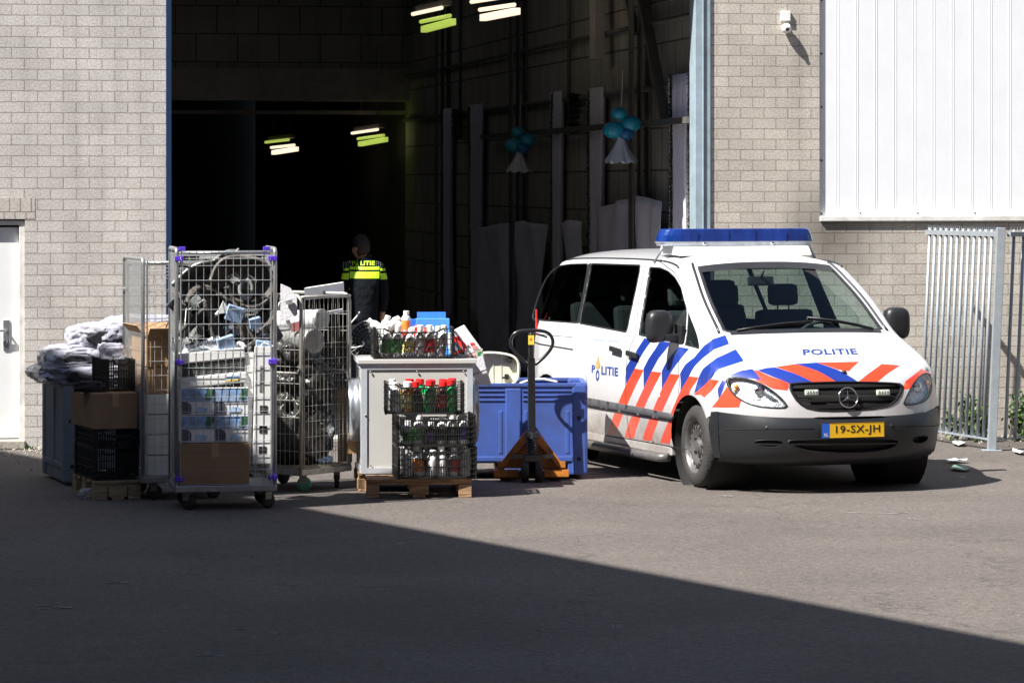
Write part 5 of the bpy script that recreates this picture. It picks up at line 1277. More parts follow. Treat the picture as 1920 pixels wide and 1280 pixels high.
BIG = ['large dull hood filling the top left of the frontmost cage', 'large dull hood filling the top right of the frontmost cage', 'large dull hood low at the left of the frontmost cage', 'large dull hood low at the right of the frontmost cage', 'large dull hood at the very centre back of the frontmost cage']
for i_, (px_, py_, r_) in enumerate(((380, 545, (.6, .3, .4)), (475, 520, (.9, .2, 2.0)), (375, 625, (.5, .9, 1.0)), (480, 610, (.7, -.4, .2)), (430, 590, (1.0, .4, .9)))):
    hood(BIG[i_], px_, py_, .21, r_, .16, 'dirty_metal', 40+i_)
for i_, (px_, py_, s_, r_, y_) in enumerate(((350, 580, .15, (.8, .3, 1.9), 0), (470, 690, .15, (.3, 1.2, .5), -.1), (410, 560, .16, (1.0, .1, 2.0), .1), (440, 680, .17, (.2, .4, 2.4), .05), (375, 610, .14, (1.4, .6, .2), -.05), (500, 620, .13, (.6, 1.5, 1.0), .05))):
    hood(['dark hood high at the left edge of the frontmost cage', 'dark hood above the upright slotted unit', 'dark hood between the left strip and the large ring', 'dark hood behind the hanging loop, above the cartons', 'dark hood left of the centre of the frontmost cage', 'dark hood beside the right post of the frontmost cage'][i_], px_, py_, s_, r_, y_, 'dirty_metal' if i_ % 2 else 'black_pl', 20+i_)
for i, (px, py, s, a) in enumerate(((440, 588, .075, .3), (424, 645, .075, -.3), (492, 650, .06, .1), (420, 578, .05, 1.0), (478, 605, .05, -.2))):
    p = CBp(px, py, -.24); t = thing('ballast_cover', ['pale blue square cover right of the middle of the frontmost cage', 'pale blue cover inside the hanging loop', 'pale blue cover at the right edge of the frontmost cage', 'small bright triangular cover under the large ring', 'small pale cover between the large ring and the right edge'][i], 'cover', LB(p.x, p.y, p.z), 0, 'pale blue covers in the frontmost cage', rot=(.2, a, .3))
    m = MB(); 
    if i == 3: m.prism([(-s, s*.5), (s, s*.6), (.1*s, -s*1.3)], 'y', -.02, .02)
    else: m.box((0, 0, 0), (s*1.7, .05, s*1.5), bev=.004)
    m.build('cover', M['pale_blue'] if i != 3 else M['white_pl'], t)
    m = MB(); m.cyl((0, 0, -s*.7), (.01, 0, -s*1.5), .014); m.cyl((.01, 0, -s*1.5), (.03, .0, -s*1.9), .006, mi=1); m.build('plug', [M['white_pl'], M['slot']], t)
p = CBp(461, 542, -.16); o = MB(); o.lathe([(.045, -.02), (.072, -.02), (.075, 0), (.072, .02), (.045, .02), (.045, -.02)], Matrix.Rotation(R(80), 4, 'X'), 30)
o = o.build('duct_ring', M['dirty_metal']); o.location = LB(*p); o.scale = (.8, 1, 1.15); tag(o, 'pear-shaped grey ring inside the large curled strip', 'ring')
random.seed(2); lc = thing('loose_cable', 'white cables tangled among the hoods of the frontmost cage', 'cable', LB(0, 0, 0), rB)
for k in range(9):
    m = MB(); p0 = CBp(random.uniform(345, 500), random.uniform(560, 690), random.uniform(-.25, .1)); pts = [p0]
    for j in range(5): pts.append(pts[-1]+Vector((random.gauss(0, .07), random.gauss(0, .03), random.gauss(0, .06))))
    m.tube(pts, .0045, 5); m.build('cable_length', M['cable'], lc)
m = MB(); m.tube(pth(-.30, (348, 868), (372, 868), (381, 885), (376, 905), (362, 915)), .004, 5)
m.build('cable_length', M['cable'], lc)
m = MB(); 
for k in range(26):
    p0 = CBp(random.uniform(345, 505), random.uniform(555, 705), random.uniform(-.12, .25)); m.box(p0, (random.uniform(.05, .18), random.uniform(.04, .12), random.uniform(.02, .10)), (random.random()*2, random.random()*2, random.random()*2), mi=k % 2)
o = m.build('scrap_parts', [M['black_pl'], M['dirty_metal']]); o.location = LB(0, 0, 0); o.rotation_euler = (0, 0, rB); tag(o, 'broken dark parts heaped between the hoods of the frontmost cage', 'scrap', kind='stuff')

# ---------- second cage goods
carton('open cardboard box on top of the white cartons in the second cage', LA(-.02, -.05, 1.00), rA, (.50, .55, .22), 'card', flap=True)
carton('plain cardboard box under the open box in the second cage', LA(-.02, -.04, .80), rA, (.52, .56, .195), 'card')
m = MB(); m.box((0, 0, 0), (.10, .003, .085)); 
for k in range(5): m.box((0, -.002, -.03+.014*k), (.08, .002, .004), mi=1)
o = m.build('shipping_label', [M['paper'], M['ink']]); pr = [q for q in bpy.data.objects if q.get('label', '').startswith('plain cardboard')][0]; o.parent = pr; o.location = (-.02, -.284, .12)
for k in range(4):
    carton(['bottom', 'second from bottom', 'third from bottom', 'topmost'][k]+' white carton of the stack in the second cage', LA(-.01+.01*(k % 2), -.04, .185+.154*k), rA+R([0, 1.5, -1, 1][k]), (.53, .56, .148), 'paper', 'white_carton', group='white cartons stacked in the second cage')
m = MB(); m.tube([LA(-.1, -.1, 1.22), LA(-.05, -.15, 1.36), LA(.03, -.1, 1.30), LA(.05, -.2, 1.42), LA(.12, -.1, 1.35), LA(.1, -.2, 1.24)], .006, 6); m.tube([LA(.0, -.2, 1.22), LA(.05, -.2, 1.38), LA(.14, -.2, 1.33)], .01, 6)
tag(m.build('bent_strap', M['black_rub']), 'dark bent strap sticking out of the open box in the second cage', 'strap')

# ---------- worn cage goods
m = MB(); crumple(m, (0, 0, .46), (.25, .32, .29), 3, .22, 2.4, 5, floor=.19); crumple(m, (.01, -.02, .80), (.235, .29, .22), 8, .25, 2.6, 5); crumple(m, (-.02, .03, 1.04), (.22, .27, .13), 11, .3, 2.2, 4)
o = m.build('black_foil', M['film_dark']); o.location = LC(0, 0, 0); o.rotation_euler = (0, 0, rC); tag(o, 'crumpled shiny black foil filling the worn cage', 'foil')
def cyl_thing(name, label, cat, a, b, r, m_, cap='dirty_metal', group=None):
    a, b = Vector(a), Vector(b); c = (a+b)/2; t = thing(name, label, cat, c, 0, group); m = MB(); m.cyl(a-c, b-c, r, seg=32, caps=False); q = m.build('shell', M[m_], t)
    d = (b-a).normalized()
    for e, s_ in ((a-c, -1), (b-c, 1)):
        m = MB(); m.lathe([(r*1.03, -.012), (r*1.03, .012), (r*.9, .016), (r*.35, .010), (0, .010)], Matrix.Translation(e) @ (d*s_).to_track_quat('Z', 'X').to_matrix().to_4x4(), 32); m.build('end_cap', M[cap], t)
    return t
cyl_thing('carbon_filter', 'grey cylinder lying across the top of the worn cage', 'filter', LC(-.10, -.32, 1.16), LC(.05, .26, 1.16), .095, 'dirty_metal')
cyl_thing('carbon_filter', 'pale grey cylinder lying under the paper tray in the worn cage', 'filter', LC(.02, -.30, 1.33), LC(.10, .26, 1.30), .075, 'foam')
dk = thing('wire_guard', 'round dark wire guard leaning between the worn cage and the officer', 'guard', at(692, 640, 27.75), 0)
m = MB(); m.tube([(math.cos(k*.2094)*.165, .02*math.sin(k*.2), math.sin(k*.2094)*.165) for k in range(30)], .006, 6, True); m.build('rim', M['dirty_metal'], dk)
m = MB()
for k in range(24): a = k*.2618; m.cyl((0, 0, 0), (math.cos(a)*.162, 0, math.sin(a)*.162), .0014, seg=4)
for r in (.05, .08, .11, .14): m.tube([(math.cos(k*.2618)*r, 0, math.sin(k*.2618)*r) for k in range(24)], .0013, 4, True)
m.lathe([(.035, -.004), (.035, .004)], Matrix.Rotation(R(90), 4, 'X'), 20); m.build('grille', M['dirty_metal'], dk)
m = MB(); m.lathe([(0, 0), (.155, 0), (.155, .10), (0, .10)], Matrix.Translation((0, .03, 0)) @ Matrix.Rotation(R(-90), 4, 'X'), 30); m.build('dark_backing', M['black_pl'], dk)
def poly_px(name, label, cat, pts, Y, th, m_, tiltY=0, group=None, parts=None):
    """solid sheet with its own thickness; outline given where it stands at distance Y"""
    W_ = [at(px, py, Y+(tiltY*(px-pts[0][0])/100)) for px, py in pts]; c = sum(W_, Vector())/len(W_); m = MB()
    A_ = [m.bm.verts.new(p-c) for p in W_]; B_ = [m.bm.verts.new(p-c+Vector((0, th, 0))) for p in W_]; n = len(A_)
    m.bm.faces.new(A_); m.bm.faces.new(B_[::-1])
    for k in range(n): m.bm.faces.new((A_[k], B_[k], B_[(k+1) % n], A_[(k+1) % n]))
    bmesh.ops.recalc_face_normals(m.bm, faces=m.bm.faces[:]); o = m.build(name, M[m_]); o.location = c; tag(o, label, cat, group); return o
o = poly_px('paper_tray', 'pinkish white tray lying on top of the worn cage', 'tray', [(570, 541), (641, 530), (642, 551), (630, 557), (572, 562)], 27.0, .30, 'paper', 1.0)
poly_px('pale_board', 'long pale board slanting just below the tray in the worn cage', 'board', [(531, 594), (580, 590), (642, 579), (642, 585), (580, 598), (531, 601)], 27.1, .10, 'paper', 1.0)
poly_px('angled_panel', 'bluish white angled panel between the frontmost and the worn cage', 'panel', [(526, 532), (544, 540), (556, 556), (558, 590), (540, 600), (526, 603)], 26.7, .03, 'foam')
poly_px('small_switch_box', 'dark grey switch box under the bluish angled panel', 'box', [(536, 563), (548, 562), (548, 570), (536, 571)], 26.66, .03, 'dirty_metal')
poly_px('red_card', 'faded red card behind the mesh of the worn cage', 'card', [(546, 606), (562, 602), (562, 620), (546, 623)], 26.95, .02, 'dull_red')
poly_px('cardboard_sheet', 'tan cardboard sheet standing between the worn cage and the grey cabinet', 'cardboard', [(632, 731), (660, 728), (660, 866), (634, 866)], 27.45, .03, 'card')
poly_px('cardboard_offcut', 'short tan cardboard piece beside the foot of the grey cabinet', 'cardboard', [(652, 812), (669, 812), (669, 850), (652, 850)], 27.05, .03, 'card')
m = MB(); crumple(m, (0, 0, 0), (.10, .10, .03), 21, .3, 2.5, 4); o = m.build('blue_bag', M['pale_blue']); o.location = LC(.12, -.2, .225); tag(o, 'crumpled pale blue bag at the bottom of the worn cage', 'bag')
for i, (px, py, s) in enumerate(((583, 715, .032), (588, 772, .02), (586, 690, .025), (600, 795, .02))):
    p = at(px, py, 27.02); m = MB(); crumple(m, (0, 0, 0), (s, s, s*.7), 30+i, .3, 2, 3); o = m.build('white_socket', M['white_pl']); o.location = p; tag(o, ['white lump highest in the black foil', 'white lump right of the cage corner, third down', 'second highest white lump in the black foil', 'lowest white lump in the black foil'][i], 'fitting', 'white fittings caught in the black foil')
m = MB(); m.tube([at(655, 609, 27.3), at(668, 594, 27.3), at(674, 585, 27.35)], .006, 6); tag(m.build('bent_wire', M['cable']), 'pale rod pointing up beside the top right corner of the worn cage', 'wire')
m = MB(); m.tube([at(655, 652, 27.3), at(668, 651, 27.3), at(680, 648, 27.3), at(683, 643, 27.3), at(679, 640, 27.3)], .005, 6); tag(m.build('hooked_wire', M['cable']), 'white hooked wire in front of the officer, left of the top crate', 'wire')

# ---------- grey bin with wrapped bags
def bulk_bin(label, c, rz, wd, dp, z0, z1, m_, dark, slots):
    t = thing('bulk_bin', label, 'bin', (c[0], c[1], 0), rz); th = .035
    m = MB(); H_ = z1-z0
    for y in (-1, 1): m.box((0, y*(dp/2-th/2), (z0+z1)/2+.05), (wd-.06, th*.5, H_-.10))
    for x in (-1, 1): m.box((x*(wd/2-th/2), 0, (z0+z1)/2+.05), (th*.5, dp-.06, H_-.10))
    m.box((0, 0, z0+.11), (wd-.05, dp-.05, .03)); m.build('wall', M[m_], t)
    for x in (-1, 1):
        for y in (-1, 1): m = MB(); m.box((x*(wd/2-.065), y*(dp/2-.065), (z0+z1)/2), (.13, .13, H_-.002), bev=.022); m.build('corner_column', M[m_], t)
    m = MB()
    for y in (-1, 1): m.box((0, y*(dp/2-.022), z1-.016), (wd-.2, .045, .030), bev=.006); m.box((0, y*(dp/2-.020), z0+.13), (wd-.2, .040, .04), bev=.006); m.box((0, y*(dp/2-.04), z1-.19), (wd-.2, .045, .03), bev=.006); 
    for x in (-1, 1): m.box((x*(wd/2-.022), 0, z1-.016), (.045, dp-.2, .030), bev=.006); m.box((x*(wd/2-.020), 0, z0+.13), (.040, dp-.2, .04), bev=.006); m.box((x*(wd/2-.04), 0, z1-.19), (.045, dp-.2, .03), bev=.006)
    m.build('rim', M[m_], t)
    for y in (-1, 1): m = MB(); m.box((0, y*(dp/2-.021), (z0+z1)/2+.03), (.13, .042, H_-.14), bev=.012); m.build('rib', M[m_], t)
    for x in (-1, 1): m = MB(); m.box((x*(wd/2-.021), 0, (z0+z1)/2+.03), (.042, .13, H_-.14), bev=.012); m.build('rib', M[m_], t)
    for y in (-1, 1):           # slotted vent fields under the rim, both halves
        for x in (-1, 1):
            cx = x*(wd/4-.03); wv = wd/2-.21
            m = MB(); m.box((cx, y*(dp/2-.021), z1-.105), (wv, .012, .13)); q = m.build('vent', M[dark], t)
            m = MB()
            for k in range(3): m.box((cx, y*(dp/2-.011), z1-.062-.038*k), (wv, .020, .009), bev=.002)
            m.build('slat', M[m_], q)
            m = MB(); x0, x1, za, zb = cx-wv/2+.01, cx+wv/2-.01, z0+.17, z1-.22; m.box((cx, y*(dp/2-.020), za+.012), (x1-x0-.06, .020, .024), bev=.006)   # raised frame round the sunk panel
            for (aa, bb, cc_, dd) in ((x0, x0+.035, za, zb), (x1-.035, x1, za, zb)): m.box(((aa+bb)/2, y*(dp/2-.019), (cc_+dd)/2), (bb-aa, .028, dd-cc_), bev=.009)
            m.build('panel_frame', M[m_], t)
    for x in (-1, 0, 1):
        m = MB(); m.box((x*(wd/2-.09), 0, z0+.05), (.14, dp-.02, .10), bev=.012); m.build('skid', M[m_], t)
    for (x, z) in ((wd/2-.07, z0+.13), (wd/2-.07, z1-.28), (-wd/2+.06, z1-.28), (-wd/2+.07, z0+.13)): m = MB(); m.cyl((x, -dp/2+.0, z), (x, -dp/2-.003, z), .016, seg=14); m.build('rivet', M['slot'], t)
    return t
rG = R(17.4); uG = Vector((math.cos(rG), math.sin(rG), 0)); vG = Vector((-math.sin(rG), math.cos(rG), 0)); cG = Vector((-3.54, 27.35, 0))+uG*.6+vG*.5
bulk_bin('dark grey plastic bulk bin below the wrapped bags at the left wall', cG, rG, 1.2, 1.0, .02, .79, 'grey_bin', 'slot', 3)
LG = lambda x, y, z: cG+uG*x+vG*y+Vector((0, 0, z))
bags = [((-.22, -.14, .87), (.58, .42, .10), 5, 'flattest bag, lowest of the wrapped pile on the grey bin'),
        ((-.42, -.12, .99), (.30, .34, .11), 9, 'bag bulging at the left end of the wrapped pile'),
        ((.02, -.16, 1.03), (.40, .36, .11), 14, 'middle bag of the wrapped pile, with black foam showing'),
        ((-.16, -.12, 1.16), (.34, .32, .11), 17, 'high bag at the top left of the wrapped pile'),
        ((.10, -.16, 1.20), (.34, .34, .13), 23, 'topmost bag of the wrapped pile, reaching behind the second cage')]
for c, s_, sd, lb_ in bags:
    t = thing('polythene_bag', lb_, 'plastic bag', LG(*c), rG, 'wrapped bags piled on the grey bin')
    m = MB(); crumple(m, (0, 0, 0), s_, sd, .17, 1.9, 5); m.build('film', M['film'], t)
    m = MB(); crumple(m, (0, 0, -.004), [q*.84 for q in s_], sd, .17, 1.9, 4); m.build('black_cushion', M['black_foam'], t)
    m = MB(); random.seed(sd)
    for k in range(3):
        n = 6; r = random.uniform(.07, .10) if s_[0] > .5 else random.uniform(.095, .13); x0 = random.uniform(-.4, .4)*s_[0]; z0_ = random.uniform(-.35, .2)*s_[2]; a = random.uniform(-.3, .3)
        m.prism([(x0+r*1.5*math.cos(6.283*j/n+a), z0_+r*.55*math.sin(6.283*j/n+a)) for j in range(n)], 'y', -s_[1]*random.uniform(.90, 1.02), s_[1]*.5)
    m.build('black_cushion', M['black_foam'], t, .01)
    for k in range(3):
        m = MB(); a = random.uniform(2.2, 4.2); pts = [Vector((s_[0]*.8*math.cos(a), -s_[1]*.8, s_[2]*.4*math.sin(a)))]
        for j in range(5): pts.append(pts[-1]+Vector((-.022, random.gauss(0, .01), random.gauss(-.004, .012))))
        m.tube(pts, (.022, .006), 6); m.build('loose_end', M['film'], t)

# ---------- low pallet with dark crates and boxes
rP = R(20); uP = Vector((math.cos(rP), math.sin(rP), 0)); vP = Vector((-math.sin(rP), math.cos(rP), 0)); cP = Vector((-3.10, 26.50, 0)); LP = lambda x, y, z: cP+uP*x+vP*y+Vector((0, 0, z))
pallet('weathered small pallet under the dark crates left of the cages', cP, rP, .36, .75, 'wood_dim')

def crate(label, c, rz, wd=.58, dp=.38, h=.235, style='slat', parent_group='black ventilated crates', m_='black_pl'):
    t = thing('plastic_crate', label, 'crate', c, rz, parent_group)
    def side(m, L, sgn, ax, dip):
        def put(a, z, wa, hz, th=.010, o_=0):
            d = (wa, th, hz) if ax == 'x' else (th, wa, hz); lim = (dp/2 if ax == 'x' else wd/2)-.006+o_
            m.box((a, sgn*lim, z) if ax == 'x' else (sgn*lim, a, z), d)
        cw = .075 if L > .5 else .05
        for e in (-1, 1):
            put(e*(L/2-.008), h/2, .016, h, .018)
            for z in np.linspace(.03, h-.012, 6): put(e*(L/2-cw/2), z, cw, .005, .016, .004)
            for k in range(3): put(e*(L/2-cw*(k+1)/3), h/2, .005, h-.02, .012)
        inner = L-2*cw; top = h-.035*dip
        put(0, top-.006, inner*.74, .013, .014); put(0, .008, inner, .016, .014); put(0, h*.37, inner, .008, .012); put(0, h*.62, inner, .008, .012)
        for e in (-1, 1):     # sloping shoulders of the rim
            a0, a1 = e*inner*.37, e*inner*.5
            if ax == 'x': m.bar((a0, sgn*(dp/2-.006), top-.006), (a1, sgn*(dp/2-.006), h-.008), .012, .013)
            else: m.bar((sgn*(wd/2-.006), a0, top-.006), (sgn*(wd/2-.006), a1, h-.008), .013, .012)
        if style == 'slat':
            k = int(inner/.0175)
            for i in range(k+1): put(-inner/2+inner*i/k, top/2, .0066, top-.01, .005)
            put(-inner*.17, h*.2, .008, .07, .014); put(inner*.17, h*.2, .008, .07, .014)
        else:
            k = int(inner/.045)
            for zl, zh in ((h*.08, h*.36), (h*.64, top-.01)):
                for i in range(k):
                    a = -inner/2+inner*i/k; b = a+inner/k
                    for p, q in (((a, zl), (b, zh)), ((a, zh), (b, zl))):
                        if ax == 'x': m.bar((p[0], sgn*(dp/2-.006), p[1]), (q[0], sgn*(dp/2-.006), q[1]), .008, .005)
                        else: m.bar((sgn*(wd/2-.006), p[0], p[1]), (sgn*(wd/2-.006), q[0], q[1]), .008, .005)
            k2 = int(inner/.02)
            for i in range(k2+1): put(-inner/2+inner*i/k2, h*.49, .004, h*.26, .006)
    m = MB(); side(m, wd, -1, 'x', 1); m.build('front_side', M[m_], t)
    m = MB(); side(m, wd, 1, 'x', 1); m.build('back_side', M[m_], t)
    for s_ in (-1, 1): m = MB(); side(m, dp-.02, s_, 'y', 0); m.build('end_side', M[m_], t)
    m = MB()
    for i in range(14): m.box((-wd/2+.03+(wd-.06)*i/13, 0, .006), (.012, dp-.02, .008))
    for i in range(6): m.box((0, -dp/2+.03+(dp-.06)*i/5, .0065), (wd-.02, .012, .008))
    m.build('floor', M[m_], t)
    return t
# dark stack: three crates, two boxes, one crate
for k in range(1):
    crate('black crate standing on the weathered pallet, under the brown boxes', LP(0, 0, .147), rP, .34, .70, .235, 'slat', 'black crates left of the cages')
crate('second black crate up on the weathered pallet, right under the brown boxes', LP(0, -.02, .386), rP, .34, .70, .14, 'slat', 'black crates left of the cages')
carton('brown box nearer the yard on the dark crates left of the cages', LP(-.02, -.20, .535), rP, (.34, .36, .27), 'card_dark')
carton('brown box nearer the wall on the dark crates left of the cages', LP(-.03, .18, .535), rP+R(4), (.32, .34, .25), 'card_dark')
crate('black crate topmost of the stack left of the cages, under the wrapped bags', LP(.07, .06, .81), rP, .22, .50, .24, 'slat', 'black crates left of the cages')
m = MB(); crumple(m, (0, 0, .03), (.12, .10, .05), 41, .3, 2.4, 4, floor=0); o = m.build('crumpled_film', M['black_foam']); o.location = LP(-.16, -.15, .806); tag(o, 'dark cloth crumpled on the brown boxes left of the cages', 'cloth')
m = MB(); crumple(m, (0, 0, .035), (.07, .06, .04), 44, .4, 2.6, 4, floor=0.003); o = m.build('film_scrap', M['film']); o.location = gp(165, 934); tag(o, 'tuft of clear film lying at the left foot of the weathered pallet', 'film')
m = MB(); crumple(m, (0, 0, .05), (.10, .09, .07), 47, .3, 2.6, 4, floor=0); o = m.build('film_bundle', M['film']); o.location = LP(.02, -.12, 1.05); tag(o, 'clear film bundle sticking out of the topmost black crate', 'film')

# ---------- grey fan cabinet on pallets
rK = R(5.5); uK = Vector((math.cos(rK), math.sin(rK), 0)); vK = Vector((-math.sin(rK), math.cos(rK), 0)); fl_ = Vector((-1.165, 26.72, 0)); LK = lambda x, y, z: fl_+uK*x+vK*y+Vector((0, 0, z))
pallet('main wooden pallet under the grey cabinet and the bottle crates', Vector((-.685, 26.31, 0))+vK*.58, R(3.5), .80, 1.16)
pallet('narrow pallet piece projecting left of the grey cabinet', Vector((-1.165, 27.40, 0)), R(4), .13, 1.1, group='wooden pallets')
kc = thing('fan_cabinet', 'pale grey fan cabinet on a pallet with crates in front', 'cabinet', LK(.435, .34, .148), rK)
KW, KD, KH = .862, .66, .845
m = MB(); m.box((0, 0, KH/2), (KW-.01, KD-.01, KH-.004)); m.build('body', M['grey_panel'], kc)
m = MB()
for x in (-1, 1): m.box((x*(KW/2-.022), -KD/2+.0, KH/2), (.044, .008, KH-.088)); m.box((x*(KW/2-.001), 0, KH/2), (.008, KD, KH)) if False else None
for z in (.022, KH-.022): m.box((0, -KD/2, z), (KW, .0085, .044))
for y in (-1, 1): m.box((-KW/2, y*(KD/2-.022), KH/2), (.008, .044, KH-.09))
for z in (.022, KH-.022): m.box((-KW/2, 0, z), (.0085, KD-.01, .044))
m.build('edge_profile', M['alu'], kc)
m = MB(); m.box((0, 0, KH+.018), (KW+.055, KD+.04, .034), bev=.004); m.build('lid', M['grey_panel'], kc)
m = MB()
for x, z in ((-.36, KH-.06), (0, KH-.06), (.36, KH-.06), (-.40, .45), (-.36, .065), (.36, .065)): m.cyl((x, -KD/2-.003, z), (x, -KD/2-.009, z), .008, seg=10)
m.build('screw', M['dirty_metal'], kc)
for s_ in (-1, 1):
    m = MB(); m.lathe([(.262, 0), (.262, .010), (.252, .010), (.252, .055 if s_ > 0 else .085), (.258, .058 if s_ > 0 else .09), (.245, .060 if s_ > 0 else .09), (.245, .01), (0, .01)], Matrix.Translation((s_*KW/2, 0, .47)) @ Matrix.Rotation(R(90*s_), 4, 'Y'), 48); m.build('spigot', M['galv_sheet'], kc)
# bottles
def bottle_proto(kind, body, cap, lab, h=.20, r=.040):
    t = thing('bottle', 'x', 'bottle', (0, 0, -50)); 
    m = MB(); m.lathe([(r*.9, 0), (r, .006), (r, h*.62), (r*.93, h*.70), (r*.62, h*.80), (r*.42, h*.84), (r*.42, h*.87), (0, h*.87)], None, 16); m.build('body', M[body], t)
    m = MB(); cr_ = r*.62 if kind != 'wide' else r*.80; m.lathe([(cr_, h*.83), (cr_, h*.985), (cr_*.86, h), (0, h)], None, 16, smooth=False); m.build('cap', M[cap], t)
    m = MB(); m.lathe([(r+.0008, h*.14), (r+.0008, h*.56)], None, 16); m.build('label', M[lab], t) if lab else m.bm.free()
    return t
M['lab_or'] = mat('orange label', (.78, .24, .04), .5, 0, .15, 25); M['lab_gn'] = mat('green label', (.10, .36, .10), .5, 0, .3, 25); M['lab_wh'] = mat('white label', (.70, .70, .68), .5, 0, .2, 30)
M['lab_rd'] = mat('red label', (.62, .05, .04), .5, 0, .3, 25); M['lab_ye'] = mat('yellow label', (.80, .68, .25), .5, 0, .2, 25); M['lab_bk'] = mat('dark label', (.04, .04, .05), .5, 0, .3, 25); M['lab_vi'] = mat('violet label', (.14, .08, .30), .5, 0, .3, 25)
M['amber_liq'] = mat('amber bottle', (.55, .24, .03), .25, 0, .1, 9); M['brown_b'] = mat('dark brown bottle', (.07, .022, .012), .25, 0, .1, 9); M['grey_b'] = mat('cloudy grey bottle', (.72, .75, .78), .25, 0, .1, 9)
protos = {}
def bottle(kind, body, cap, lab, h, r, label, c, rot=(0, 0, 0), group='bottles in crates'):
    key = (kind, body, cap, lab, h, r)
    if key not in protos:
        o = bottle_proto(*key); protos[key] = [o, kids(o)]
    else:
        src, ch = protos[key]; o = src.copy(); COL.objects.link(o)
        for q in ch: d = q.copy(); COL.objects.link(d); d.parent = o
    o.location = c; o.rotation_euler = rot; tag(o, label, 'bottle', group); return o
CN = {'white_pl': 'white', 'red': 'red', 'grey_b': 'cloudy', 'green': 'green', 'amber_liq': 'amber', 'brown_b': 'dark brown', 'black_pl': 'black'}
LN = {'lab_or': 'an orange', 'lab_gn': 'a green', 'lab_wh': 'a white', 'lab_rd': 'a red', 'lab_ye': 'a yellow', 'lab_bk': 'a dark', 'lab_vi': 'a violet', None: 'no'}
ORD = ['leftmost', 'second from left', 'third from left', 'fourth from left', 'fifth from left', 'rightmost']
def fill(frame, c, rz, z, where, front, back, h, r=.040, cols=6):
    u = Vector((math.cos(rz), math.sin(rz), 0)); v = Vector((-math.sin(rz), math.cos(rz), 0))
    for j, rowd in enumerate((front, back)):
        for i, sp in enumerate(rowd):
            if sp is None: continue
            kind, body, cap, lab, dh = sp; x = -.215+.43*i/(len(rowd)-1)+random.uniform(-.006, .006); y = -.135+.13*j+random.uniform(-.008, .008)
            bottle(kind, body, cap, lab, round(h+dh, 3), r, '%s-capped %s bottle, %s, %s row, %s' % (CN[cap], CN[body], ORD[i if i < len(rowd)-1 else 5], 'front' if j == 0 else 'back', where), Vector(c)+u*x+v*y+Vector((0, 0, z+.012+random.uniform(0, .006))), (random.gauss(0, .045), random.gauss(0, .055), random.uniform(0, 6)), 'bottles in the '+where)
W, Rr = 'white_pl', 'red'
crc = [('bottom crate', Vector((-.575, 26.27, 0))+vK*.19, .150, R(9)), ('middle crate', Vector((-.580, 26.275, 0))+vK*.19, .392, R(7)), ('upper crate', Vector((-.655, 26.29, 0))+vK*.19, .634, R(3))]
for nm, c, z, rz in crc:
    crate('black bottle crate, '+nm.replace(' crate', '')+' one of the three before the grey cabinet', Vector((c.x, c.y, z)), rz, .60, .38, .238, 'slat')
fill(None, crc[0][1], crc[0][3], crc[0][2], crc[0][0], [('n', 'grey_b', W, 'lab_wh', 0), ('n', 'grey_b', W, 'lab_or', .015), ('n', W, W, 'lab_wh', -.01), ('n', 'grey_b', W, 'lab_wh', .015), ('n', W, W, 'lab_rd', 0), ('n', W, W, 'lab_wh', -.01)], [('n', 'grey_b', W, 'lab_wh', .02), ('n', W, W, 'lab_bk', 0), ('n', 'grey_b', W, 'lab_rd', .02), ('n', W, W, 'lab_wh', 0), ('n', 'grey_b', W, 'lab_wh', .02), ('n', W, W, 'lab_bk', 0)], .215)
fill(None, crc[1][1], crc[1][3], crc[1][2], crc[1][0], [('n', 'grey_b', W, 'lab_gn', -.02), ('n', W, W, 'lab_gn', .02), ('n', 'brown_b', W, 'lab_vi', -.03), ('n', W, W, 'lab_bk', .01), ('wide', W, W, 'lab_bk', .035), ('wide', W, W, 'lab_vi', .03)], [('n', 'grey_b', W, 'lab_wh', 0), ('n', W, W, 'lab_bk', 0), ('n', 'grey_b', W, 'lab_wh', 0), ('n', W, W, 'lab_vi', 0), ('wide', W, W, 'lab_wh', .02), ('n', 'grey_b', W, 'lab_wh', 0)], .200)
fill(None, crc[2][1], crc[2][3], crc[2][2], crc[2][0], [('n', 'grey_b', W, 'lab_wh', .01), ('wide', 'amber_liq', W, 'lab_ye', .015), ('wide', 'brown_b', Rr, 'lab_bk', .02), ('wide', 'green', Rr, 'lab_gn', .025), ('wide', 'brown_b', Rr, 'lab_rd', .02), ('wide', 'green', Rr, 'lab_gn', .03)], [('n', 'grey_b', W, 'lab_wh', .03), ('wide', 'green', Rr, 'lab_gn', .03), ('wide', 'green', Rr, 'lab_wh', .03), ('wide', 'green', Rr, 'lab_wh', .03), ('wide', 'green', Rr, 'lab_gn', .03), ('wide', 'green', Rr, 'lab_rd', .035)], .215, .042)
zt_ = .148+KH+.035
ct = LK(.412, .22, 0); crate('black crate with a diamond lattice heaped with bottles, on the lid of the grey cabinet', Vector((ct.x, ct.y, zt_+.001)), rK, .62, .38, .245, 'diamond')
fill(None, ct, rK, zt_, 'lattice crate', [('n', W, W, 'lab_gn', .03), ('n', W, W, 'lab_gn', .03), ('n', 'grey_b', W, 'lab_ye', .0), ('n', W, W, 'lab_wh', .03), ('n', W, W, 'lab_rd', .03), ('n', W, W, 'lab_wh', .03)], [('n', 'grey_b', W, 'lab_wh', .0), ('n', W, W, 'lab_gn', .02), ('n', W, 'black_pl', 'lab_ye', .02), ('n', W, W, 'lab_rd', .02), ('n', 'grey_b', W, 'lab_wh', .02), ('n', W, W, 'lab_wh', .02)], .215, .038)
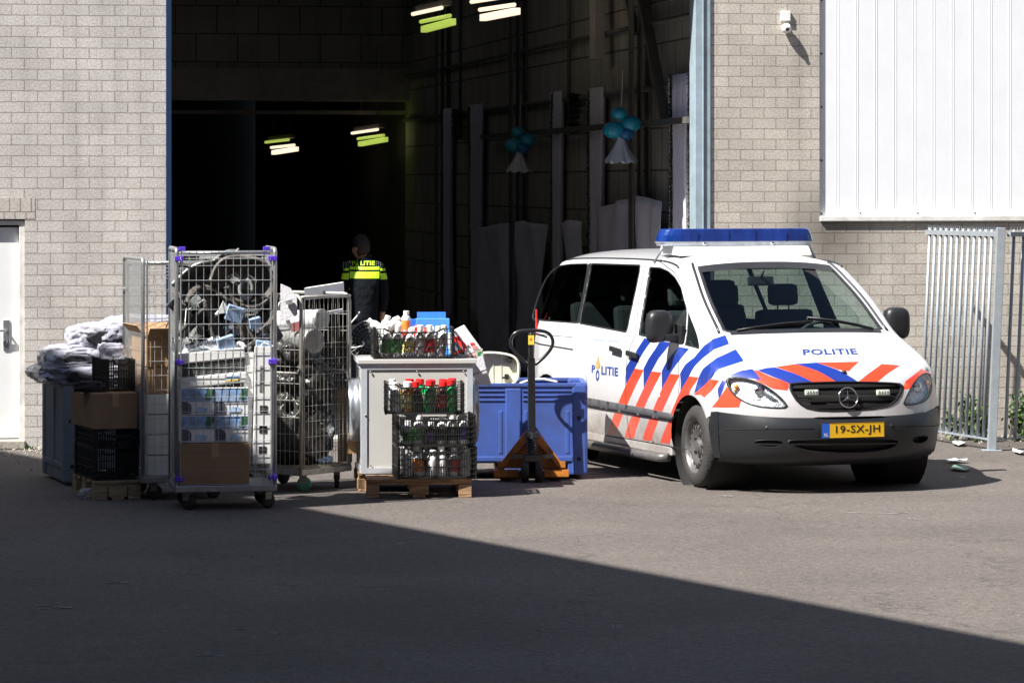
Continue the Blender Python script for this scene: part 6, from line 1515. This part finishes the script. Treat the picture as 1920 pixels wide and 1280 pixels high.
heap = [(706, 603, 'grey_b', W, 'lab_wh', -.9, 'white-capped cloudy bottle lying furthest left on the heap over the lattice crate'), (722, 602, W, W, 'lab_wh', .3, 'short white bottle standing on the heap, second from the left'), (735, 600, 'grey_b', W, 'lab_wh', .8, 'cloudy bottle leaning right on the heap, third from the left'),
        (748, 604, 'grey_b', W, 'lab_or', -.4, 'cloudy bottle with orange label tucked in the middle of the heap'), (761, 594, 'grey_b', W, 'lab_or', .05, 'tallest orange-labelled bottle upright on the heap'), (766, 613, W, Rr, 'lab_rd', 1.1, 'white bottle with a red mouth lying beside the tallest bottle of the heap'),
        (795, 614, Rr, W, 'lab_rd', 1.2, 'red bottle lying under the blue boxes on the heap')]
for px, py, b_, c_, l_, a, lb_ in heap:
    p = at(px, py+9, 26.93); h = .17; bottle('n', b_, c_, l_, h, .036, lb_, p-Vector((math.sin(a)*h*.5, 0, math.cos(a)*h*.5)), (0, a, 0), 'bottles heaped over the lattice crate') if b_ != 'red' else bottle('n', 'red', W, l_, h, .036, lb_, p-Vector((math.sin(a)*h*.5, 0, math.cos(a)*h*.5)), (0, a, 0), 'bottles heaped over the lattice crate')
CN['red'] = 'red'
# blue cards and boxes behind the lattice crate
zz = at(0, 640, 27.15).z
t = thing('blue_box', 'bright blue open display box behind the bottles on the cabinet', 'box', at(811, 640, 27.17), rK)
m = MB(); m.box((0, 0, .03), (.26, .10, .30)); m.build('carton', M['blue_card_lt'], t, .003)
m = MB(); m.box((-.005, .045, .195), (.225, .006, .07), (R(-12), 0, 0), bev=.002); m.build('flap', M['blue_card'], t)
t = thing('blue_box', 'smaller deep blue box left of the bright blue display box', 'box', at(779, 640, 27.19), rK)
m = MB(); m.box((0, 0, .028), (.10, .08, .295)); m.build('carton', M['blue_card'], t, .003)
# white appliance box tilted on the cabinet
ang = R(-33)
t = thing('appliance_box', 'white appliance box with a red picture, tilted beside the lattice crate', 'box', at(868, 652, 26.98), 0, None, rot=(0, R(0), R(3)))
o3 = at(868, 652, 26.98)
def L3(px, py, y=0): p = at(px, py, 26.98); return Vector((p.x-o3.x, y, p.z-o3.z))
m = MB(); P2 = [L3(px, py) for px, py in ((838, 628), (872, 611), (903, 654), (846, 677))]; m.prism([(p.x, p.z) for p in P2], 'y', 0, .22); m.build('carton', M['paper'], t, .003)
m = MB(); P2 = [L3(px, py) for px, py in ((846, 677.6), (903, 654.6), (905, 661), (893, 672.6), (850, 681))]; m.prism([(p.x, p.z) for p in P2], 'y', .002, .22); m.build('lower_side', mat('pinkish box side', (.62, .42, .40), .6, 0, .1, 20), t)
def pic(pts, mt, nm, lift): m = MB(); P_ = [L3(px, py) for px, py in pts]; m.prism([(p.x, p.z) for p in P_], 'y', -lift, -lift+.002); m.build(nm, mt, t)
pic([(850, 632), (860, 630), (876, 648), (872, 659), (849, 664)], M['ink_red'], 'picture', .003)
pic([(850, 642), (858, 641), (866, 655), (850, 660)], mat('grey print', (.16, .18, .22), .5, 0, 0), 'picture', .0055)
pic([(881, 643), (889, 642), (891, 646), (883, 648)], M['ink_red'], 'mark', .003); pic([(885, 650), (894, 648), (897, 653), (887, 656)], mat('pale red print', (.75, .25, .22), .5, 0, 0), 'mark', .003)
m = MB(); m.tube([L3(862, 631, -.006), L3(866, 645, -.006), L3(868, 656, -.006), L3(871, 659, -.006), L3(873, 655, -.006), L3(876, 646, -.006), L3(880, 648, -.006)], .004, 5); m.build('picture_outline', mat('grey line print', (.25, .25, .28), .5, 0, 0), t)
def lin(a, b, c): A_, B_, C_ = L3(*a), L3(*b), L3(*c); return lambda u, v: A_+(B_-A_)*u+(C_-A_)*v+Vector((0, -.004, 0))
put_text('EUROM', 'box_lettering', M['ink'], t, lin((846, 672), (871, 665), (845, 665)), .03)
put_text('EUROM', 'box_lettering', M['ink'], t, lin((892, 666), (871, 672.5), (893, 671.5)), .03)
m = MB()
for k in range(3): P_ = [L3(895+k*.3, 660+k*3.3), L3(903, 658+k*3.3), L3(903, 660+k*3.3), L3(895+k*.3, 662+k*3.3)]; m.prism([(p.x, p.z) for p in P_], 'y', -.004, -.001)
m.build('green_mark', M['green'], t)
# pale boxes behind the cabinet top right
t = thing('foam_block', 'grey polystyrene block leaning between the cabinet and the blue bin', 'foam block', at(905, 690, 27.45), 0)
o4 = at(905, 690, 27.45)
def blk(pts, y0, y1, mt, nm): m = MB(); P_ = [at(px, py, 27.45)-o4 for px, py in pts]; m.prism([(p.x, p.z) for p in P_], 'y', y0, y1); m.build(nm, mt, t, .004)
blk([(885, 664), (904, 656), (912, 693), (885, 702)], 0, .25, M['foam'], 'upper_part'); blk([(885, 703), (912, 694), (921, 722), (885, 722)], .004, .25, M['foam'], 'lower_part')

# ---------- blue bin, cream shell, pallet jack
cb = Vector((.0, 28.36, 0)); rb_ = R(1.5)
bulk_bin('bright blue plastic bulk bin lifted on the pallet jack beside the police van', cb, rb_, 1.2, .82, .035, .775, 'blue_bin', 'blue_dark', 3)
t = thing('cream_shell', 'cream plastic shell with rounded end standing in the blue bin', 'plastic shell', at(935, 690, 28.35), 0); o5 = at(935, 690, 28.35)
def q5(px, py, y=0): p = at(px, py, 28.35); return (p.x-o5.x, p.z-o5.z)
outl = smooth_loop([(898, 662), (925, 661), (955, 665), (968, 672), (974, 686), (970, 722), (898, 735)], 2)
m = MB(); m.prism([q5(*p) for p in outl], 'y', .02, .05); m.build('panel', M['cream'], t)
m = MB(); m.tube([(q5(*p)[0], 0, q5(*p)[1]) for p in outl], (.012, .03), 6, True, flat=(0, 0, 1)); m.build('rolled_edge', M['cream'], t)
m = MB()
for a, b in ((925, 664), (940, 666)): m.box((q5(a, 695)[0], .018, q5(a, 695)[1]), (.004, .006, .22))
m.build('moulded_rib', M['cream'], t)
for a, b in ((956, 675), (950, 706)): m = MB(); x, z = q5(a, b); m.box((x, .0, z), (.035, .03, .04)); m.box((x-.01, -.006, z-.008), (.05, .03, .015)); m.build('black_clip', M['slot'], t)
m = MB(); x = -.06; m.tube([at(975, 719, 28.3)+Vector((0, 0, 0)), at(995, 712, 28.4), at(1020, 711, 28.5), at(1045, 716, 28.4)], .012, 6); tag(m.build('white_hose', M['cable']), 'white bent tube lying along the rim of the blue bin', 'tube')

J = Vector(((997-960)*27.72/FPX, 27.72, 0)); t = thing('pallet_jack', 'orange pallet jack with black looped handle standing before the blue bin', 'pallet jack', J, R(2))
ZJ = lambda py: CAMH-(py-HORY)*27.5/FPX
m = MB(); m.bar((0, -.02, .36), (-.004, .0, .99), .058, .034); m.cyl((-.004, 0, .98), (-.004, 0, 1.19), .024); hs = m.build('handle_shaft', M['black_paint'], t, .006)
loop = [(0, 0, .915), (-.10, 0, .995), (-.165, 0, 1.075), (-.172, 0, 1.13), (-.145, 0, 1.185), (-.09, 0, 1.207), (0, 0, 1.212), (.09, 0, 1.207), (.145, 0, 1.185), (.172, 0, 1.13), (.165, 0, 1.075), (.10, 0, .995)]
sm = [Vector(p) for p in loop]
for _ in range(2): sm = sum([[a*.75+b*.25, a*.25+b*.75] for a, b in zip(sm, sm[1:]+sm[:1])], [])
m = MB(); m.tube(sm, .014, 10, True); m.build('handle_loop', M['black_paint'], t)
m = MB(); m.bar((.03, -.01, 1.185), (.125, -.01, 1.155), .010, .014); m.build('lever', M['black_paint'], t)
m = MB(); m.box((-.006, -.0285, 1.135), (.046, .003, .075)); q = m.build('sticker', M['sticker'], t)
put_text('4', 'sticker_mark', M['ink_red'], q, lambda u, v: Vector((-.020+.02*u, -.031, 1.125+.03*v)), .02)
m = MB(); m.cyl((0, -.02, .10), (0, -.02, .40), .036, seg=16); m.box((0, -.02, .375), (.11, .07, .05), bev=.008); m.box((0, -.02, .19), (.13, .09, .06), bev=.01); m.build('pump', M['black_paint'], t)
m = MB(); m.tube([Vector((math.cos(k*.5)*.046, -.02+math.sin(k*.5)*.046, .215+.0118*k)) for k in range(13*7//7*1+0)] if False else [Vector((math.cos(k*.6)*.046, -.02+math.sin(k*.6)*.046, .215+.0019*k)) for k in range(72)], .0055, 6); m.build('spring', M['black_paint'], t)
for s_ in (-1, 1):
    m = MB(); m.lathe([(.02, -.03), (.08, -.03), (.088, -.024), (.088, .024), (.08, .03), (.02, .03)], Matrix.Translation((s_*.055, -.02, .088)) @ Matrix.Rotation(R(90), 4, 'Y'), 28); m.build('steer_wheel', M['black_rub'], t)
m = MB(); m.cyl((-.10, -.02, .088), (.10, -.02, .088), .014); m.box((0, .01, .205), (.34, .05, .03)); m.build('axle', M['black_paint'], t)
m = MB(); m.prism([(-.045, .405), (.045, .405), (.29, .09), (.245, .075), (.0, .36), (-.245, .075), (-.29, .09)], 'y', .065, .10); m.build('back_plate', M['orange'], t, .004)
m = MB(); m.prism([(-.04, .40), (.04, .40), (.24, .10), (-.24, .10)], 'y', .105, .115); m.build('web_plate', M['orange'], t)
for s_ in (-1, 1):
    m = MB(); m.box((s_*.195, .62, .055), (.15, 1.10, .045), bev=.006); m.box((s_*.20, .055, .065), (.20, .05, .06), bev=.005); m.box((s_*.25, .04, .135), (.045, .03, .05), bev=.004); m.build('fork', M['orange'], t)
m = MB(); m.box((0, .075, .05), (.42, .03, .05)); m.build('cross_bar', M['orange'], t, .003)

# ================================================================ OFFICER
Yp = 32.62; Pp = at(684, 0, Yp); s_p = FPX/Yp; zof = lambda py: CAMH-(py-HORY)/s_p; xof = lambda px: ((px-960)/s_p-Pp.x)/.78
off_ = thing('person', 'person in dark police uniform with yellow reflective bands, seen from behind', 'person', (Pp.x, Pp.y, .03), 0); off_.scale = (.78, .9, .975)
def skin(name, verts, edges, m_, parent, sub=2, root=0):
    me = bpy.data.meshes.new(name); me.from_pydata([v[:3] for v in verts], edges, []); ob = bpy.data.objects.new(name, me); COL.objects.link(ob)
    sk = ob.modifiers.new('skin', 'SKIN'); sk.use_smooth_shade = True; su = ob.modifiers.new('sub', 'SUBSURF'); su.levels = sub; su.render_levels = sub
    for i, v in enumerate(verts):
        sv = me.skin_vertices[0].data[i]; sv.radius = (v[3], v[4] if len(v) > 4 else v[3]); sv.use_root = (i == root)
    bpy.context.view_layer.update(); dg = bpy.context.evaluated_depsgraph_get(); m2 = bpy.data.meshes.new_from_object(ob.evaluated_get(dg)); m2.name = name
    COL.objects.unlink(ob); bpy.data.objects.remove(ob); m2.materials.clear(); m2.materials.append(m_)
    for p in m2.polygons: p.use_smooth = True
    o = bpy.data.objects.new(name, m2); COL.objects.link(o); o.parent = parent; return o
Z = lambda py: (zof(py)-.03)/.975
sh = Z(497)
V = [(0, 0, .93, .13, .10), (0, 0, 1.10, .115, .085), (0, .0, 1.30, .125, .085), (0, .0, sh-.06, .095, .07), (-.015, .02, sh+.03, .05), (-.03, .04, sh+.09, .052),   # 0-5 torso, neck
     (-.18, .02, sh-.06, .045), (-.245, .10, sh-.20, .045), (-.26, .32, sh-.22, .036), (-.25, .40, sh-.20, .030),     # left arm bent forwards
     (.18, 0, sh-.07, .045), (.235, .01, sh-.28, .040), (.205, .10, sh-.48, .036), (.19, .14, sh-.54, .030),
     (-.09, 0, .86, .085), (-.10, .01, .48, .062), (-.10, 0, .10, .045), (-.10, .02, .05, .04), (-.10, .14, .035, .035),
     (.10, 0, .86, .085), (.12, -.01, .48, .062), (.13, 0, .10, .045), (.13, .02, .05, .04), (.13, .14, .035, .035)]
E = [(0, 1), (1, 2), (2, 3), (3, 4), (4, 5), (3, 6), (6, 7), (7, 8), (8, 9), (3, 10), (10, 11), (11, 12), (12, 13), (0, 14), (14, 15), (15, 16), (16, 17), (17, 18), (0, 19), (19, 20), (20, 21), (21, 22), (22, 23)]
bodyo = skin('body', V, E, M['skin'], off_)
# head shaped from a sphere, turned and bent to the left; joined to the neck
hc = Vector((-.050, .055, sh+.165)); m = MB(); q = bmesh.ops.create_icosphere(m.bm, subdivisions=4, radius=1)
for v in q['verts']:
    x, y, z = v.co; k = .074 if z > -.1 else .074-.018*(-z)
    jaw = 1-.25*max(0, -z)
    v.co = Vector((x*k*jaw, y*.098*(1-.12*max(0, -z))+(.012 if y > 0 and z < 0 else 0), z*.118))
    if y > .85 and abs(x) < .22 and -.35 < z < .1: v.co.y += .018*(1-abs(x)/.22)
HM = Matrix.Translation(hc) @ Matrix.Rotation(R(52), 4, 'Z') @ Matrix.Rotation(R(-14), 4, 'X') @ Matrix.Diagonal((1.22, 1.12, 1, 1)); bmesh.ops.transform(m.bm, matrix=HM, verts=m.bm.verts[:])
for f in m.bm.faces: f.smooth = True
for s_ in (-1, 1): m.sphere(HM @ Vector((s_*.076, -.005, -.005)), .026, sc=(.35, .7, 1.1), rot=R(38))
me = bpy.data.meshes.new('head'); m.bm.to_mesh(me); m.bm.free(); bm = bmesh.new(); bm.from_mesh(bodyo.data); bm.from_mesh(me); 
# hands: palm, four fingers, thumb
def hand(bm, p, d, up, side):
    d = Vector(d).normalized(); up = Vector(up).normalized(); r_ = d.cross(up).normalized()*side
    mm = MB(); mm.sphere((0, 0, 0), 1, sc=(.022, .040, .013), sub=3); F = Matrix((r_, d, up)).transposed().to_4x4(); bmesh.ops.transform(mm.bm, matrix=Matrix.Translation(Vector(p)+d*.03) @ F @ Matrix.Diagonal((1.7, 1, 1, 1)), verts=mm.bm.verts[:])
    for k in range(4):
        L_ = (.062, .074, .070, .054)[k]; b0 = Vector(p)+d*.055+r_*(.027-.018*k); mm.tube([b0, b0+d*L_*.45-up*.006, b0+d*L_*.8-up*.022, b0+d*L_*.95-up*.038], .0085, 8)
    b0 = Vector(p)+d*.02+r_*.033; mm.tube([b0, b0+r_*.022+d*.018, b0+r_*.024+d*.048-up*.012], .0095, 8)
    t_ = bpy.data.meshes.new('h'); mm.bm.to_mesh(t_); mm.bm.free(); bm.from_mesh(t_); bpy.data.meshes.remove(t_)
hand(bm, V[9][:3], (.15, .9, -.1), (0, 0, 1), 1); hand(bm, V[13][:3], (-.1, .3, -.9), (1, .1, 0), 1)
bm.to_mesh(bodyo.data); bm.free(); bpy.data.meshes.remove(me)
for p in bodyo.data.polygons: p.use_smooth = True
hm = MB(); q = bmesh.ops.create_icosphere(hm.bm, subdivisions=4, radius=1)
for v in q['verts']:
    x, y, z = v.co; nn = 1+.03*noise.noise(v.co*6)
    v.co = Vector((x*.084*nn, y*.105*nn-.006, z*.118*nn+.014))
bmesh.ops.delete(hm.bm, geom=[v for v in hm.bm.verts if v.co.z < -.088 or (v.co.y > .050 and v.co.z < .07) or (v.co.z < .0 and v.co.y > .015)], context='VERTS')
bmesh.ops.transform(hm.bm, matrix=HM, verts=hm.bm.verts[:]); ho = hm.build('hair', M['hair'], bodyo, smooth=True); so = ho.modifiers.new('s', 'SOLIDIFY'); so.thickness = .008
JV = [(0, 0, 1.02, .185, .145), (0, 0, 1.18, .170, .128), (0, 0, 1.36, .195, .135), (0, 0, sh-.05, .175, .112), (-.01, .015, sh+.045, .075, .07), (-.02, .02, sh+.075, .072, .066),
      (-.185, .02, sh-.035, .080), (-.25, .10, sh-.21, .066), (-.265, .30, sh-.225, .052), (.185, 0, sh-.045, .080), (.238, .01, sh-.28, .066), (.21, .09, sh-.46, .050)]
JE = [(0, 1), (1, 2), (2, 3), (3, 4), (4, 5), (3, 6), (6, 7), (7, 8), (3, 9), (9, 10), (10, 11)]
jk = skin('jacket', JV, JE, M['uniform'], bodyo)
# reflective bands follow the jacket: faces of a copy taken between two heights, pushed out a little
def bandmesh(z0, z1, nm, m_, xlim=(-9, 9), o_=.004, ymax=9):
    bm = bmesh.new(); bm.from_mesh(jk.data)
    bm.normal_update()
    for zc_, keep in ((z0, 1), (z1, -1)):
        geom = bm.verts[:]+bm.edges[:]+bm.faces[:]; bmesh.ops.bisect_plane(bm, geom=geom, plane_co=(0, 0, zc_), plane_no=(0, 0, -keep), clear_outer=True)
    for sg, xl in ((1, xlim[1]), (-1, xlim[0])):
        if abs(xl) < 8: geom = bm.verts[:]+bm.edges[:]+bm.faces[:]; bmesh.ops.bisect_plane(bm, geom=geom, plane_co=(xl, 0, 0), plane_no=(sg, 0, 0), clear_outer=True)
    bm.normal_update()
    for v in bm.verts: v.co += v.normal*o_
    me = bpy.data.meshes.new(nm); bm.to_mesh(me); bm.free(); me.materials.append(M[m_])
    for p in me.polygons: p.use_smooth = True
    o = bpy.data.objects.new(nm, me); COL.objects.link(o); o.parent = jk
for za, zb_ in ((505.5, 500), (521.5, 509)):
    bandmesh(Z(za), Z(zb_), 'reflective_band', 'hivis', xlim=(-.178, .178)); bandmesh(Z(za+2), Z(zb_+3), 'sleeve_band', 'hivis', xlim=(-9, -.190)); bandmesh(Z(za+2), Z(zb_+3), 'sleeve_band', 'hivis', xlim=(.190, 9))
bandmesh(Z(479.5), Z(477.5), 'collar_band', 'hivis')
bandmesh(1.0, 1.045, 'hem', 'trouser', o_=.006)
TV = [(0, 0, .97, .155, .125), (0, 0, 1.05, .165, .13), (-.09, 0, .84, .105), (-.10, .01, .48, .085), (-.10, .0, .10, .085), (.09, 0, .84, .105), (.12, -.01, .48, .085), (.13, .0, .10, .085)]
TE = [(1, 0), (0, 2), (2, 3), (3, 4), (0, 5), (5, 6), (6, 7)]
skin('trousers', TV, TE, M['trouser'], bodyo)
for s_ in (-.10, .13):
    m = MB(); q = m.sphere((s_, .06, .045), .06, sc=(.85, 2.1, .8), sub=3); m.cyl((s_, 0, .03), (s_, 0, .16), .06, .052, 14); m.build('boot', M['boot'], bodyo, smooth=True)
m = MB(); m.tube([(math.cos(k*.3927)*.172, math.sin(k*.3927)*.135, 1.025) for k in range(16)], (.012, .022), 6, True, flat=(1, 0, 0)); m.box((.15, -.06, 1.0), (.06, .05, .14), bev=.01); m.box((-.10, -.12, 1.01), (.09, .04, .09), bev=.01); m.build('belt', M['boot'], bodyo)
def back(u, v, x0, x1, z0, z1):
    x = x0+(x1-x0)*u; z = z0+(z1-z0)*v; dg_ = jk.ray_cast(Vector((x, -1, z)), Vector((0, 1, 0))) 
    y = dg_[1].y if dg_[0] else -.12
    return Vector((x, y-.005, z))
bpy.context.view_layer.update()
put_text('P', 'back_lettering', M['hivis'], jk, lambda u, v: back(u, v, xof(660), xof(666.5), Z(497), Z(489)), .03)
put_text('LITIE', 'back_lettering', M['hivis'], jk, lambda u, v: back(u, v, xof(676.5), xof(703), Z(497), Z(489)), .03)
m = MB(); cx_, cz_ = xof(670), Z(496)
m.bm.faces.new([m.bm.verts.new(back(0, 0, cx_+a*.016-.003, 0, cz_+b*.016, 0)) for a, b in ((-1.2, 1.2), (-.4, 0), (.4, 0), (1.2, 1.4), (.5, 2.2), (.9, 3.2), (-.1, 2.3), (-.4, 3.3), (-.7, 2.2))])
n = 14; r1 = [m.bm.verts.new(back(0, 0, cx_+math.cos(6.283*k/n)*.020, 0, cz_-.010+math.sin(6.283*k/n)*.020, 0)) for k in range(n)]; r2 = [m.bm.verts.new(back(0, 0, cx_+math.cos(6.283*k/n)*.010, 0, cz_-.010+math.sin(6.283*k/n)*.010, 0)) for k in range(n)]
for k in range(n): m.bm.faces.new((r1[k], r1[(k+1) % n], r2[(k+1) % n], r2[k]))
m.build('back_emblem', M['hivis'], jk)
m = MB()
for px in (645, 649, 653, 657, 706, 710, 714):
    for py in (490, 494, 498): c = back(0, 0, xof(px), 0, Z(py+(2 if px < 650 or px > 711 else 0)), 0); m.box(c, (.008, .003, .008))
m.build('reflective_dots', mat('grey reflective dots', (.30, .34, .30), .5, 0, 0), jk)

# ================================================================ finish
for o in list(bpy.data.objects):
    if o.type == 'EMPTY' and o.parent is None and not kids(o): bpy.data.objects.remove(o)
